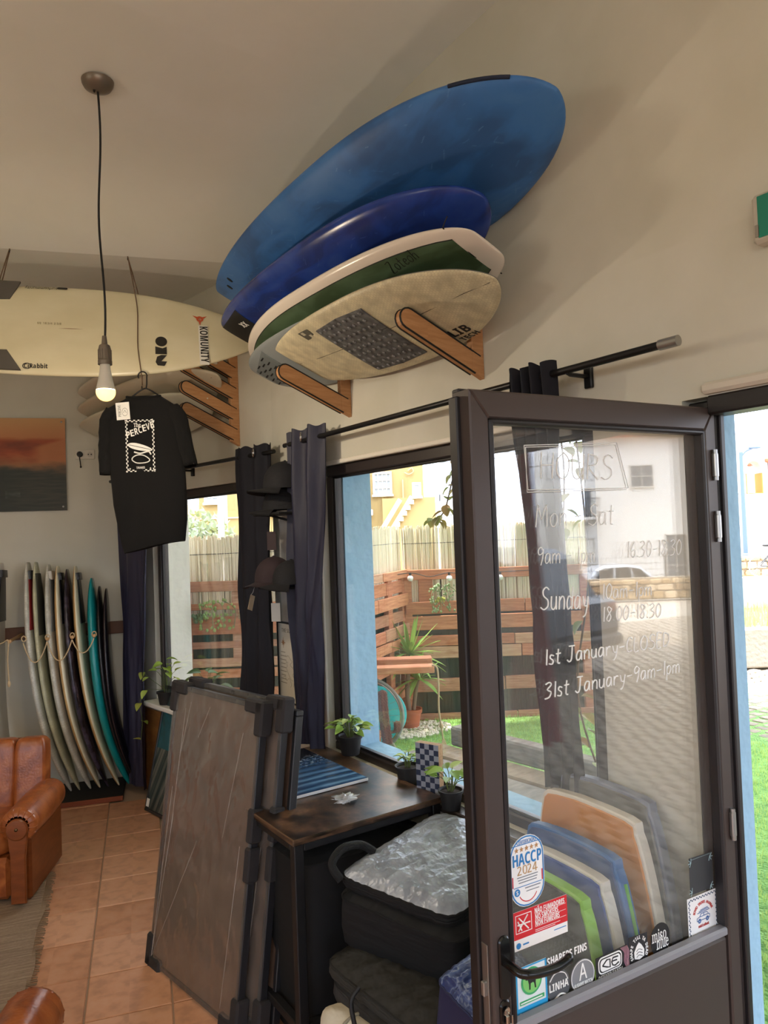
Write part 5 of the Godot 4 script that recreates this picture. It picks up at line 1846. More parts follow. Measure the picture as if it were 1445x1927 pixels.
func wall_things() -> void:
	var f := frame_of(BACK_D, Vector3.UP, CORNER)
	var o := thing("wave_photograph", "glossy unframed photograph of an orange sunset wave on the back wall", "picture", CORNER + BACK_D * -0.835 + BACK_N * 0.016 + Vector3.UP * 2.338, f.basis)
	var g := Geo.new()
	g.box(Vector3.ZERO, Vector3(0.91, 0.675, 0.006))
	gpart("panel", g, mat(col("33302c"), 0.4), o)
	g = Geo.new()
	g.quad(Vector3(-0.455, -0.3375, 0.0036), Vector3(0.455, -0.3375, 0.0036), Vector3(0.455, 0.3375, 0.0036), Vector3(-0.455, 0.3375, 0.0036))
	gpart("print", g, mapped(wave_picture(512, 384), 0.55), o)
	for s in [[-1, -1], [1, -1], [1, 1], [-1, 1]]:
		g = Geo.new()
		g.x = Transform3D(Basis(Vector3.RIGHT, PI / 2), Vector3(0.43 * s[0], 0.31 * s[1], 0.0035))
		g.lathe([Vector2(0.007, 0), Vector2(0.007, 0.004), Vector2(0.004, 0.006), Vector2(0, 0.006)], 16)
		gpart("screw_cap", g, M.steel, o)
	# double socket
	o = thing("wall_socket", "white double wall socket with a round black plug and its short cord", "socket", CORNER + BACK_D * -0.25 + Vector3.UP * 2.41, f.basis)
	g = Geo.new()
	g.box(Vector3(0, 0, 0.005), Vector3(0.135, 0.07, 0.01), 0.003)
	gpart("plate", g, mat(col("d8d2c6"), 0.5), o)
	g = Geo.new()
	g.x = Transform3D(Basis(Vector3.RIGHT, PI / 2), Vector3(0.034, 0, 0.0105))
	g.lathe([Vector2(0.02, 0), Vector2(0.02, 0.001), Vector2(0.0, 0.001)], 20)
	gpart("socket_face", g, mat(col("c9c2b5"), 0.5), o)
	g = Geo.new()
	for e in [0.024, 0.044]: ring2(g, Vector2(e, 0), 0.0, 0.005, 0.0122)
	gpart("contact_hole", g, M.black, o)
	g = Geo.new()
	g.x = Transform3D(Basis(Vector3.RIGHT, PI / 2), Vector3(-0.034, 0, 0.01))
	g.lathe([Vector2(0.021, 0), Vector2(0.021, 0.02), Vector2(0.016, 0.03), Vector2(0, 0.031)], 24)
	gpart("plug", g, M.black, o)
	g = Geo.new()
	g.tube(smooth([Vector3(-0.034, -0.005, 0.036), Vector3(-0.034, -0.03, 0.04), Vector3(-0.031, -0.06, 0.03), Vector3(-0.03, -0.09, 0.012)], 4), 0.004, 6)
	g.ball(Vector3(-0.03, -0.092, 0.01), Vector3(0.007, 0.008, 0.007))
	gpart("cord", g, M.black, o)
	# exit sign at the picture's edge
	o = thing("exit_sign", "green and white emergency exit light box high on the wall above the doorway", "exit sign", Vector3(WX - 0.022, 2.47, -0.782), Basis(Vector3(0, 0, 1), Vector3.UP, Vector3(-1, 0, 0)))
	g = Geo.new()
	g.box(Vector3(0, 0, 0), Vector3(0.35, 0.12, 0.044), 0.008)
	gpart("housing", g, mat(col("bdb6a8"), 0.4), o)
	g = Geo.new()
	g.box(Vector3(0.0, 0.002, 0.023), Vector3(0.315, 0.1, 0.004), 0.001)
	gpart("green_panel", g, mat(col("13806a"), 0.35), o)
	g = Geo.new()
	g.box(Vector3(-0.16, -0.03, 0.023), Vector3(0.012, 0.03, 0.004), 0.001)
	gpart("test_button", g, mat(col("8f897d"), 0.4), o)
	g = Geo.new()
	g.x = at_xy(0.09, 0.002, 0.0255)
	g.prism(PackedVector2Array([Vector2(-0.03, -0.035), Vector2(0.03, -0.035), Vector2(0.03, 0.035), Vector2(-0.03, 0.035)]), 0.001)
	g.x = at_xy(0.0, 0.002, 0.0255)
	g.prism(PackedVector2Array([Vector2(-0.04, -0.008), Vector2(0.0, -0.008), Vector2(0.0, -0.024), Vector2(0.035, 0), Vector2(0.0, 0.024), Vector2(0.0, 0.008), Vector2(-0.04, 0.008)]), 0.001)
	gpart("arrow", g, M.white, o)

# ---------------------------------------------------------------- armchairs and rug
func make_armchair(label: String, at: Vector3, turn: float = 0.0) -> Node3D:
	var zd := Vector3(0.453, 0, -0.89).normalized()
	var xd := Vector3(-0.89, 0, -0.453).normalized()
	var o := thing("armchair", label, "armchair", at, Basis(Vector3.UP, turn) * Basis(xd, Vector3.UP, zd), "low brown leather armchairs")
	var lea := bump(mapped(noise_image(256, 256, 81, 4, 4, [[0.15, col("7d3f1c")], [0.5, col("9a5226")], [0.85, col("ae6534")]], 0.5), 0.3, Vector3(2, 2, 2), false, true), grey_noise(256, 83, 0.12, 3), 0.06)
	var dark := mapped(wood_image(128, 128, 84, col("6b3414"), col("8e4d22"), 2.0, 9.0), 0.35, Vector3(2, 2, 2), false, true)
	var W := 0.74
	for side in 2:
		var x0: float = 0.0 if side == 0 else W
		var sx: float = 1.0 if side == 0 else -1.0
		var g := Geo.new()
		g.box(Vector3(x0 + sx * 0.055, 0.19, 0.27), Vector3(0.09, 0.36, 0.50), 0.012)
		gpart("side_panel", g, dark, o)
		# padded roll: a long barrel, fuller in front
		g = Geo.new()
		var rows := []
		for i in 15:
			var t := i / 14.0
			var z := lerpf(-0.055, 0.50, t)
			var r := 0.083 + 0.008 * sin(t * PI)
			if i == 0: r = 0.055
			if i == 1: r = 0.078
			if i == 14: r = 0.05
			if i == 13: r = 0.075
			if i == 1: z = -0.05
			if i == 2: z = -0.03
			var row := []
			for j in 24:
				var a := TAU * j / 24
				row.append(Vector3(x0 + sx * 0.045 + cos(a) * r, 0.395 + sin(a) * r * 0.95, z))
			rows.append(row)
		g.grid(rows, true, false, [], false)
		var arm := gpart("armrest", g, lea, o)
		# gathers round the front of the roll
		g = Geo.new()
		for j in 16:
			var a := TAU * j / 16 + 0.1
			g.tube([Vector3(x0 + sx * 0.045 + cos(a) * 0.05, 0.395 + sin(a) * 0.048, -0.0565), Vector3(x0 + sx * 0.045 + cos(a) * 0.075, 0.395 + sin(a) * 0.072, -0.051), Vector3(x0 + sx * 0.045 + cos(a) * 0.086, 0.395 + sin(a) * 0.082, -0.03)], 0.003, 5)
		gpart("gathers", g, lea, arm)
		g = Geo.new()
		g.x = Transform3D(Basis(Vector3.RIGHT, -PI / 2), Vector3(x0 + sx * 0.045, 0.385, -0.055))
		g.lathe([Vector2(0.052, 0), Vector2(0.052, 0.01), Vector2(0.046, 0.016), Vector2(0.0, 0.018)], 28)
		g.x = Transform3D()
		g.prism_at(PackedVector2Array([Vector2(x0 + sx * 0.045 - 0.05, 0.38), Vector2(x0 + sx * 0.045 + 0.05, 0.38), Vector2(x0 + sx * 0.045 + 0.035, 0.25), Vector2(x0 + sx * 0.045 + 0.035, 0.03), Vector2(x0 + sx * 0.045 - 0.035, 0.03), Vector2(x0 + sx * 0.045 - 0.035, 0.25)]), -0.052, 0.02, 0.004)
		gpart("front_facing", g, dark, o)
		g = Geo.new()
		g.ball(Vector3(x0 + sx * 0.045, 0.388, -0.075), Vector3(0.008, 0.008, 0.005))
		gpart("stud", g, mat(col("6a5236"), 0.3, 0.8), o)
	var g := Geo.new()
	g.box(Vector3(W / 2, 0.13, 0.24), Vector3(W - 0.2, 0.2, 0.5), 0.02)
	gpart("base", g, lea, o)
	g = Geo.new()
	cushion(g, Vector3(W / 2, 0.29, 0.20), Vector3(W - 0.19, 0.15, 0.46), 0.5)
	gpart("seat", g, lea, o)
	# back in upholstered channels
	for k in 4:
		g = Geo.new()
		var wch := (W - 0.12) / 4.0
		g.x = Transform3D(Basis(Vector3.RIGHT, 0.12), Vector3(0.06 + wch * (k + 0.5), 0.50, 0.45))
		cushion(g, Vector3.ZERO, Vector3(wch + 0.012, 0.40, 0.13), 0.35)
		gpart("backrest", g, lea, o)
	g = Geo.new()
	g.x = Transform3D(Basis(Vector3.RIGHT, 0.12), Vector3(W / 2, 0.38, 0.51))
	g.box(Vector3.ZERO, Vector3(W - 0.14, 0.6, 0.05), 0.02)
	gpart("back_panel", g, dark, o)
	for e in [[0.06, 0.04], [W - 0.06, 0.04], [0.06, 0.48], [W - 0.06, 0.48]]:
		g = Geo.new()
		g.x = Transform3D(Basis(), Vector3(e[0], 0, e[1]))
		g.lathe([Vector2(0, 0), Vector2(0.016, 0), Vector2(0.022, 0.04), Vector2(0, 0.04)], 12)
		gpart("leg", g, dark, o)
	return o

func cushion(g: Geo, c: Vector3, s: Vector3, e: float) -> void:  # a rounded box, fuller in the middle
	var rows := []
	for i in 21:
		var a := -PI / 2 + PI * i / 20.0
		var row := []
		for j in 36:
			var b := TAU * j / 36
			row.append(c + Vector3(spow(cos(a), e) * spow(cos(b), e) * s.x / 2, spow(sin(a), e) * s.y / 2, -spow(cos(a), e) * spow(sin(b), e) * s.z / 2))
		rows.append(row)
	g.grid(rows, true, false, [], true)

func seating() -> void:
	make_armchair("low brown leather armchair with rolled arms, standing by the upright surfboards", Vector3(0.605, 0, -4.06))
	make_armchair("nearer brown leather armchair, only the end of one arm showing at the bottom edge", Vector3(-0.282, 0, -2.69), PI)
	# rug with a fringe
	var e0 := Vector3(0.735, 0.004, -4.36)
	var d := Vector3(-0.245, 0, 0.97).normalized()
	var n := Vector3(-d.z, 0, d.x)
	var o := thing("rug", "flat woven beige rug with a short fringe along its edge, under the armchairs", "rug")
	var im := Image.create(256, 512, false, Image.FORMAT_RGB8)
	var f := noise(88, 1.0, 4)
	for y in 512:
		for x in 256:
			var t := 0.5 + 0.5 * f.get_noise_2d(x * 0.02, y * 0.35) + 0.25 * f.get_noise_2d(x * 0.5, y * 0.9)
			im.set_pixel(x, y, col("6f5a49").lerp(col("a8937b"), clampf(t, 0, 1)))
	var rm := mapped(im, 0.95)
	bump(rm, tex(im), 0.5)
	var P := []
	for i in 41:
		var row := []
		for j in 21:
			var w := 0.003 * sin(i * 0.9) + 0.002 * sin(j * 1.3)
			row.append(e0 + d * (2.4 * i / 40.0) + n * (1.7 * j / 20.0) + Vector3(0, 0.006 + w, 0) + n * (0.012 * sin(i * 0.7) if j == 0 else 0.0))
		P.append(row)
	var g := Geo.new()
	g.grid(P, false, false, [], true)
	gpart("weave", g, rm, o)
	g = Geo.new()
	rng.seed = 5
	for i in 190:
		var p := e0 + d * (2.4 * i / 190.0)
		var l := rng.randf_range(0.016, 0.034)
		var q := p - n * l + d * rng.randf_range(-0.008, 0.008)
		g.tube([p + Vector3(0, 0.006, 0) + n * 0.01, (p + q) / 2 + Vector3(0, 0.005, 0), q + Vector3(0, 0.002, 0)], 0.0028, 4)
	gpart("fringe", g, mat(col("8d7660"), 0.95), o).set_meta("kind", "stuff")

# ---------------------------------------------------------------- framed prints leaning about
func leaning_frame(label: String, f: Transform3D, w: float, h: float, face: Material, wrapped: bool) -> Node3D:
	# x along the bottom edge, y up the frame, z out of its face
	var o := thing("framed_print", label, "framed print", f.origin, f.basis)
	var b := 0.02
	var fr := mat(col("232326"), 0.4)
	for s in [[Vector3(w / 2, b / 2, -0.0), Vector3(w, b, 0.032)], [Vector3(w / 2, h - b / 2, 0), Vector3(w, b, 0.032)], [Vector3(b / 2, h / 2, 0), Vector3(b, h - 2 * b, 0.032)], [Vector3(w - b / 2, h / 2, 0), Vector3(b, h - 2 * b, 0.032)]]:
		var g := Geo.new()
		g.box(s[0], s[1], 0.003)
		gpart("frame", g, fr, o)
	var g := Geo.new()
	g.box(Vector3(w / 2, h / 2, 0.002), Vector3(w - 2 * b, h - 2 * b, 0.016))
	gpart("print", g, face, o)
	if wrapped:
		for s in [[0, 0], [1, 0], [1, 1], [0, 1]]:
			g = Geo.new()
			var cx: float = 0.045 if s[0] == 0 else w - 0.045
			var cy: float = 0.012 if s[1] == 0 else h - 0.012
			g.box(Vector3(cx, cy, 0.0), Vector3(0.12, 0.05, 0.056), 0.008)
			g.box(Vector3(0.008 if s[0] == 0 else w - 0.008, 0.05 if s[1] == 0 else h - 0.05, 0.0), Vector3(0.05, 0.13, 0.056), 0.008)
			gpart("corner_guard", g, mat(col("2a2728"), 0.85), o)
		for e in [0.62, 0.50]:
			g = Geo.new()
			g.box(Vector3(w - 0.006, h * e, 0.002), Vector3(0.036, 0.12, 0.05), 0.006)
			gpart("edge_guard", g, mat(col("2a2728"), 0.85), o)
		# clear film with creases
		var P := []
		var nz := noise(95, 1.0, 4)
		for i in 61:
			var row := []
			for j in 41:
				var x := w * j / 40.0
				var y := h * i / 60.0
				var cr := absf(nz.get_noise_2d(x * 7.0 + y * 1.2, y * 3.2 - x * 2.0))
				row.append(Vector3(x, y, 0.0185 + 0.006 * (1.0 - cr * 3.0) * smoothstep(0.0, 0.08, x / w) * smoothstep(0.0, 0.08, 1.0 - x / w)))
			P.append(row)
		g = Geo.new()
		g.grid(P, false, false, [], true)
		var film := StandardMaterial3D.new()
		film.transparency = BaseMaterial3D.TRANSPARENCY_ALPHA
		film.albedo_color = Color(0.8, 0.78, 0.75, 0.10); film.roughness = 0.12
		gpart("plastic_wrap", g, film, o, "clear creased plastic wrap")
		# ridges where the film is pulled tight
		g = Geo.new()
		for e in [[0.03, 0.03, 0.30, 0.56], [0.03, 0.03, 0.07, 0.72], [0.03, 0.03, 0.10, 0.62], [0.12, 1.05, 0.09, 0.55], [0.56, 1.02, 0.48, 0.62], [0.60, 0.62, 0.56, 0.05], [0.31, 1.08, 0.24, 0.95], [0.16, 1.08, 0.11, 0.86]]:
			g.tube(smooth([Vector3(e[0] * w / 0.66, e[1], 0.022), Vector3((e[0] + e[2]) / 2 * w / 0.66 + 0.006, (e[1] + e[3]) / 2, 0.026), Vector3(e[2] * w / 0.66, e[3], 0.022)], 4), 0.0016, 4)
		var cf: StandardMaterial3D = film.duplicate()
		cf.albedo_color = Color(0.85, 0.82, 0.78, 0.2)
		gpart("crease", g, cf, o)
	return o

func framed_pictures() -> void:
	var X := Vector3(0.16, 0, 0.987)
	var Y := Vector3(0.141, 0.99, 0.0)
	var f := frame_of(X, Y, Vector3(0.925, 0.0, -3.2))
	var brown := mapped(noise_image(128, 256, 97, 2, 3, [[0.2, col("574439")], [0.8, col("6a5548")]], 0.6), 0.22)
	leaning_frame("large plastic wrapped framed print leaning against the table, front of its stack", f, 0.665, 1.137, brown, true)
	f.origin += Vector3(0.058, 0.0, 0.045)
	leaning_frame("plastic wrapped framed print with foam corners, second in the leaning stack", f, 0.675, 1.15, brown, true)
	f.origin += Vector3(0.052, 0.0, 0.02)
	leaning_frame("third framed print in the leaning stack, only its dark edge showing", f, 0.67, 1.11, brown, false)
	# dark one against the wall below the far window
	var base := Vector3(1.425, 0.003, -4.966)
	var xd := Vector3(0.058, 0, 0.302)
	var yd := -FAR_N * 0.17 + Vector3.UP * 0.74
	f = frame_of(xd, yd, base)
	var im := Image.create(96, 256, false, Image.FORMAT_RGB8)
	var nz := noise(99, 1.0, 4)
	for y in 256:
		for x in 96:
			var v := y / 256.0
			var n := nz.get_noise_2d(x * 0.03 + v * 3.0, v * 6.0)
			var c := col("1f5560").lerp(col("2c3a3a"), smoothstep(0.1, 0.45, v + n * 0.2))
			c = c.lerp(col("8a8478"), smoothstep(0.25, 0.6, v) * clampf(nz.get_noise_2d(x * 0.06 - y * 0.02, 3.0) + 0.25, 0, 0.7))
			im.set_pixel(x, y, c)
	var o := leaning_frame("tall narrow dark framed sea picture leaning below the far window's plant", f, 0.33, 0.80, mapped(im, 0.15, Vector3(3.2, 1.3, 1)), false)
	var g := Geo.new()
	g.box(Vector3(0.035, 0.055, 0.0175), Vector3(0.035, 0.05, 0.001))
	gpart("paper_label", g, M.white, o)

# ---------------------------------------------------------------- table, its things and the bags
func table_and_bags() -> void:
	var rust := wood_image(512, 512, 101, col("150e0a"), col("846349"), 4.0, 6.0, 0.9)
	var tmat := mapped(rust, 0.28, Vector3(1, 1, 1))
	var o := thing("table", "dark rustic topped table with black metal legs in front of the near window", "table", Vector3(1.43, 0, -2.703))
	var W := 0.63
	var D := 0.935
	var g := Geo.new()
	g.box(Vector3(0, 0.739, 0), Vector3(W, 0.022, D), 0.003)
	g.quad(Vector3(-W / 2 + 0.004, 0.7503, D / 2 - 0.004), Vector3(W / 2 - 0.004, 0.7503, D / 2 - 0.004), Vector3(W / 2 - 0.004, 0.7503, -D / 2 + 0.004), Vector3(-W / 2 + 0.004, 0.7503, -D / 2 + 0.004))
	gpart("tabletop", g, tmat, o)
	var bm := mat(col("131315"), 0.5)
	for sx in [-1.0, 1.0]:
		for sz in [-1.0, 1.0]:
			g = Geo.new()
			g.box(Vector3(sx * (W / 2 - 0.025), 0.364, sz * (D / 2 - 0.025)), Vector3(0.035, 0.728, 0.035), 0.003)
			gpart("leg", g, bm, o)
	for e in [[Vector3(0, 0.715, D / 2 - 0.025), Vector3(W - 0.09, 0.03, 0.03)], [Vector3(0, 0.715, -D / 2 + 0.025), Vector3(W - 0.09, 0.03, 0.03)], [Vector3(W / 2 - 0.025, 0.715, 0), Vector3(0.03, 0.03, D - 0.09)], [Vector3(-W / 2 + 0.025, 0.715, 0), Vector3(0.03, 0.03, D - 0.09)], [Vector3(-W / 2 + 0.025, 0.12, 0), Vector3(0.03, 0.03, D - 0.09)], [Vector3(0, 0.12, D / 2 - 0.025), Vector3(W - 0.09, 0.03, 0.03)], [Vector3(W / 2 - 0.025, 0.12, 0), Vector3(0.03, 0.03, D - 0.09)]]:
		g = Geo.new()
		g.box(e[0], e[1], 0.003)
		gpart("rail", g, bm, o)
	g = Geo.new()
	g.box(Vector3(0, 0.33, -0.12), Vector3(W - 0.08, 0.018, D - 0.34), 0.003)
	gpart("shelf", g, tmat, o)
	# mounted photograph lying on it
	o = thing("photo_panel", "mounted photograph of blue swell lines lying flat on the table", "photograph", Vector3(1.45, 0.7515, -2.845))
	g = Geo.new()
	g.box(Vector3(0, 0.006, 0), Vector3(0.355, 0.011, 0.55), 0.001)
	gpart("mount", g, mat(col("dfe3e6"), 0.5), o)
	var im := Image.create(256, 384, false, Image.FORMAT_RGB8)
	var nz := noise(107, 1.0, 5)
	for y in 384:
		for x in 256:
			var u := x / 256.0
			var v := y / 384.0       # 0 far, 1 near
			var n := nz.get_noise_2d(u * 2.0, v * 10.0)
			var swell := 0.5 + 0.5 * sin((v + n * 0.02) * 62.0)
			var c := col("1d3b63").lerp(col("6f9cc9"), pow(swell, 1.4) * smoothstep(0.35, 0.75, v) * 0.85 + 0.12)
			var land := 1.0 - smoothstep(0.22, 0.34, v + n * 0.1)
			c = c.lerp(col("121722"), land)
			var foam := clampf(nz.get_noise_2d(u * 14.0, v * 30.0) * 2.2 - 0.15, 0, 1) * smoothstep(0.12, 0.26, v) * (1.0 - smoothstep(0.36, 0.52, v + n * 0.1))
			c = c.lerp(col("dfe7ee"), foam * 0.8)
			im.set_pixel(x, y, c)
	g = Geo.new()
	g.quad(Vector3(-0.1765, 0.0118, 0.274), Vector3(0.1765, 0.0118, 0.274), Vector3(0.1765, 0.0118, -0.274), Vector3(-0.1765, 0.0118, -0.274))
	gpart("print", g, mapped(im, 0.22), o)
	# crumpled clear plastic
	g = Geo.new()
	var rows := []
	var f2 := noise(109, 9.0, 3)
	for i in 13:
		var a := -PI / 2 + PI * i / 12.0
		var row := []
		for j in 22:
			var b := TAU * j / 22
			var dr := Vector3(cos(a) * cos(b), sin(a), -cos(a) * sin(b))
			var k := 1.0 + 1.2 * f2.get_noise_3dv(dr * 0.35)
			row.append(Vector3(dr.x * 0.042, dr.y * 0.013, dr.z * 0.028) * k + Vector3(1.43, 0.766, -2.425))
		rows.append(row)
	g.grid(rows, true, false, [], true)
	var cm := StandardMaterial3D.new()
	cm.transparency = BaseMaterial3D.TRANSPARENCY_ALPHA
	cm.albedo_color = Color(0.93, 0.94, 0.95, 0.35); cm.roughness = 0.1
	single("plastic_bag", g, cm, "small crumpled clear plastic bag on the table beside the photograph", "plastic bag")
	# board bags piled under and beside the table
	var silver := bump(mapped(noise_image(256, 256, 113, 5, 5, [[0.2, col("8b93a0")], [0.8, col("b0b8c6")]]), 0.4, Vector3.ONE * 2.0, false, true), ridged(256, 115, 0.03), 0.6)
	silver.metallic = 0.35
	var nylon := bump(mat(col("08090c"), 0.8).duplicate(), grey_noise(128, 117, 0.06, 4), 0.3)
	var A := Vector3(1.215, 0.675, -2.13)
	var ex := (Vector3(1.705, 0.738, -2.21) - A)
	var ez := (Vector3(1.385, 0.628, -1.75) - A)
	o = bag_slab("silver topped padded board bag lying over the pile next to the table", A, ex, ez, 0.055, silver, nylon, 121)
	g = Geo.new()
	var h0 := A + ex * 0.02 + Vector3(-0.005, -0.04, 0.02)
	g.tube(smooth([h0, h0 + Vector3(-0.015, 0.045, -0.03), h0 + Vector3(0.04, 0.075, -0.05), h0 + Vector3(0.11, 0.068, -0.05), h0 + Vector3(0.15, 0.04, -0.03)], 6), 0.014, 8)
	gpart("handle", g, nylon, o, "thick black carrying handle")
	bag_slab("plain black padded board bag right under the silver topped one", A + Vector3(-0.015, -0.06, 0.01), ex, ez * 1.05, 0.19, nylon, nylon, 123)
	bag_slab("tall black board bag stored upright under the table, behind its legs", Vector3(1.17, 0.66, -2.95), Vector3(0.52, 0, 0), Vector3(0, 0, 0.68), 0.64, nylon, nylon, 125)
	var olive := bump(mat(col("2b2a26"), 0.8).duplicate(), grey_noise(128, 127, 0.06, 4), 0.6)
	bag_slab("olive grey board bag in the middle of the pile, with a folded lower edge", Vector3(1.155, 0.425, -2.13), Vector3(0.52, 0.02, -0.05), Vector3(0.06, -0.03, 0.50), 0.06, olive, olive, 131)
	o = bag_slab("dark grey board bag with a black webbing strap, below the olive one", Vector3(1.165, 0.365, -2.12), Vector3(0.5, 0, -0.03), Vector3(0.04, -0.03, 0.52), 0.07, mat(col("33312f"), 0.85), mat(col("2b2928"), 0.85), 133)
	g = Geo.new()
	var p0 := Vector3(1.145, 0.375, -1.93)
	g.tube(smooth([p0 + Vector3(0.02, 0.03, 0), p0 + Vector3(-0.01, 0.0, 0.0), p0 + Vector3(-0.008, -0.06, 0.01), p0 + Vector3(0.0, -0.10, 0.02), p0 + Vector3(0.01, -0.09, 0.05), p0 + Vector3(0.0, -0.04, 0.08), p0 + Vector3(0.0, -0.03, 0.2)], 5), 0.007, 6)
	gpart("strap", g, M.black, o)
	for k in 2:
		var q: Vector3 = [Vector3(1.16, 0.245, -2.08), Vector3(1.10, 0.13, -2.04)][k]
		g = Geo.new()
		var rr := []
		for i in 19:
			var t := i / 18.0
			var r: float = [0.062, 0.075][k] * (1.0 if i > 0 and i < 18 else 0.7)
			var row := []
			for j in 20:
				var a := TAU * j / 20
				row.append(q + Vector3(0.05, -0.01, 0.98).normalized() * (0.62 * t) + Vector3(cos(a) * r * 1.15, sin(a) * r + 0.006 * sin(t * 9.0 + j), 0))
			rr.append(row)
		g.grid(rr, true)
		o = thing("rolled_cover", ["cream rolled board cover stuck under the dark bags", "second cream rolled cover, lowest in the pile by the floor"][k], "board cover")
		gpart("roll", g, bump(mat(col("cfc6b2"), 0.9).duplicate(), grey_noise(128, 137, 0.05, 4), 0.6), o)
		for e in [0.2, 0.75]:
			g = Geo.new()
			var ring := []
			for j in 20:
				var a := TAU * j / 20
				var r: float = [0.064, 0.077][k]
				ring.append(q + Vector3(0.05, -0.01, 0.98).normalized() * (0.62 * e) + Vector3(cos(a) * r * 1.15, sin(a) * r + 0.004, 0))
			g.tube(ring, 0.005, 5, true)
			gpart("tie", g, mat(col("8f8674"), 0.9), o)
	# base of the pile: a closed crate that carries it
	o = thing("storage_crate", "black storage crate on the floor carrying the pile of board bags", "crate", Vector3(1.44, 0, -1.86))
	for e in [[Vector3(0, 0.02, 0), Vector3(0.46, 0.03, 0.5)], [Vector3(-0.22, 0.15, 0), Vector3(0.02, 0.28, 0.5)], [Vector3(0.22, 0.15, 0), Vector3(0.02, 0.28, 0.5)], [Vector3(0, 0.15, -0.24), Vector3(0.42, 0.28, 0.02)], [Vector3(0, 0.15, 0.24), Vector3(0.42, 0.28, 0.02)], [Vector3(0, 0.285, 0), Vector3(0.46, 0.02, 0.5)]]:
		g = Geo.new()
		g.box(e[0], e[1], 0.004)
		gpart("panel", g, M.black, o)
	# blue marbled soft board bag beside it
	var marb := mapped(noise_image(256, 256, 141, 6, 6, [[0.35, col("16265a")], [0.5, col("22397a")], [0.56, col("b9c2cc")], [0.62, col("3a5288")], [0.8, col("101b40")]], 0.8), 0.5, Vector3.ONE * 2.2, false, true)
	o = bag_slab("blue and white marbled bag standing by the door's lower corner", Vector3(1.19, 0.60, -1.58), Vector3(0.24, 0.03, -0.02), Vector3(0.02, -0.06, 0.22), 0.58, marb, mat(col("141f4a"), 0.5), 143)

func bag_slab(label: String, A: Vector3, ex: Vector3, ez: Vector3, th: float, top: Material, side: Material, seed_: int) -> Node3D:
	var o := thing("board_bag", label, "board bag")
	var nz := noise(seed_, 3.0, 4)
	var n := ez.cross(ex).normalized()
	if n.y < 0: n = -n
	var P := []
	var N := 30
	for i in N + 1:
		var row := []
		for j in N + 1:
			var s := float(i) / N
			var t := float(j) / N
			# rounded corners in plan
			var u := (s - 0.5) * 2.0
			var v := (t - 0.5) * 2.0
			var r := pow(pow(absf(u), 10.0) + pow(absf(v), 10.0), 0.1)
			var m := maxf(absf(u), absf(v))
			var k := (m / r) if r > 0.0 else 1.0
			var p := A + ex * (0.5 + u * k * 0.5) + ez * (0.5 + v * k * 0.5)
			var edge := pow(m, 6.0)
			p += n * (-0.025 * edge + 0.010 * nz.get_noise_2d(s * 1.2, t * 3.4) * (1.0 - edge) + 0.006 * nz.get_noise_2d(s * 5.0 + 9.0, t * 5.0))
			row.append(p)
		P.append(row)
	var g := Geo.new()
	g.grid(P, false, false, [], (ez.cross(ex)).y > 0)
	gpart("top", g, top, o)
	# sides and underside
	var ring := []
	for i in N: ring.append(P[i][0])
	for j in N: ring.append(P[N][j])
	for i in N: ring.append(P[N - i][N])
	for j in N: ring.append(P[0][N - j])
	var c := A + ex * 0.5 + ez * 0.5
	var rows := [ring]
	for e in [[0.25, 1.012], [0.6, 1.02], [0.9, 1.0], [1.0, 0.96], [1.0, 0.02]]:
		var rr := []
		for p in ring:
			var q: Vector3 = c + (p - c) * e[1]
			var dy: float = e[0] * (th - 0.01)
			rr.append(q - n * dy + n * 0.004 * nz.get_noise_3dv(q * 4.0))
		rows.append(rr)
	var g2 := Geo.new()
	var flip: bool = ((rows[1][0] - rows[0][0]) as Vector3).cross(ring[1] - ring[0]).dot(ring[0] - c) < 0
	g2.grid(rows, true, false, [], flip)
	gpart("side", g2, side, o)
	g = Geo.new()
	var piping := []
	for p in ring: piping.append(c + (p - c) * 1.004 - n * 0.004)
	g.tube(piping, 0.004, 5, true)
	gpart("piping", g, side, o)
	return o

# ---------------------------------------------------------------- sill plants and the chequered board
func leaf_mesh(w: float, l: float, curl: float) -> ArrayMesh:
	var P := []
	for i in 8:
		var t := i / 7.0
		var hw := w * 0.5 * pow(sin(PI * pow(t, 0.75)), 0.8) if i > 0 and i < 7 else 0.0006
		var row := []
		for j in 5:
			var s := (j - 2) / 2.0
			row.append(Vector3(s * hw, absf(s) * hw * 0.35 - curl * t * t * l, t * l))
		P.append(row)
	var g := Geo.new()
	g.grid(P, false, false, [], true)
	var Q := []
	for r in P:
		var q := []
		for p in r: q.append(p - Vector3(0, 0.0008, 0))
		Q.append(q)
	g.grid(Q)
	return g.mesh()

func leafy(c1: Color, rough: float = 0.45) -> StandardMaterial3D:
	var m := StandardMaterial3D.new()
	m.albedo_color = c1; m.roughness = rough
	m.backlight_enabled = true; m.backlight = Color(0.7, 0.7, 0.45)
	return m

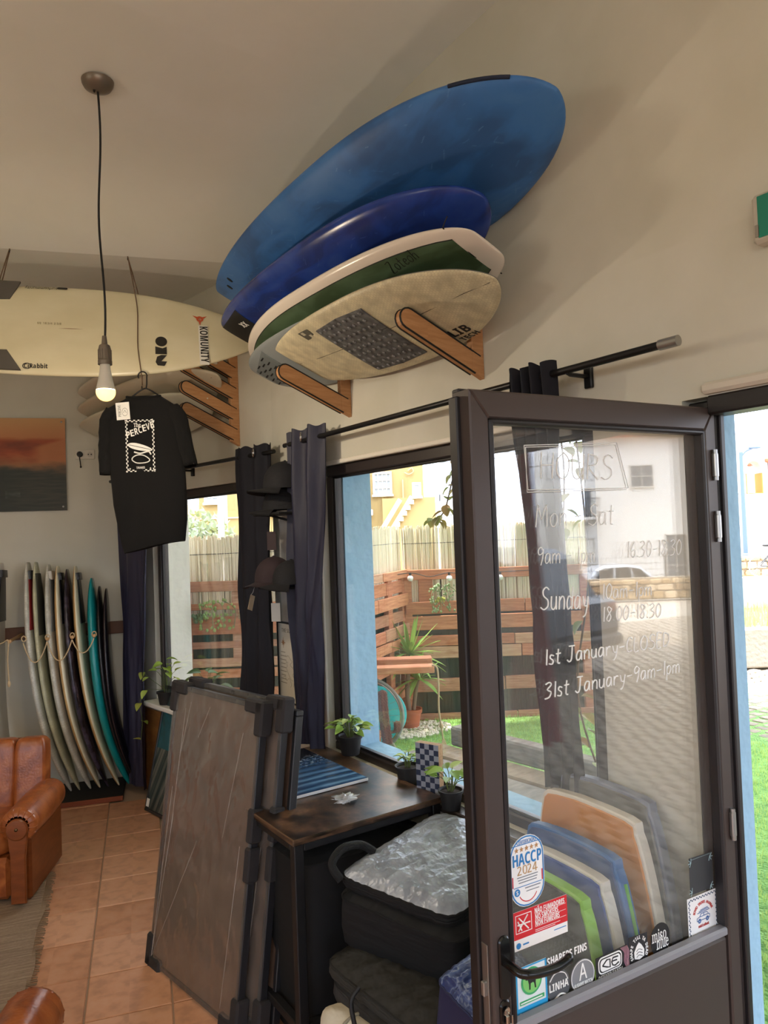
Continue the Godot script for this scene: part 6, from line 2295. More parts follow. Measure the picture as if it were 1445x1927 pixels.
func pot_plant(called: String, label: String, at: Vector3, pot_r: float, pot_h: float, pot_m: Material, n: int, spread: float, high: float, leaf: float, mats: Array, seed_: int, trail: Array = []) -> Node3D:
	var o := thing(called, label, "potted plant", at)
	var g := Geo.new()
	g.lathe([Vector2(0, 0), Vector2(pot_r * 0.74, 0), Vector2(pot_r * 0.95, pot_h * 0.86), Vector2(pot_r * 1.04, pot_h * 0.86), Vector2(pot_r * 1.06, pot_h), Vector2(pot_r * 0.96, pot_h), Vector2(pot_r * 0.9, pot_h * 0.9)], 28)
	gpart("pot", g, pot_m, o)
	g = Geo.new()
	g.lathe([Vector2(pot_r * 0.92, pot_h * 0.88), Vector2(0, pot_h * 0.93)], 20)
	gpart("soil", g, mat(col("2b2019"), 0.95), o)
	rng.seed = seed_
	var meshes := [leaf_mesh(leaf * 0.62, leaf, 0.25), leaf_mesh(leaf * 0.7, leaf * 1.1, 0.45), leaf_mesh(leaf * 0.55, leaf * 0.9, 0.1)]
	var stems := Geo.new()
	for i in n:
		var a := TAU * i / n * 2.4 + rng.randf_range(-0.3, 0.3)
		var rr := spread * sqrt((i + 0.5) / n)
		var tip := Vector3(cos(a) * rr, pot_h + high * (1.0 - 0.55 * pow(float(i) / n, 1.5)) * rng.randf_range(0.75, 1.1), sin(a) * rr)
		if at.x + tip.x > WX + 0.005 and at.x < WX: tip.x = WX - 0.005 - at.x
		stems.tube(smooth([Vector3(cos(a) * pot_r * 0.2, pot_h * 0.9, sin(a) * pot_r * 0.2), Vector3(tip.x * 0.45, lerpf(pot_h, tip.y, 0.7), tip.z * 0.45), tip], 3), 0.0015, 5)
		var out := Vector3(cos(a), rng.randf_range(-0.1, 0.5), sin(a)).normalized()
		var lf := part("leaf", meshes[rng.randi() % 3], mats[rng.randi() % mats.size()], o)
		var xx := Vector3.UP.cross(out).normalized()
		lf.transform = Transform3D(Basis(xx, out.cross(xx), out).rotated(out, rng.randf_range(-0.5, 0.5)), tip - out * leaf * 0.2)
	for tr in trail:
		stems.tube(smooth(tr, 5), 0.0018, 5)
		for i in range(1, tr.size()):
			var out := Vector3(rng.randf_range(-1, 1), rng.randf_range(-0.3, 0.3), rng.randf_range(-1, 1)).normalized()
			var lf := part("leaf", meshes[rng.randi() % 3], mats[rng.randi() % mats.size()], o)
			var xx := Vector3.UP.cross(out).normalized()
			lf.transform = Transform3D(Basis(xx, out.cross(xx), out), tr[i])
	gpart("stem", stems, mat(col("5d6b35"), 0.7), o)
	return o

func sill_things() -> void:
	var green := [leafy(col("85b052")), leafy(col("9cc468")), leafy(col("c0d892")), leafy(col("74a04a"))]
	var lime := [leafy(col("8fae45")), leafy(col("b4c765")), leafy(col("a2a64e"))]
	var deep := [leafy(col("2f5230")), leafy(col("3f6a3c"))]
	pot_plant("potted_plant", "bushy light green plant in a black pot on the table's far corner", Vector3(1.765, 0.752, -2.93), 0.055, 0.085, M.black, 40, 0.10, 0.075, 0.046, green, 151)
	pot_plant("potted_plant", "small round green plant in a black pot between the window and the chequered board", Vector3(1.775, 0.715, -2.50), 0.05, 0.085, M.black, 16, 0.042, 0.05, 0.035, green, 153)
	pot_plant("potted_plant", "leafy plant in a dark pot on the sill, half hidden by the door's edge", Vector3(1.755, 0.715, -2.20), 0.045, 0.07, M.black, 14, 0.07, 0.085, 0.06, green, 155)
	var sill := BEND + FAR_N * 0.035 + Vector3.UP * 0.662
	pot_plant("potted_plant", "lime green trailing plant on the far sill by the white reveal", sill + FAR_D * 1.30, 0.062, 0.085, M.black, 11, 0.085, 0.21, 0.062, lime, 157, [[Vector3(0.02, 0.09, 0.02), Vector3(-0.12, 0.1, -0.05), Vector3(-0.16, 0.02, -0.06), Vector3(-0.15, -0.1, -0.05), Vector3(-0.16, -0.22, -0.06)], [Vector3(0, 0.09, 0), Vector3(-0.08, 0.17, -0.12), Vector3(-0.1, 0.2, -0.18)]])
	pot_plant("potted_plant", "dark green rubber leaved plant in a pot on the far sill, behind the wrapped frames", sill + FAR_D * 0.78 + Vector3(0.02, 0, 0), 0.055, 0.08, M.black, 9, 0.10, 0.2, 0.085, deep, 159)
	# checkerboard panel
	var o := thing("chequered_board", "small thick plywood board with a navy and grey chequered face on the near sill", "board", Vector3(1.765, 0.716, -2.338), Basis(Vector3.UP, 0.35))
	var g := Geo.new()
	g.box(Vector3(0, 0.105, 0), Vector3(0.032, 0.21, 0.105), 0.001)
	gpart("panel", g, M.ply_edge, o)
	var nav := Geo.new()
	var gr := Geo.new()
	for i in 10:
		for j in 5:
			var c := Vector3(-0.0165, 0.0105 + i * 0.021, -0.042 + j * 0.021)
			(nav if (i + j) % 2 == 0 else gr).box(c, Vector3(0.001, 0.021, 0.021))
	gpart("navy_squares", nav, mat(col("26304a"), 0.5), o)
	gpart("grey_squares", gr, mat(col("8a8f9c"), 0.5), o)

# ---------------------------------------------------------------- hat rack on the pier, framed map
func cap(label: String, at: Vector3, turn: float, m: Material, s: float, tags: bool) -> void:
	var o := thing("cap", label, "cap", at, Basis(Vector3.UP, turn))
	var g := Geo.new()
	var rows := []
	for i in 12:
		var a := PI / 2 * i / 11.0
		var row := []
		for j in 30:
			var b := TAU * j / 30
			var rr := cos(a) * (1.0 + 0.02 * cos(b * 6.0) * cos(a))
			row.append(Vector3(cos(b) * rr * 0.095 * s, pow(sin(a), 0.8) * 0.115 * s, -sin(b) * rr * 0.085 * s))
		rows.append(row)
	g.grid(rows, true, false, [], true)
	gpart("crown", g, m, o)
	g = Geo.new()
	var P := []
	for i in 7:
		var row := []
		for j in 15:
			var b := -1.15 + 2.3 * j / 14.0
			var r := (0.088 + 0.075 * i / 6.0 * cos(b * 0.75)) * s
			row.append(Vector3(cos(b) * r, 0.004 - 0.012 * i / 6.0 - 0.022 * absf(sin(b)) * i / 6.0, -sin(b) * r * 0.92))
		P.append(row)
	g.grid(P)
	var Q := []
	for r in P:
		var q := []
		for p in r: q.append(p - Vector3(0, 0.004, 0))
		Q.append(q)
	g.grid(Q, false, false, [], true)
	gpart("brim", g, m, o)
	g = Geo.new()
	g.ball(Vector3(0, 0.115 * s, 0), Vector3(0.008, 0.005, 0.008))
	gpart("button", g, m, o)
	if tags:
		g = Geo.new()
		g.tube([Vector3(0.06, 0.0, 0.07), Vector3(0.062, -0.05, 0.09), Vector3(0.07, -0.06, 0.095)], 0.001, 4)
		gpart("tag_thread", g, M.white, o)
		g = Geo.new()
		g.box(Vector3(0.07, -0.10, 0.095), Vector3(0.035, 0.075, 0.0015), 0.0, Basis(Vector3.BACK, 0.35))
		gpart("swing_tag", g, mat(col("b9a489"), 0.8), o)

func hat_rack() -> void:
	var felt := bump(mat(col("17171b"), 0.85).duplicate(), grey_noise(128, 161, 0.2, 3), 0.1)
	var brown := mat(col("33262a"), 0.85)
	var o := thing("hat_rack", "black wall mounted hat rack arms on the pier between the two windows", "hat rack")
	for y in [1.865, 1.50]:
		var g := Geo.new()
		g.box(Vector3(1.70, y, -3.40), Vector3(0.2, 0.012, 0.30), 0.003)
		gpart("shelf", g, M.black, o)
		g = Geo.new()
		g.tube([Vector3(1.795, y - 0.05, -3.40), Vector3(1.64, y - 0.01, -3.40)], 0.006, 8)
		gpart("bracket", g, M.black, o)
	cap("black cap on the upper rack shelf, between the two curtains", Vector3(1.69, 1.885, -3.38), 2.6, felt, 1.05, false)
	cap("taller black felt cap stacked above the other on the upper rack", Vector3(1.70, 1.99, -3.36), 2.9, felt, 1.2, false)
	cap("dark brown cap with hanging tags on the lower rack shelf", Vector3(1.65, 1.525, -3.42), 3.6, brown, 1.1, true)
	cap("black cap behind the brown one on the lower rack shelf", Vector3(1.67, 1.52, -3.27), 3.0, felt, 1.0, false)
	# tags hanging from the upper shelf
	for e in [[Vector3(1.68, 1.73, -3.50), "3a2c2e", "dark swing tag hanging below the upper hat shelf"], [Vector3(1.70, 1.36, -3.52), "d8d4cc", "white swing tag hanging below the lower hat shelf"]]:
		o = thing("swing_tag", e[2], "tag", e[0])
		var g := Geo.new()
		g.box(Vector3.ZERO, Vector3(0.002, 0.095, 0.05), 0.0, Basis(Vector3.UP, 0.7))
		gpart("card", g, mat(col(e[1]), 0.7), o)
		g = Geo.new()
		g.tube([Vector3(0, 0.045, 0), Vector3(0.004, 0.13, 0.004)], 0.001, 4)
		gpart("thread", g, M.black, o)
	# tall pale board behind them and the framed map
	var g := Geo.new()
	g.box(Vector3(1.787, 1.12, -3.46), Vector3(0.022, 1.5, 0.30), 0.003)
	single("backing_board", g, mat(col("b9b6b2"), 0.6), "tall pale grey board behind the hats and the framed map", "board")
	o = thing("framed_map", "thin black framed map print on the pale board beside the long curtain", "map", Vector3(1.77, 1.09, -3.50), Basis(Vector3(0, 0, 1), Vector3.UP, Vector3(-1, 0, 0)))
	for e in [[Vector3(0, 0.206, 0), Vector3(0.30, 0.009, 0.014)], [Vector3(0, -0.206, 0), Vector3(0.30, 0.009, 0.014)], [Vector3(-0.1455, 0, 0), Vector3(0.009, 0.42, 0.014)], [Vector3(0.1455, 0, 0), Vector3(0.009, 0.42, 0.014)]]:
		g = Geo.new()
		g.box(e[0], e[1], 0.002)
		gpart("frame", g, M.black, o)
	g = Geo.new()
	g.box(Vector3(0, 0, -0.002), Vector3(0.284, 0.405, 0.006))
	gpart("sheet", g, mat(col("cfc8ba"), 0.7), o)
	write(o, "THE SURF MAP", 0.02, at_xy(0, 0.165, 0.0015), mat(col("6a6256"), 0.8), 0.2)
	g = Geo.new()
	g.x = at_xy(0, 0, 0.0012)
	rng.seed = 9
	for k in 7:
		var pts := []
		var p := Vector3(rng.randf_range(-0.06, 0.12), rng.randf_range(-0.17, -0.02), 0)
		for i in 7:
			pts.append(p)
			p += Vector3(rng.randf_range(-0.03, 0.03), rng.randf_range(-0.02, 0.03), 0)
			p.x = clampf(p.x, -0.13, 0.13); p.y = clampf(p.y, -0.19, 0.12)
		g.tube(smooth(pts, 3), 0.0011, 4)
	g.tube([Vector3(0.09, 0.12, 0), Vector3(0.05, 0.0, 0), Vector3(0.02, -0.12, 0)], 0.001, 4)
	for k in 9: g.box(Vector3(-0.09, 0.05 - k * 0.02, 0), Vector3(0.05 + 0.01 * (k % 3), 0.004, 0.0006))
	gpart("map_lines", g, mat(col("8a8172"), 0.8), o)
	g = Geo.new()
	g.x = at_xy(-0.085, 0.10, 0.0012)
	var star := PackedVector2Array()
	for i in 16: star.append(Vector2(cos(TAU * i / 16), sin(TAU * i / 16)) * ([0.03, 0.009, 0.018, 0.009][i % 4]))
	g.prism(star, 0.0006)
	gpart("compass_star", g, mat(col("9a6f4a"), 0.8), o)

# ---------------------------------------------------------------- bodyboards behind the door
func bodyboards() -> void:
	var list := [
		[1.75, -1.225, 0.985, 0.47, "6b6a66", "777f95", "grey bodyboard with a pale rail, furthest back against the wall behind the door"],
		[1.69, -1.222, 0.945, 0.49, "d98a2b", "efe9db", "orange bodyboard with a white rail and a dark round logo behind the door"],
		[1.595, -1.222, 0.875, 0.46, "1c4a86", "2f6fb4", "dark blue bodyboard with a green line on its rail, left of the orange one"],
		[1.54, -1.222, 0.835, 0.44, "2450a6", "e6e3da", "royal blue bodyboard with a white rail, behind the green one"],
		[1.46, -1.222, 0.815, 0.42, "7cc22e", "8fcf3a", "lime green rimmed bodyboard with a dark deck, nearest in the stack"],
	]
	for k in list.size():
		var e: Array = list[k]
		var ang := 0.05
		# x axis runs from the rail by the hinge towards the table; z out of the deck, away from the wall
		var xd := Vector3(sin(ang), 0, -cos(ang))
		var yd := Vector3(0.035, 1, 0.0)
		var f := frame_of(xd, yd)
		var o := thing("bodyboard", e[6], "bodyboard", Vector3(e[0] - 0.035, 0.004, e[1]), f.basis)
		var W: float = e[3]
		var L: float = e[2]
		var pg := PackedVector2Array()
		# rail by the hinge bows outwards, the nose is cut straight, the tail has two points
		for p in [[0.07, 0.0], [0.03, 0.15], [0.005, 0.32], [0.0, 0.48], [0.02, 0.62], [0.06, 0.76], [0.13, 0.90], [0.18, 0.965], [0.25, 1.0], [0.80, 1.0], [0.93, 0.93], [1.0, 0.55], [0.98, 0.25], [0.93, 0.0], [0.72, 0.02], [0.5, 0.05], [0.28, 0.02]]:
			pg.append(Vector2(p[0] * W, p[1] * L))
		var sm := PackedVector2Array()
		var arr := []
		for q in pg: arr.append(Vector3(q.x, q.y, 0))
		for q in smooth(arr, 3, true): sm.append(Vector2(q.x, q.y))
		var z0: float = 1.0 if f.basis.z.x < 0 else -1.0
		var g := Geo.new()
		g.prism(sm, 0.036, 0.004)
		gpart("rail", g, mat(col(e[5]), 0.5), o)
		var inner := PackedVector2Array()
		for q in sm: inner.append(Vector2((q.x - W / 2) * 0.955 + W / 2, (q.y - L / 2) * 0.98 + L / 2))
		g = Geo.new()
		g.x = at_xy(0, 0, z0 * 0.0165)
		g.prism(inner, 0.012, 0.003)
		gpart("deck", g, mat(col("1b2418") if k == 4 else col(e[4]), 0.45), o)
		g = Geo.new()
		g.x = at_xy(0, 0, -z0 * 0.0165)
		g.prism(inner, 0.012, 0.003)
		gpart("slick", g, mat(col(e[4]).darkened(0.2), 0.3), o)
		if k == 1:
			g = Geo.new()
			ring2(g, Vector2(W * 0.45, L * 0.80), 0.075, 0.085, z0 * 0.0232)
			gpart("logo_ring", g, mat(col("3b3a36"), 0.6), o)
			g = Geo.new()
			disc(g, Vector2(W * 0.45, L * 0.80), 0.05, 0.05, 0.001, z0 * 0.0232)
			gpart("logo_mark", g, mat(col("4a5234"), 0.6), o)
		if k == 2:
			g = Geo.new()
			var pts := []
			for i in range(3, 20): pts.append(Vector3(sm[i].x - 0.002, sm[i].y, 0))
			g.tube(pts, 0.005, 6)
			gpart("rail_line", g, mat(col("5fc24a"), 0.5), o)
		if k == 4:
			g = Geo.new()
			g.tube(smooth([Vector3(0.05, L * 0.62, z0 * 0.035), Vector3(0.0, L * 0.6, z0 * 0.05), Vector3(-0.01, L * 0.57, z0 * 0.03), Vector3(0.02, L * 0.52, z0 * 0.04)], 5), 0.005, 6)
			gpart("leash", g, mat(col("9aa08c"), 0.6), o)

# ---------------------------------------------------------------- outside: the patio
var VIEW_F := Vector3(0.5634, 0, -0.8262)   # level direction of the view, used to lay out what stands square to it
var VIEW_R := Vector3(0.8262, 0, 0.5634)

func spot(depth: float, lateral: float, y: float = 0.0) -> Vector3:
	return VIEW_F * depth + VIEW_R * lateral + Vector3.UP * y

func scatter(called: String, mesh: Mesh, m: Material, places: Array, label: String, category: String) -> MultiMeshInstance3D:
	var mm := MultiMesh.new()
	mm.transform_format = MultiMesh.TRANSFORM_3D
	mm.mesh = mesh
	mm.instance_count = places.size()
	for i in places.size(): mm.set_instance_transform(i, places[i])
	var o := MultiMeshInstance3D.new()
	o.multimesh = mm
	o.material_override = m
	o.name = numbered(called)
	add_child(o)
	o.set_meta("kind", "stuff")
	tag(o, label, category)
	return o

func fence(label: String, a: Vector3, b: Vector3, planks: Array, posts: Array, top: float, reed_top: float, seed_: int) -> void:
	# planks: [low, high, how far proud, gap start, gap end]; x runs from a to b, z towards the shop
	var X := (b - a).normalized()
	var f := frame_of(X, Vector3.UP, a)
	var L := (b - a).length()
	rng.seed = seed_
	var o := thing("pallet_fence", label, "fence", a, f.basis)
	for p in planks:
		var x0 := 0.0
		while x0 < L - 0.01:
			var x1 := minf(x0 + rng.randf_range(0.85, 1.25), L)
			if L - x1 < 0.3: x1 = L
			var g := Geo.new()
			g.box(Vector3((x0 + x1) / 2, (p[0] + p[1]) / 2 + rng.randf_range(-0.006, 0.006), p[2]), Vector3(x1 - x0 - 0.008, p[1] - p[0], 0.024), 0.004, Basis(Vector3.BACK, rng.randf_range(-0.006, 0.006)))
			gpart("plank", g, M.planks[rng.randi() % M.planks.size()], o)
			x0 = x1
	for q in posts:
		var g := Geo.new()
		g.box(Vector3(q[0], (q[2] + q[3]) / 2, -0.02), Vector3(q[1], q[3] - q[2], 0.05), 0.004)
		gpart("post", g, M.planks[rng.randi() % M.planks.size()], o)
	# split bamboo behind the gaps
	var g := Geo.new()
	var n := int(L / 0.016)
	for i in n:
		var x := (i + 0.5) * L / n
		g.box(Vector3(x + rng.randf_range(-0.003, 0.003), (0.02 + top) / 2, -0.075), Vector3(0.0145, top - 0.06, 0.008))
	g.box(Vector3(L / 2, top / 2, -0.092), Vector3(L, top - 0.04, 0.01))
	gpart("bamboo_backing", g, mat(col("34412f"), 0.8), o).set_meta("kind", "stuff")
	# reed screen standing above
	o = thing("reed_screen", label.replace("pallet", "reed screen above the pallet"), "reed screen", a, f.basis)
	for layer in 3:
		g = Geo.new()
		n = int(L / 0.0125)
		for i in n:
			var x := rng.randf_range(0, L)
			var h := reed_top + rng.randf_range(-0.03, 0.012)
			var lean := rng.randf_range(-0.012, 0.012)
			var w := rng.randf_range(0.006, 0.010)
			g.tube([Vector3(x, top - 0.35, -0.05 + layer * 0.007), Vector3(x + lean * 0.5, (top + h) / 2, -0.05 + layer * 0.007), Vector3(x + lean, h, -0.05 + layer * 0.007)], w, 4)
		gpart("canes", g, mat(col(["c9b696", "e2d2b2", "f0e4cc"][layer]), 0.85), o).set_meta("kind", "stuff")
	g = Geo.new()
	g.tube([Vector3(0, lerpf(top, reed_top, 0.6), -0.03), Vector3(L, lerpf(top, reed_top, 0.62), -0.03)], 0.0025, 4)
	gpart("wire", g, M.dark_metal, o)

func bicycle(label: String, at: Vector3, dir: Vector3, frame_m: Material, s: float) -> void:
	# x from the rear wheel to the front wheel
	var f := frame_of(dir, Vector3.UP, at)
	var o := thing("bicycle", label, "bicycle", at, f.basis)
	var R := 0.30 * s
	var B := 0.98 * s
	for k in 2:
		var c := Vector3(B * k, R, 0)
		var w := Node3D.new()
		var g := Geo.new()
		var pts := []
		for i in 40: pts.append(c + Vector3(cos(TAU * i / 40), sin(TAU * i / 40), 0) * R * 0.965)
		g.tube(pts, 0.014 * s, 8, true)
		var tyre := gpart("tyre", g, mat(col("8f8f8c"), 0.6), o)
		g = Geo.new()
		pts = []
		for i in 40: pts.append(c + Vector3(cos(TAU * i / 40), sin(TAU * i / 40), 0) * R * 0.915)
		g.tube(pts, 0.009 * s, 6, true)
		gpart("wheel_rim", g, M.chrome, tyre)
		g = Geo.new()
		for i in 28:
			var a := TAU * i / 28
			var q := 0.35 if i % 2 else -0.35
			g.tube([c + Vector3(cos(a) * R * 0.91, sin(a) * R * 0.91, 0), c + Vector3(cos(a + q) * 0.02, sin(a + q) * 0.02, 0.02 if i % 4 < 2 else -0.02)], 0.0012, 3)
		gpart("spokes", g, M.steel, tyre)
		g = Geo.new()
		g.tube([c + Vector3(0, 0, -0.04), c + Vector3(0, 0, 0.04)], 0.017, 10)
		gpart("hub", g, M.chrome, tyre)
		w.free()
	var bb := Vector3(0.42 * s, R * 0.85, 0)
	var seat := Vector3(0.28 * s, R + 0.40 * s, 0)
	var head := Vector3(0.80 * s, R + 0.40 * s, 0)
	var g := Geo.new()
	for e in [[bb, seat], [bb, head], [seat + Vector3(0.01, -0.05, 0), head + Vector3(-0.01, -0.03, 0)], [Vector3(0, R, 0.035), bb + Vector3(0, 0, 0.03)], [Vector3(0, R, -0.035), bb + Vector3(0, 0, -0.03)], [Vector3(0, R, 0.035), seat + Vector3(0.02, -0.06, 0.012)], [Vector3(0, R, -0.035), seat + Vector3(0.02, -0.06, -0.012)]]:
		g.tube([e[0], e[1]], 0.014 * s, 8)
	gpart("frame", g, frame_m, o)
	g = Geo.new()
	g.tube(smooth([Vector3(B, R, 0.04), Vector3(B - 0.06, R + 0.18, 0.04), Vector3(0.82 * s, R + 0.36 * s, 0.02)], 3), 0.011, 8)
	g.tube(smooth([Vector3(B, R, -0.04), Vector3(B - 0.06, R + 0.18, -0.04), Vector3(0.82 * s, R + 0.36 * s, -0.02)], 3), 0.011, 8)
	gpart("fork", g, frame_m, o)
	g = Geo.new()
	g.tube([head, head + Vector3(-0.02, 0.12, 0)], 0.012, 8)
	g.tube(smooth([head + Vector3(-0.12, 0.15, 0.26), head + Vector3(0.0, 0.14, 0.16), head + Vector3(0.0, 0.13, 0.0), head + Vector3(0.0, 0.14, -0.16), head + Vector3(-0.12, 0.15, -0.26)], 4), 0.011, 8)
	gpart("handlebar", g, M.chrome, o)
	g = Geo.new()
	g.tube([seat, seat + Vector3(-0.02, 0.09, 0)], 0.012, 8)
	gpart("seat_post", g, M.chrome, o)
	g = Geo.new()
	cushion(g, seat + Vector3(0.0, 0.11, 0), Vector3(0.25, 0.05, 0.14), 0.7)
	gpart("saddle", g, M.black, o)
	g = Geo.new()
	g.tube([bb + Vector3(0, 0, 0.05), bb + Vector3(0.1, -0.11, 0.055)], 0.009, 6)
	g.tube([bb + Vector3(0, 0, -0.05), bb + Vector3(-0.1, 0.11, -0.055)], 0.009, 6)
	g.box(bb + Vector3(0.1, -0.11, 0.1), Vector3(0.09, 0.02, 0.08), 0.004)
	g.box(bb + Vector3(-0.1, 0.11, -0.1), Vector3(0.09, 0.02, 0.08), 0.004)
	gpart("pedal_crank", g, M.dark_metal, o)

func succulent(label: String, at: Vector3, c1: String, n: int, spread: Vector3, seed_: int) -> void:
	var o := thing("succulent", label, "succulent", at)
	rng.seed = seed_
	var g := Geo.new()
	for i in n:
		var p := Vector3(rng.randf_range(-1, 1) * spread.x, (rng.randf() - 0.65) * spread.y, rng.randf_range(0.0, 1.0) * spread.z)
		var r := rng.randf_range(0.007, 0.013)
		g.ball(p, Vector3(r, r * 1.2, r), 4, 6)
	gpart("leaf_beads", g, leafy(col(c1)), o).set_meta("kind", "stuff")
	g = Geo.new()
	for k in 4:
		var x := lerpf(-spread.x, spread.x, k / 3.0)
		g.tube(smooth([Vector3(x * 0.4, spread.y * 0.3, 0), Vector3(x, 0, spread.z), Vector3(x * 0.9, -spread.y * 0.6, spread.z)], 3), 0.003, 4)
	gpart("stem", g, mat(col("6e7a4c"), 0.8), o)

func patio() -> void:
	M.planks = []
	for k in 5:
		M.planks.append(mapped(wood_image(256, 128, 171 + k, [col("a05c40"), col("ae6a48"), col("a86044"), col("ae7a5e"), col("9c6a52")][k], [col("d4946e"), col("e0a27a"), col("d99874"), col("d9b496"), col("cb987a")][k], 2.0, 14.0, 0.4), 0.8, Vector3(1.5, 4, 1.5), false, true))
	# turf
	var g := Geo.new()
	g.box(Vector3(4.9, -0.05, -4.0), Vector3(5.6, 0.1, 6.3))
	struct("ground", g, bump(mapped(noise_image(256, 256, 181, 8, 8, [[0.25, col("6a9a50")], [0.75, col("8bb868")]]), 0.9, Vector3.ONE * 0.8, true), grey_noise(256, 182, 0.25, 3), 1.5))
	var bl := Geo.new()
	bl.quad(Vector3(-0.0025, 0, 0), Vector3(0.0025, 0, 0), Vector3(0.001, 0.02, 0.006), Vector3(-0.001, 0.02, 0.006))
	rng.seed = 11
	var places := []
	for i in 42000:
		var p := Vector3(2.08 + 3.6 * pow(rng.randf(), 0.9), 0, rng.randf_range(-6.4, -0.9))
		places.append(Transform3D(Basis(Vector3.UP, rng.randf() * TAU).scaled(Vector3.ONE * rng.randf_range(0.8, 1.4)), p))
	scatter("turf_blades", bl.mesh(), leafy(col("93c26a"), 0.7), places, "short green artificial turf covering the patio outside the windows", "turf")
	# fences: [low, high, proud]
	var pa := [[1.366, 1.442, 0.03], [1.23, 1.276, 0.0], [1.052, 1.18, 0.035], [0.95, 1.0, 0.0], [0.81, 0.873, 0.03], [0.735, 0.80, 0.028], [0.60, 0.66, 0.0], [0.40, 0.52, 0.03], [0.2, 0.26, 0.0], [0.02, 0.14, 0.03]]
	var pc := [[1.30, 1.395, 0.03], [0.975, 1.09, 0.035], [0.82, 0.95, -0.01], [0.68, 0.775, 0.025], [0.56, 0.668, 0.03], [0.26, 0.38, 0.02], [0.0, 0.06, 0.03]]
	var pb := [[1.325, 1.40, 0.03], [1.19, 1.30, -0.01], [1.07, 1.18, 0.03], [0.92, 1.02, -0.01], [0.80, 0.90, 0.03], [0.70, 0.79, 0.03], [0.5, 0.6, 0.0], [0.26, 0.38, 0.03], [0.0, 0.1, 0.03]]
	fence("red brown pallet fence seen through the far window behind the shirt", spot(5.5, -1.50), spot(5.5, -0.42), pa, [[0.0, 0.1, 0.0, 1.44], [0.42, 0.13, 0.86, 1.36], [0.95, 0.1, 0.0, 1.44]], 1.44, 1.77, 191)
	fence("red brown pallet fence running away to the corner behind the bicycle", spot(5.5, -0.45), spot(7.0, 0.165), pb, [[0.05, 0.1, 0.0, 1.39], [0.75, 0.12, 0.0, 1.39], [1.25, 0.1, 0.0, 1.39], [1.58, 0.06, 0.0, 1.39]], 1.40, 1.80, 193)
	fence("red brown pallet fence facing the table window, behind the spiky plant", spot(7.0, 0.165), spot(7.0, 3.3), pc, [[0.03, 0.07, 0.0, 1.40], [0.2, 0.13, 1.08, 1.31], [0.75, 0.1, 0.0, 1.31], [1.7, 0.1, 0.0, 1.39], [2.6, 0.1, 0.0, 1.39]], 1.395, 1.80, 195)
	# planting on the fences
	succulent("pale green trailing succulent on the far window's fence", spot(5.38, -1.24, 1.24), "8fae6a", 70, Vector3(0.13, 0.22, 0.05), 201)
	succulent("bluish spiky succulent at the left of the far window's fence", spot(5.42, -1.38, 1.19), "6d8c72", 34, Vector3(0.05, 0.06, 0.05), 202)
	succulent("pinkish rosette succulent on the fence beside the black curtain", spot(5.38, -1.03, 1.22), "c2a58f", 34, Vector3(0.05, 0.07, 0.05), 203)
	succulent("beaded grey green succulent hanging in the planter by the string bulbs", spot(6.93, 0.50, 1.17), "7f9a78", 90, Vector3(0.15, 0.26, 0.05), 204)
	succulent("yellowish round succulent low in the planter by the string bulbs", spot(6.9, 0.47, 1.12), "b7b552", 24, Vector3(0.05, 0.04, 0.04), 205)
	succulent("small grey leaved succulent low on the corner fence left of the spiky plant", spot(5.95, -0.28, 0.86), "9db08c", 30, Vector3(0.06, 0.06, 0.05), 206)
	# string of bulbs
	var bulbs := [spot(6.2, -0.29, 1.28), spot(6.9, 0.22, 1.32), spot(6.9, 0.58, 1.31), spot(6.9, 1.05, 1.30)]
	var o := thing("string_light_cable", "thin dark cable of a light string along the fence top", "cable")
	g = Geo.new()
	g.tube(smooth([spot(5.6, -0.42, 1.36), bulbs[0] + Vector3.UP * 0.05, spot(6.5, -0.05, 1.36), bulbs[1] + Vector3.UP * 0.05, spot(6.9, 0.4, 1.33), bulbs[2] + Vector3.UP * 0.05, spot(6.9, 0.8, 1.33), bulbs[3] + Vector3.UP * 0.05, spot(6.9, 1.6, 1.36)], 5), 0.004, 5)
	gpart("cable", g, M.black, o)
	for k in 4:
		o = thing("string_bulb", ["unlit white globe bulb on the corner fence, lowest of the string", "unlit white globe bulb just right of the fence corner", "unlit white globe bulb above the beaded succulent", "unlit white globe bulb hidden behind the door's edge"][k], "bulb", bulbs[k], Basis(), "white globe bulbs of the string")
		g = Geo.new()
		g.ball(Vector3.ZERO, Vector3.ONE * 0.028, 10, 16)
		gpart("globe", g, mat(col("e9ebec"), 0.25), o)
		g = Geo.new()
		g.tube([Vector3(0, 0.022, 0), Vector3(0, 0.055, 0)], 0.012, 8)
		gpart("socket", g, M.black, o)
	yucca()
	# white pebbles round its pot
	g = Geo.new()
	g.ball(Vector3.ZERO, Vector3(0.018, 0.011, 0.014), 5, 8)
	places = []
	for i in 420:
		var a := rng.randf() * TAU
		var r := sqrt(rng.randf()) * 0.34
		places.append(Transform3D(Basis(Vector3.UP, rng.randf() * TAU).scaled(Vector3.ONE * rng.randf_range(0.7, 1.3)), spot(6.62, 0.22) + Vector3(cos(a) * r, 0.008, sin(a) * r * 0.7)))
	scatter("pebbles", g.mesh(), mat(col("f0e8de"), 0.8), places, "white pebbles spread round the terracotta pot", "pebbles")
	# bicycle with a turquoise board behind it
	bicycle("bicycle whose near wheel shows beside the blue painted reveal", spot(6.0, -0.19), -VIEW_R * 0.97 + VIEW_F * 0.25, mat(col("a9bcc0"), 0.3), 1.0)
	var p := {"L": 1.9, "W": 0.54, "th": 0.06, "tm": 0.55, "pn": 5.0, "qn": 0.5, "k": 0.5, "pt": 2.4, "qt": 0.6, "rn": 0.05, "rt": 0.03, "cx": 0.7}
	var zb := (VIEW_R * 0.98 + Vector3.UP * 0.06).normalized()
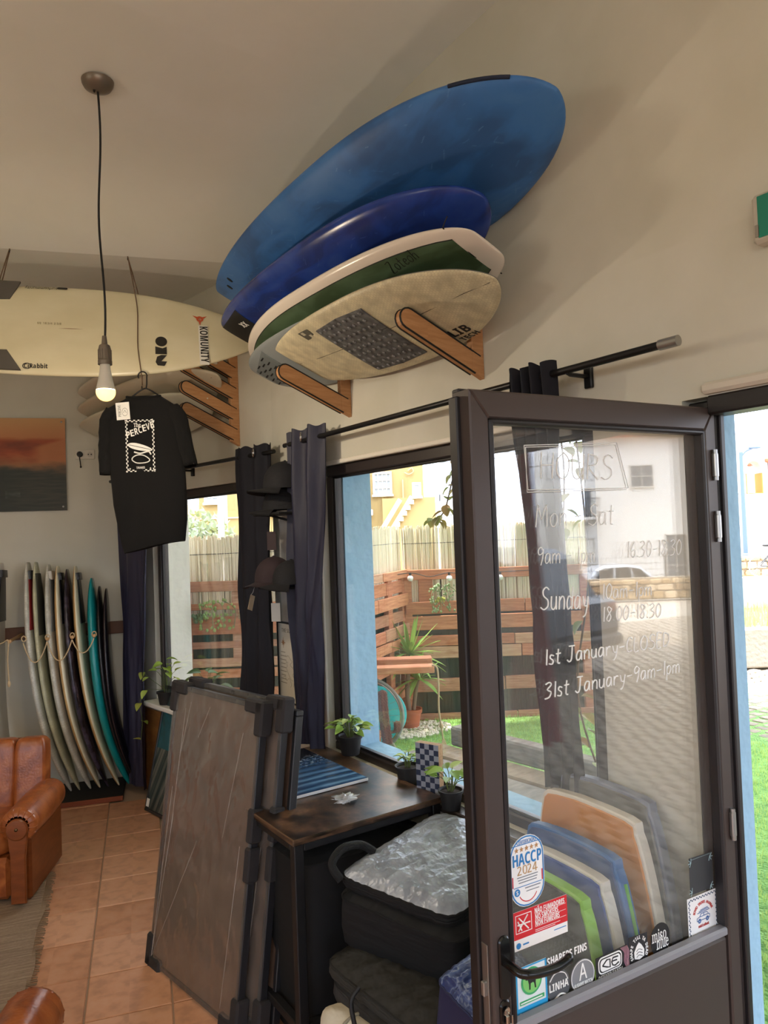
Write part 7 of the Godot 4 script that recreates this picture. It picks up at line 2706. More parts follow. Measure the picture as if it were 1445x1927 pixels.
	var yb := (-VIEW_F + Vector3.UP * 0.25)
	yb = (yb - zb * yb.dot(zb)).normalized()
	o = thing("surfboard", "turquoise surfboard lying on its rail behind the bicycle outside", "surfboard", spot(6.35, -0.82, 0.17), Basis(yb.cross(zb), yb, zb))
	surfboard(o, p, mat(col("2ec4cf"), 0.3), mat(col("25b3c0"), 0.3))
	# wooden garden table with a rope over its corner
	o = thing("garden_table", "reddish plank garden table outside, its end showing above the bicycle wheel", "garden table", spot(5.75, 0.30, -0.06), Basis(VIEW_R, Vector3.UP, -VIEW_F))
	for e in [[0.755, 0.05, -0.02], [0.775, 0.0, -0.28]]:
		g = Geo.new()
		g.box(Vector3(-0.66, e[0], e[2]), Vector3(1.40, 0.05, 0.14), 0.005)
		gpart("plank", g, M.planks[int(e[1] * 20)], o)
	for e in [[-0.56, 0.36, 0.02], [-0.56, 0.36, -0.3], [-1.25, 0.36, -0.02], [-1.25, 0.36, -0.3]]:
		g = Geo.new()
		g.box(Vector3(e[0], e[1], e[2]), Vector3(0.16 if e[2] > 0.0 else 0.09, 0.60, 0.05), 0.004)
		gpart("leg", g, M.planks[1], o)
	o = thing("rope", "pale rope hanging from the end of the garden table outside", "rope", spot(5.72, 0.33, -0.06))
	g = Geo.new()
	g.tube(smooth([Vector3(-0.01, 0.79, 0.0), Vector3(0.025, 0.76, 0.02), Vector3(0.03, 0.6, 0.02), Vector3(0.025, 0.45, 0.02), Vector3(0.045, 0.30, 0.02), Vector3(0.055, 0.22, 0.02)], 4), 0.008, 6)
	g.ball(Vector3(0.045, 0.32, 0.02), Vector3(0.016, 0.02, 0.016), 6, 8)
	gpart("strand", g, mat(col("c3a888"), 0.9), o)
	g = Geo.new()
	for k in 6: g.tube([Vector3(0.055, 0.24, 0.02), Vector3(0.035 + k * 0.011, 0.16, 0.02)], 0.004, 4)
	gpart("frayed_end", g, mat(col("c3a888"), 0.9), o)
	# bench of old sleepers
	var wgrey := mapped(wood_image(256, 128, 187, col("6a625a"), col("a39a8e"), 2.0, 14.0, 0.3), 0.85, Vector3(1.5, 3, 1.5), false, true)
	var wtan := mapped(wood_image(256, 128, 188, col("75614c"), col("a8937a"), 2.0, 14.0, 0.3), 0.85, Vector3(1.5, 3, 1.5), false, true)
	o = thing("sleeper_bench", "weathered grey sleeper bench outside below the near window", "bench", Vector3(2.80, 0, -2.85), Basis(Vector3.UP, 0.10))
	for e in [[Vector3(-0.06, 0.36, 0), Vector3(0.2, 0.07, 1.95), wgrey], [Vector3(0.16, 0.36, 0.0), Vector3(0.2, 0.07, 1.9), wtan], [Vector3(-0.06, 0.275, 0), Vector3(0.14, 0.08, 1.8), wtan], [Vector3(0.34, 0.44, 0.05), Vector3(0.10, 0.12, 1.85), wgrey]]:
		g = Geo.new()
		g.box(e[0], e[1], 0.012)
		gpart("sleeper", g, e[2], o)
	for e in [-0.75, 0.75]:
		g = Geo.new()
		g.box(Vector3(0.1, 0.16, e), Vector3(0.5, 0.33, 0.12), 0.01)
		gpart("leg", g, wgrey, o)
	# tall cactus in a pot by the window
	o = thing("cactus", "tall ribbed cactus with a reddish brown top, outside the near window", "cactus", Vector3(2.2, 0, -3.26))
	g = Geo.new()
	g.lathe([Vector2(0, 0), Vector2(0.09, 0), Vector2(0.12, 0.2), Vector2(0.13, 0.2), Vector2(0.13, 0.23), Vector2(0.11, 0.23)], 24)
	gpart("pot", g, mat(col("8f5a44"), 0.8), o)
	var seg := [[Vector3(0.01, 0.2, 0), Vector3(0.012, 0.4, 0.0), Vector3(-0.005, 0.66, 0), 0.038, "7d8060"], [Vector3(-0.005, 0.65, 0), Vector3(-0.022, 0.78, 0), Vector3(-0.03, 0.93, 0), 0.024, "85584a"], [Vector3(0.0, 0.70, 0.0), Vector3(0.04, 0.71, 0.02), Vector3(0.045, 0.76, 0.02), 0.016, "8f6450"]]
	for e in seg:
		g = Geo.new()
		var pts := smooth([e[0], e[1], e[2]], 10)
		var rows := []
		for i in pts.size():
			var t := float(i) / (pts.size() - 1)
			var row := []
			var k := 1.0 if i < pts.size() - 2 else (0.75 if i == pts.size() - 2 else 0.2)
			for j in 20:
				var a := TAU * j / 20
				var r: float = e[3] * k * (1.0 + 0.22 * cos(a * 5.0)) * (1.0 + 0.05 * sin(i * 2.1))
				row.append(pts[i] + Vector3(cos(a) * r, 0, sin(a) * r))
			rows.append(row)
		g.grid(rows, true)
		var st := gpart("stem", g, bump(mat(col(e[4]), 0.85).duplicate(), grey_noise(128, 211, 0.15, 3), 0.5), o)
		g = Geo.new()
		for i in range(1, pts.size() - 1):
			for j in 5:
				var a := TAU * j / 5
				var q: Vector3 = pts[i] + Vector3(cos(a), 0, sin(a)) * e[3] * 1.2
				g.tube([q, q + Vector3(cos(a) * 0.008, 0.005, sin(a) * 0.008)], 0.0012, 3)
		gpart("thorns", g, mat(col("8a7a66"), 0.8), st).set_meta("kind", "stuff")
	vine()

func yucca() -> void:
	var at := spot(6.7, 0.17)
	var o := thing("yucca", "spiky green yucca with two rosettes in a terracotta pot before the fence corner", "potted plant", at)
	var g := Geo.new()
	g.lathe([Vector2(0, 0), Vector2(0.07, 0), Vector2(0.095, 0.14), Vector2(0.105, 0.14), Vector2(0.108, 0.175), Vector2(0.095, 0.175), Vector2(0.088, 0.16), Vector2(0.0, 0.165)], 24)
	gpart("pot", g, mat(col("b0603f"), 0.75), o)
	var tips := [Vector3(0.02, 0.66, 0.0), Vector3(0.065, 0.43, 0.04)]
	g = Geo.new()
	g.tube(smooth([Vector3(-0.01, 0.15, 0), Vector3(-0.025, 0.35, 0), tips[0]], 4), 0.022, 8)
	g.tube(smooth([Vector3(0.02, 0.15, 0.02), Vector3(0.04, 0.3, 0.03), tips[1]], 4), 0.018, 8)
	gpart("trunk", g, mat(col("7d6b58"), 0.9), o)
	var mats := [leafy(col("6fa04a")), leafy(col("86b25c")), leafy(col("5c8c42"))]
	rng.seed = 221
	for k in 2:
		var n: int = [34, 26][k]
		for i in n:
			var t := (i + 0.5) / n
			var el := lerpf(1.35, -0.45, t) + rng.randf_range(-0.1, 0.1)
			var az := i * 2.39996 + rng.randf_range(-0.2, 0.2)
			var l: float = [0.34, 0.26][k] * rng.randf_range(0.85, 1.15)
			var P := []
			for s in 8:
				var u := s / 7.0
				var e2: float = el - u * u * (0.35 + 0.35 * t)
				var c := Vector3(cos(az) * cos(el) * l * u, sin(el) * l * u - 0.10 * u * u * t, sin(az) * cos(el) * l * u) + Vector3(cos(az), 0, sin(az)) * 0.012
				var side := Vector3(-sin(az), 0, cos(az)) * (0.017 * pow(sin(PI * clampf(u * 0.86 + 0.14, 0, 1)), 0.7) + 0.0005)
				P.append([tips[k] + c - side + Vector3.UP * 0.004, tips[k] + c, tips[k] + c + side + Vector3.UP * 0.004])
			var lg := Geo.new()
			lg.grid(P)
			var Q := []
			for r in P: Q.append([r[0] - Vector3.UP * 0.001, r[1] - Vector3.UP * 0.001, r[2] - Vector3.UP * 0.001])
			lg.grid(Q, false, false, [], true)
			gpart("leaf", lg, mats[rng.randi() % 3], o)

func vine() -> void:
	var o := thing("climbing_vine", "sparse climbing vine with yellowing leaves outside, seen through the door pane's left side", "vine")
	var mats := [leafy(col("8f9a45")), leafy(col("b59a4a")), leafy(col("6c7f3a")), leafy(col("a3702f"))]
	var meshes := [leaf_mesh(0.055, 0.06, 0.2), leaf_mesh(0.045, 0.055, 0.4)]
	rng.seed = 231
	var stems := Geo.new()
	var runs := [
		[Vector3(2.22, 0.0, -1.98), Vector3(2.24, 0.5, -2.04), Vector3(2.2, 1.0, -1.99), Vector3(2.24, 1.5, -2.06), Vector3(2.22, 2.0, -2.0), Vector3(2.24, 2.45, -2.1)],
		[Vector3(2.2, 0.02, -1.9), Vector3(2.27, 0.6, -1.88), Vector3(2.2, 1.1, -1.96), Vector3(2.22, 1.6, -1.9), Vector3(2.25, 2.3, -1.98)],
		[Vector3(2.24, 2.45, -2.1), Vector3(2.26, 2.3, -2.5), Vector3(2.28, 2.05, -2.72), Vector3(2.28, 1.85, -2.82), Vector3(2.27, 1.80, -2.9)],
		[Vector3(2.26, 2.3, -2.5), Vector3(2.25, 2.1, -2.62), Vector3(2.26, 1.95, -2.68)],
	]
	for r in runs:
		var pts := smooth(r, 8)
		stems.tube(pts, 0.004, 5)
		for i in pts.size():
			if rng.randf() < 0.25: continue
			var out := Vector3(rng.randf_range(-1, 1), rng.randf_range(-0.9, 0.2), rng.randf_range(-1, 1)).normalized()
			var lf := part("leaf", meshes[rng.randi() % 2], mats[rng.randi() % (2 if i > 24 else 4)], o)
			var xx := Vector3.UP.cross(out).normalized()
			lf.transform = Transform3D(Basis(xx, out.cross(xx), out), pts[i] + out * 0.012)
	gpart("stem", stems, mat(col("6a5238"), 0.9), o)

# ---------------------------------------------------------------- buildings and street
func flat_window(o: Node3D, x0: float, y0: float, x1: float, y1: float, nx: int, ny: int, z: float, fm: Material, gm: Material) -> void:
	# toward +z
	var g := Geo.new()
	var b := 0.05
	g.box(Vector3((x0 + x1) / 2, y1, z), Vector3(x1 - x0 + b, b, 0.08))
	g.box(Vector3((x0 + x1) / 2, y0, z + 0.02), Vector3(x1 - x0 + b * 2, b, 0.12))
	g.box(Vector3(x0, (y0 + y1) / 2, z), Vector3(b, y1 - y0, 0.08))
	g.box(Vector3(x1, (y0 + y1) / 2, z), Vector3(b, y1 - y0, 0.08))
	for i in range(1, nx): g.box(Vector3(lerpf(x0, x1, float(i) / nx), (y0 + y1) / 2, z), Vector3(0.025, y1 - y0, 0.05))
	for i in range(1, ny): g.box(Vector3((x0 + x1) / 2, lerpf(y0, y1, float(i) / ny), z), Vector3(x1 - x0, 0.025, 0.05))
	var w := gpart("window", g, fm, o)
	g = Geo.new()
	g.box(Vector3((x0 + x1) / 2, (y0 + y1) / 2, z - 0.01), Vector3(x1 - x0, y1 - y0, 0.02))
	gpart("window_glass", g, gm, w)

func street() -> void:
	var dark_glass := mat(col("8d949b"), 0.15)
	# paved ground all round
	var g := Geo.new()
	g.box(Vector3(8.0, -0.12, -6.0), Vector3(12.0, 0.16, 36.0))
	g.box(Vector3(30.0, -0.3, -14.0), Vector3(40.0, 0.5, 36.0))
	struct("ground_street", g, bump(mat(col("a49a8c"), 0.9).duplicate(), grey_noise(256, 301, 0.1, 4), 1.0))
	g = Geo.new()
	g.box(Vector3(26.0, -1.35, 26.0), Vector3(60.0, 0.3, 34.0))
	struct("ground_lower", g, mat(col("9c958a"), 0.9))
	# cobbles: one by one where they can be told apart, the rest as one bed
	var cob := []
	for k in 3: cob.append(mapped(noise_image(64, 64, 305 + k, 3, 3, [[0.2, [col("7d7366"), col("8a8072"), col("746a5e")][k]], [0.8, [col("9a9081"), col("a3998a"), col("8d8375")][k]]]), 0.8, Vector3.ONE * 4.0, false, true))
	var cg := Geo.new()
	cg.box(Vector3.ZERO, Vector3(0.125, 0.05, 0.125), 0.016)
	var cm := cg.mesh()
	var o := thing("cobblestones", "pale cobblestones of the street beyond the turf, seen through the open doorway", "cobblestones")
	var rest := []
	rng.seed = 310
	var near := 0
	for i in 88:
		for j in 96:
			var p := Vector3(2.25 + i * 0.135 + (0.067 if j % 2 else 0.0), -0.022, -5.2 + j * 0.135)
			if p.z < -0.85 and p.x < 5.75 + 0.45 * (p.z + 3.3): continue
			if p.dot(VIEW_F) > 8.7: continue
			p += Vector3(rng.randf_range(-0.01, 0.01), rng.randf_range(-0.006, 0.006), rng.randf_range(-0.01, 0.01))
			var t := Transform3D(Basis(Vector3.UP, rng.randf_range(-0.12, 0.12)).scaled(Vector3(rng.randf_range(0.9, 1.05), 1, rng.randf_range(0.9, 1.05))), p)
			var d: float = p.dot(VIEW_F)
			var l: float = p.dot(VIEW_R)
			if near < 290 and d > 5.5 and d < 8.7 and l / d > 0.445 and l / d < 0.56:
				var c := part("cobble", cm, cob[rng.randi() % 3], o)
				c.transform = t
				near += 1
			else: rest.append(t)
	var mm := MultiMesh.new()
	mm.transform_format = MultiMesh.TRANSFORM_3D
	mm.mesh = cm
	mm.instance_count = rest.size()
	for i in rest.size(): mm.set_instance_transform(i, rest[i])
	var mi := MultiMeshInstance3D.new()
	mi.multimesh = mm; mi.material_override = cob[0]; mi.name = "cobble_bed"
	mi.set_meta("kind", "stuff")
	o.add_child(mi, true)
	# terrace with grass, walls
	var B := Basis(VIEW_R, Vector3.UP, -VIEW_F)
	g = Geo.new()
	g.box(Vector3(1.5, 0.225, 0), Vector3(9.0, 0.45, 0.18), 0.01)
	o = single("terrace_wall", g, bump(mat(col("b3aca2"), 0.9).duplicate(), grey_noise(256, 315, 0.05, 4), 1.0), "low grey concrete wall holding the grass terrace across the street", "wall")
	o.transform = Transform3D(B, spot(8.95, 3.5))
	g = Geo.new()
	g.box(Vector3(1.2, 0.21, -1.16), Vector3(8.4, 0.44, 2.08))
	o = single("grass_bank", g, bump(mapped(noise_image(128, 128, 317, 8, 8, [[0.2, col("5c6f35")], [0.8, col("8a9a55")]]), 0.95, Vector3.ONE * 1.5, true), grey_noise(128, 318, 0.3, 3), 3.0), "grassy terrace behind the low grey wall", "grass")
	o.transform = Transform3D(B, spot(8.95, 3.5))
	o.set_meta("kind", "stuff")
	var bl := Geo.new()
	bl.quad(Vector3(-0.006, 0, 0), Vector3(0.006, 0, 0), Vector3(0.002, 0.09, 0.02), Vector3(-0.002, 0.09, 0.02))
	var places := []
	for i in 2600:
		places.append(Transform3D(Basis(Vector3.UP, rng.randf() * TAU).scaled(Vector3.ONE * rng.randf_range(0.5, 1.6)), spot(rng.randf_range(9.1, 11.1), rng.randf_range(3.5, 7.5), 0.42)))
	scatter("grass_tufts", bl.mesh(), leafy(col("7d9442"), 0.8), places, "rough grass tufts growing on the terrace", "grass")
	g = Geo.new()
	g.box(Vector3(1.5, 0.44, 0), Vector3(10.0, 0.88, 0.2), 0.01)
	o = single("garden_wall", g, mat(col("b5b0a6"), 0.9), "low white painted wall behind the grass terrace", "wall")
	o.transform = Transform3D(B, spot(11.3, 4.0))
	# stone wall of single stones
	o = thing("stone_wall", "rubble stone wall at the foot of the arched white building", "wall", spot(15.6, 7.5, 0.55), B)
	g = Geo.new()
	g.box(Vector3(2.0, 0.22, -0.1), Vector3(7.0, 0.44, 0.2))
	gpart("mortar", g, mat(col("9c8e78"), 0.95), o)
	rubble(o, Rect2(-1.0, 0.02, 4.0, 0.42), 0.22, 321)
	# arched white building
	o = thing("arched_building", "white building with an arched opening and a sloping top across the street", "building", spot(22.0, 10.3), B)
	g = Geo.new()
	var arch := PackedVector2Array([Vector2(-0.05, 2.5), Vector2(0.33, 2.5), Vector2(0.33, 3.05)])
	for i in 13:
		var a := PI - PI * i / 12.0
		arch.append(Vector2(0.575 + cos(a) * 0.245, 3.12 + sin(a) * 0.34))
	arch.append_array(PackedVector2Array([Vector2(0.82, 3.05), Vector2(0.82, 2.5), Vector2(0.98, 2.5), Vector2(0.98, 3.9), Vector2(0.3, 4.18), Vector2(-0.05, 4.33)]))
	g.prism(arch, 0.45, 0.02)
	g.box(Vector3(0.465, 1.25, 0), Vector3(1.03, 2.5, 0.45))
	gpart("gable_wall", g, mat(col("a9a7a1"), 0.85), o)
	g = Geo.new()
	for e in [[0.345, 2.8, 0.02, 0.6], [0.805, 2.8, 0.02, 0.6]]: g.box(Vector3(e[0], e[1], 0), Vector3(e[2], e[3], 0.43))
	g.box(Vector3(0.575, 2.51, 0), Vector3(0.48, 0.02, 0.43))
	gpart("opening_lining", g, mat(col("b8732c"), 0.8), o)
	g = Geo.new()
	g.box(Vector3(3.2, 1.7, -0.4), Vector3(4.4, 3.4, 1.2))
	gpart("wing", g, mat(col("a5a29b"), 0.85), o)
	g = Geo.new()
	g.box(Vector3(3.2, 3.46, -0.4), Vector3(4.6, 0.12, 1.4), 0.03)
	gpart("roof", g, mat(col("b5573a"), 0.8), o)
	g = Geo.new()
	g.box(Vector3(0.465, 1.62, 0.23), Vector3(1.03, 0.03, 0.02))
	g.box(Vector3(0.55, 2.1, 0.23), Vector3(0.35, 0.2, 0.02), 0.01)
	gpart("moulding", g, mat(col("cfccc6"), 0.85), o)
	# street lamp
	o = thing("street_lamp", "slim blue grey street lamp in front of the arched building", "street lamp", spot(16.0, 7.72, 0.6), B)
	var lm := mat(col("4d607c"), 0.5)
	g = Geo.new()
	g.lathe([Vector2(0, 0), Vector2(0.11, 0), Vector2(0.11, 0.28), Vector2(0.075, 0.34), Vector2(0.075, 0.4), Vector2(0.05, 0.43), Vector2(0.035, 2.6), Vector2(0.0, 2.62)], 16)
	gpart("pole", g, lm, o)
	g = Geo.new()
	g.tube(smooth([Vector3(0, 2.5, 0), Vector3(0.1, 2.62, 0), Vector3(0.25, 2.68, 0)], 4), 0.025, 8)
	gpart("arm", g, lm, o)
	g = Geo.new()
	cushion(g, Vector3(0.3, 2.69, 0), Vector3(0.26, 0.05, 0.12), 0.7)
	gpart("lamp_head", g, lm, o)
	bicycle("dark bicycle leaning by the stone wall across the street", spot(15.1, 7.55, 0.58), VIEW_R, mat(col("2c2c2e"), 0.5), 0.75)
	# yellow building behind the fence
	var ye := mat(col("8f7b4e"), 0.85)
	o = thing("yellow_building", "pale yellow building with outside stairs, behind the reed screens", "building", spot(17.0, 0.0), B)
	g = Geo.new()
	g.box(Vector3(-1.65, 3.5, -2.0), Vector3(5.14, 7.0, 4.0))
	gpart("wall", g, ye, o)
	g = Geo.new()
	g.box(Vector3(0.55, 1.25, 0.3), Vector3(1.16, 2.5, 0.8))
	gpart("stair_block", g, ye, o)
	for e in [[Vector2(-0.1, 1.75), Vector2(0.36, 2.46), 0.82], [Vector2(0.12, 1.75), Vector2(0.62, 2.52), 0.76]]:
		g = Geo.new()
		g.tube([Vector3(e[0].x, e[0].y, e[2]), Vector3(e[1].x, e[1].y, e[2])], 0.05, 4)
		gpart("stair_parapet", g, mat(col("efe2bd"), 0.85), o)
	g = Geo.new()
	for k in 6: g.box(Vector3(0.2 + k * 0.08, 1.8 + k * 0.12, 0.74), Vector3(0.12, 0.1, 0.1))
	gpart("steps", g, mat(col("cbb98c"), 0.85), o)
	var fm := mat(col("e8e6e0"), 0.6)
	flat_window(o, -0.21, 2.6, 0.18, 3.12, 4, 3, 0.02, mat(col("b9b2a2"), 0.6), dark_glass)
	flat_window(o, 0.66, 2.5, 0.80, 2.80, 1, 1, 0.72, fm, dark_glass)
	flat_window(o, -4.06, 2.56, -3.76, 2.72, 2, 1, 0.02, fm, dark_glass)
	flat_window(o, -3.2, 2.6, -2.95, 2.75, 2, 1, 0.02, fm, dark_glass)
	flat_window(o, -0.75, 2.6, -0.35, 3.12, 2, 2, 0.02, fm, dark_glass)
	g = Geo.new()
	g.box(Vector3(-2.6, 2.22, 0.02), Vector3(3.2, 0.03, 0.04))
	g.box(Vector3(0.05, 1.6, 0.02), Vector3(1.6, 0.04, 0.04))
	gpart("string_course", g, mat(col("d6c28e"), 0.85), o)
	g = Geo.new()
	g.box(Vector3(-3.9, 2.02, 0.04), Vector3(0.09, 0.1, 0.05), 0.01)
	g.box(Vector3(-0.32, 2.22, 0.1), Vector3(0.14, 0.14, 0.06), 0.02)
	gpart("meter_box", g, fm, o)
	g = Geo.new()
	for k in 5: g.box(Vector3(-0.62, 2.62 + k * 0.1, 0.3), Vector3(0.36 - 0.03 * (k % 2), 0.07, 0.3), 0.02)
	gpart("vent_cowl", g, mat(col("d8d6d0"), 0.5), o)
	g = Geo.new()
	g.box(Vector3(-0.64, 2.38, 0.25), Vector3(0.26, 0.34, 0.3), 0.02)
	gpart("vent_box", g, mat(col("6a655c"), 0.7), o)
	g = Geo.new()
	g.tube([Vector3(0.45, 2.95, 0.05), Vector3(0.45, 2.4, 0.05)], 0.02, 6)
	g.tube(smooth([Vector3(0.5, 3.1, 0.05), Vector3(0.6, 3.06, 0.05), Vector3(0.7, 3.12, 0.05), Vector3(0.66, 3.2, 0.05), Vector3(0.58, 3.14, 0.05)], 4), 0.014, 5)
	gpart("pipe", g, mat(col("a89468"), 0.7), o)
	# overhead wires
	o = thing("overhead_wires", "thin overhead wires crossing before the yellow building and the sky", "wires")
	g = Geo.new()
	for k in 5: g.tube(smooth([spot(14.0, -3.0, 3.1 + k * 0.1), spot(14.0, 0.2, 3.02 + k * 0.1), spot(14.0, 4.0, 3.16 + k * 0.1)], 6), 0.006, 4)
	gpart("wire", g, M.dark_metal, o)
	for e in [-3.0, 4.0]:
		g = Geo.new()
		g.tube([spot(14.0, e, 0.0), spot(14.0, e, 3.8)], 0.06, 10)
		gpart("pole", g, mat(col("8d8a84"), 0.8), o)
	# white house to the right of it, roofs and tree to the left
	o = thing("white_house", "low white house with a lamp on its roof, right of the yellow building", "building", spot(24.0, 2.6), B)
	g = Geo.new()
	g.box(Vector3(0.6, 1.35, -1.0), Vector3(3.2, 2.7, 2.0), 0.02)
	gpart("wall", g, mat(col("e6e4df"), 0.85), o)
	flat_window(o, -0.6, 1.9, -0.2, 2.3, 2, 1, 0.02, fm, dark_glass)
	g = Geo.new()
	g.tube([Vector3(-0.75, 2.7, -0.5), Vector3(-0.75, 2.95, -0.5)], 0.02, 6)
	gpart("lamp_post", g, M.dark_metal, o)
	g = Geo.new()
	g.box(Vector3(-0.72, 3.02, -0.5), Vector3(0.38, 0.14, 0.14), 0.05)
	gpart("flood_lamp", g, fm, o)
	o = thing("red_roofed_house", "distant house with an orange tiled roof, left of the yellow building", "building", spot(30.0, -9.2), B)
	g = Geo.new()
	g.box(Vector3(0, 1.3, 0), Vector3(5.0, 2.6, 3.0))
	gpart("wall", g, mat(col("dcd8d0"), 0.85), o)
	g = Geo.new()
	g.x = Transform3D(Basis(Vector3.UP, PI / 2), Vector3.ZERO)
	g.prism(PackedVector2Array([Vector2(-1.7, 2.6), Vector2(1.7, 2.6), Vector2(0, 3.15)]), 5.3, 0.02)
	gpart("roof", g, mat(col("c4603e"), 0.8), o)
	tree("grey green bushy tree left of the yellow building, above the reed screen", spot(13.0, -3.55), 0.95, 1.55, "7f8c78", 331)
	o = thing("lamp_pole", "plain grey street pole standing before the yellow building's left part", "pole", spot(12.0, -2.63), B)
	g = Geo.new()
	g.lathe([Vector2(0, 0), Vector2(0.07, 0), Vector2(0.06, 0.8), Vector2(0.04, 3.6), Vector2(0, 3.62)], 14)
	gpart("shaft", g, mat(col("8f9092"), 0.6), o)
	g = Geo.new()
	g.tube(smooth([Vector3(0, 3.5, 0), Vector3(0.15, 3.65, 0), Vector3(0.5, 3.7, 0)], 4), 0.03, 8)
	gpart("arm", g, mat(col("8f9092"), 0.6), o)
	mirrored_side()

func rubble(o: Node3D, r: Rect2, size: float, seed_: int) -> void:
	rng.seed = seed_
	var ms := []
	for c in ["c0a680", "b0946c", "cbb493", "a68a66"]: ms.append(mat(col(c), 0.9))
	var y := r.position.y
	while y < r.end.y - 0.03:
		var h := minf(size * rng.randf_range(0.55, 0.85), r.end.y - y)
		var x := r.position.x
		while x < r.end.x:
			var w := size * rng.randf_range(0.7, 1.6)
			var pg := PackedVector2Array()
			for q in [[0.04, 0.06], [0.5, 0.0], [0.96, 0.08], [1.0, 0.5], [0.93, 0.95], [0.5, 1.0], [0.07, 0.94], [0.0, 0.45]]:
				pg.append(Vector2(x + (q[0] + rng.randf_range(-0.05, 0.05)) * (w - 0.02), y + (q[1] + rng.randf_range(-0.05, 0.05)) * (h - 0.015)))
			var g := Geo.new()
			g.prism_at(pg, 0.02 + rng.randf_range(-0.01, 0.01), 0.08, 0.015)
			gpart("stone", g, ms[rng.randi() % 4], o)
			x += w
		y += h

func tree(label: String, at: Vector3, r: float, h: float, c: String, seed_: int) -> void:
	var o := thing("tree", label, "tree", at)
	var g := Geo.new()
	g.tube(smooth([Vector3(0, 0, 0), Vector3(0.04, h * 0.4, 0.02), Vector3(0, h * 0.8, 0)], 4), 0.07, 8)
	for k in 5: g.tube([Vector3(0.02, h * 0.5, 0.01), Vector3(cos(k * 1.3) * r * 0.6, h * 0.9, sin(k * 1.3) * r * 0.6)], 0.025, 6)
	gpart("trunk", g, mat(col("5c4c3c"), 0.9), o)
	rng.seed = seed_
	var mm := MultiMesh.new()
	mm.transform_format = MultiMesh.TRANSFORM_3D
	mm.mesh = leaf_mesh(0.07, 0.12, 0.2)
	mm.instance_count = 2600
	for i in 2600:
		var d := Vector3(rng.randfn(), rng.randfn(), rng.randfn()).normalized() * pow(rng.randf(), 0.4)
		var bump_ := 1.0 + 0.25 * sin(d.x * 5.0 + seed_) * cos(d.z * 6.0)
		mm.set_instance_transform(i, Transform3D(Basis.from_euler(Vector3(rng.randf() * TAU, rng.randf() * TAU, rng.randf() * TAU)), Vector3(d.x * r, d.y * r * 0.75, d.z * r) * bump_ + Vector3(0, h, 0)))
	var mi := MultiMeshInstance3D.new()
	mi.multimesh = mm; mi.material_override = leafy(col(c), 0.7); mi.name = "crown"
	mi.set_meta("kind", "stuff")
	o.add_child(mi, true)

func car(label: String, at: Vector3, dir: Vector3, L: float, H: float, paint: Material) -> void:
	var f := frame_of(dir, Vector3.UP, at)
	var o := thing("car", label, "car", at, f.basis)
	# side outline, x from the tail to the front
	var body := PackedVector2Array()
	for q in [[0.02, 0.22], [0.0, 0.36], [0.01, 0.56], [0.05, 0.60], [0.62, 0.60], [0.72, 0.58], [0.96, 0.48], [1.0, 0.36], [0.99, 0.22], [0.86, 0.17], [0.14, 0.17]]: body.append(Vector2(q[0] * L, q[1] * H))
	var g := Geo.new()
	g.prism(body, 1.62, 0.05)
	gpart("body", g, paint, o)
	var cabin := PackedVector2Array()
	for q in [[0.05, 0.58], [0.13, 0.90], [0.2, 0.98], [0.42, 1.0], [0.54, 0.94], [0.70, 0.58]]: cabin.append(Vector2(q[0] * L, q[1] * H))
	g = Geo.new()
	g.prism(cabin, 1.40, 0.06)
	gpart("cabin", g, paint, o)
	for s in [-1.0, 1.0]:
		for e in [[[0.12, 0.62], [0.17, 0.88], [0.29, 0.93], [0.29, 0.62]], [[0.31, 0.62], [0.31, 0.93], [0.44, 0.94], [0.46, 0.62]], [[0.48, 0.62], [0.46, 0.93], [0.53, 0.89], [0.64, 0.62]]]:
			var w := PackedVector2Array()
			for q in e: w.append(Vector2(q[0] * L, q[1] * H))
			g = Geo.new()
			g.prism_at(w, s * 0.705, 0.012)
			gpart("side_window", g, mat(col("20252a"), 0.1), o)
		for e in [0.18, 0.81]:
			g = Geo.new()
			g.x = Transform3D(Basis(Vector3.RIGHT, s * PI / 2), Vector3(e * L, 0.3, s * 0.72))
			g.lathe([Vector2(0.0, 0.0), Vector2(0.30, 0.0), Vector2(0.31, 0.03), Vector2(0.31, 0.10), Vector2(0.2, 0.115), Vector2(0.0, 0.115)], 24)
			var wh := gpart("wheel", g, mat(col("1a1a1b"), 0.7), o)
			g = Geo.new()
			g.x = Transform3D(Basis(Vector3.RIGHT, s * PI / 2), Vector3(e * L, 0.3, s * 0.725))
			g.lathe([Vector2(0.19, 0.115), Vector2(0.17, 0.125), Vector2(0.05, 0.12), Vector2(0.0, 0.13)], 20)
			gpart("wheel_cover", g, M.steel, wh)
		g = Geo.new()
		g.box(Vector3(0.01 * L, 0.5 * H, s * 0.66), Vector3(0.03, 0.16, 0.18), 0.01)
		gpart("tail_lamp", g, mat(col("8a1c1c"), 0.2), o)
		g = Geo.new()
		g.box(Vector3(0.40 * L, 0.53 * H, s * 0.815), Vector3(0.14, 0.025, 0.02), 0.005)
		gpart("door_handle", g, M.dark_metal, o)
	g = Geo.new()
	g.box(Vector3(0.0, 0.27 * H, 0), Vector3(0.12, 0.14, 1.5), 0.03)
	gpart("bumper", g, mat(col("2d2f32"), 0.6), o)

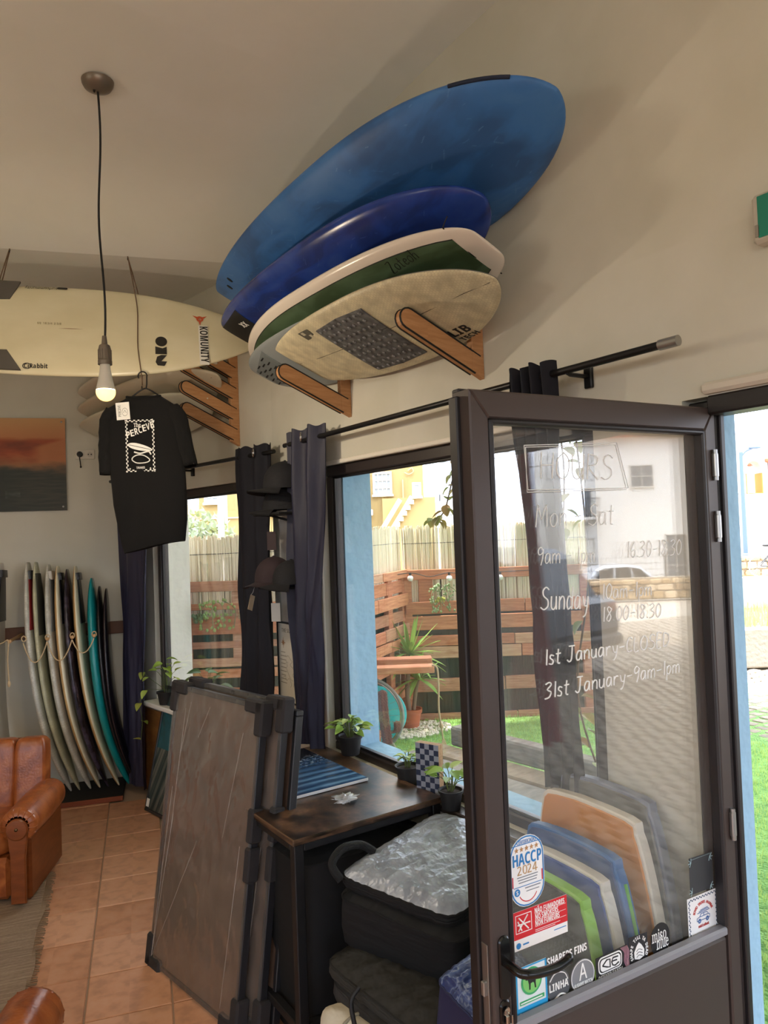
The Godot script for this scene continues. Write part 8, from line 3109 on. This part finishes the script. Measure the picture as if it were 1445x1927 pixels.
func mirrored_side() -> void:
	# the other side of the street, which the door pane reflects
	var X := Vector3(0.905, 0, -0.426).normalized()
	var base := Vector3(20.63, -1.2, 25.34)
	var Bz := Basis(-X, Vector3.UP, (-X).cross(Vector3.UP))   # z towards the shop
	var wm := mat(col("cfcdc8"), 0.85)
	var o := thing("street_house", "white two storey house with red tiled eave, mirrored in the door pane", "building", base, Bz)
	var g := Geo.new()
	g.box(Vector3(-5.4, 3.5, -3.0), Vector3(7.6, 7.0, 6.0))
	gpart("wall", g, wm, o)
	var fm := mat(col("b8b4ac"), 0.6)
	var gm := mat(col("5a6066"), 0.15)
	flat_window(o, -5.76, 4.6, -4.73, 5.6, 2, 2, 0.03, fm, gm)
	flat_window(o, -2.97, 1.2, -1.75, 2.35, 1, 1, 0.03, fm, mat(col("c9c5bc"), 0.6))
	flat_window(o, -2.9, 3.3, -1.9, 4.6, 2, 1, 0.03, fm, gm)
	flat_window(o, -7.1, 0.3, -6.2, 2.4, 2, 3, 0.03, fm, gm)
	g = Geo.new()
	for k in 15: g.box(Vector3(-3.05 + k * 0.1, 3.75, 0.75), Vector3(0.02, 0.8, 0.02))
	g.box(Vector3(-2.35, 4.15, 0.75), Vector3(1.5, 0.04, 0.04))
	g.box(Vector3(-2.35, 3.35, 0.75), Vector3(1.5, 0.04, 0.04))
	gpart("balcony_rail", g, M.dark_metal, o)
	g = Geo.new()
	g.box(Vector3(-2.35, 3.25, 0.4), Vector3(1.6, 0.12, 0.8), 0.02)
	gpart("balcony_slab", g, wm, o)
	g = Geo.new()
	g.x = Transform3D(Basis(Vector3.RIGHT, 0.3), Vector3(-5.4, 7.1, -0.2))
	g.box(Vector3(0, 0.0, -1.0), Vector3(8.0, 0.1, 3.2))
	gpart("roof", g, mat(col("a65a44"), 0.85), o)
	for k in 40:
		g = Geo.new()
		g.x = Transform3D(Basis(Vector3.RIGHT, 0.3), Vector3(-9.3 + k * 0.2, 7.14, -0.2))
		g.tube([Vector3(0, 0, -2.5), Vector3(0, 0, 0.75)], 0.075, 8)
		gpart("roof_tile", g, mat(col(["b5634a", "a8543c", "c07a5e"][k % 3]), 0.85), o)
	o = thing("street_house", "plainer white house further along the street, mirrored left of the word HOURS", "building", base, Bz)
	g = Geo.new()
	g.box(Vector3(2.3, 3.4, -2.5), Vector3(4.6, 6.8, 5.0))
	gpart("wall", g, mat(col("dcdad6"), 0.85), o)
	flat_window(o, 0.8, 3.9, 1.7, 5.2, 2, 2, 0.03, fm, gm)
	# rubble wall with a wire fence on top
	var wx := Vector3(13.73 - 10.44, 0, 9.98 - 11.53).normalized()
	o = thing("stone_wall", "low rubble wall with a wire fence across the street, mirrored in the door pane", "wall", Vector3(10.44, 0, 11.53), Basis(-wx, Vector3.UP, (-wx).cross(Vector3.UP)))
	g = Geo.new()
	g.box(Vector3(-2.0, 0.25, -0.1), Vector3(7.0, 0.5, 0.2))
	gpart("mortar", g, mat(col("9c8e78"), 0.95), o)
	rubble(o, Rect2(-4.3, 0.02, 5.2, 0.46), 0.26, 341)
	g = Geo.new()
	for k in 60: g.tube([Vector3(-5.4 + k * 0.115, 0.5, -0.08), Vector3(-5.4 + k * 0.115, 0.98, -0.08)], 0.004, 4)
	for k in 4: g.tube([Vector3(-5.4, 0.55 + 0.14 * k, -0.08), Vector3(1.4, 0.55 + 0.14 * k, -0.08)], 0.004, 4)
	gpart("wire_fence", g, M.dark_metal, o).set_meta("kind", "stuff")
	for k in 4:
		g = Geo.new()
		g.tube([Vector3(-5.2 + k * 2.0, 0.45, -0.08), Vector3(-5.2 + k * 2.0, 1.05, -0.08)], 0.025, 8)
		gpart("fence_post", g, M.dark_metal, o)
	car("silver estate car behind the rubble wall, mirrored in the door pane", Vector3(18.7, -1.2, 19.8), Vector3(0.905, 0, -0.426), 4.0, 1.45, mat(col("c3c6ca"), 0.25, 0.4))
	car("dark blue grey car parked on the cobbles outside, mirrored in the door pane", Vector3(5.75, 0.0, 4.1), Vector3(-0.25, 0, 0.97), 4.1, 1.5, mat(col("2d3640"), 0.25, 0.3))
	# closed parasol
	o = thing("parasol", "closed dark red parasol standing outside, mirrored in the door pane", "parasol", Vector3(2.95, 0, 1.2))
	g = Geo.new()
	g.lathe([Vector2(0, 0), Vector2(0.24, 0), Vector2(0.24, 0.05), Vector2(0.05, 0.08), Vector2(0.05, 0.2), Vector2(0, 0.2)], 24)
	gpart("base", g, mat(col("6a6866"), 0.85), o)
	g = Geo.new()
	g.tube([Vector3(0, 0.1, 0), Vector3(0, 2.5, 0)], 0.02, 10)
	gpart("pole", g, M.steel, o)
	g = Geo.new()
	var rows := []
	for i in 16:
		var t := i / 15.0
		var row := []
		for j in 40:
			var a := TAU * j / 40
			var r := lerpf(0.13, 0.03, pow(t, 0.8)) * (1.0 + 0.28 * cos(a * 8.0 + t * 2.0))
			row.append(Vector3(cos(a) * r, lerpf(0.45, 2.42, t), sin(a) * r))
		rows.append(row)
	g.grid(rows, true)
	gpart("canopy", g, mat(col("8e1d26"), 0.8), o)
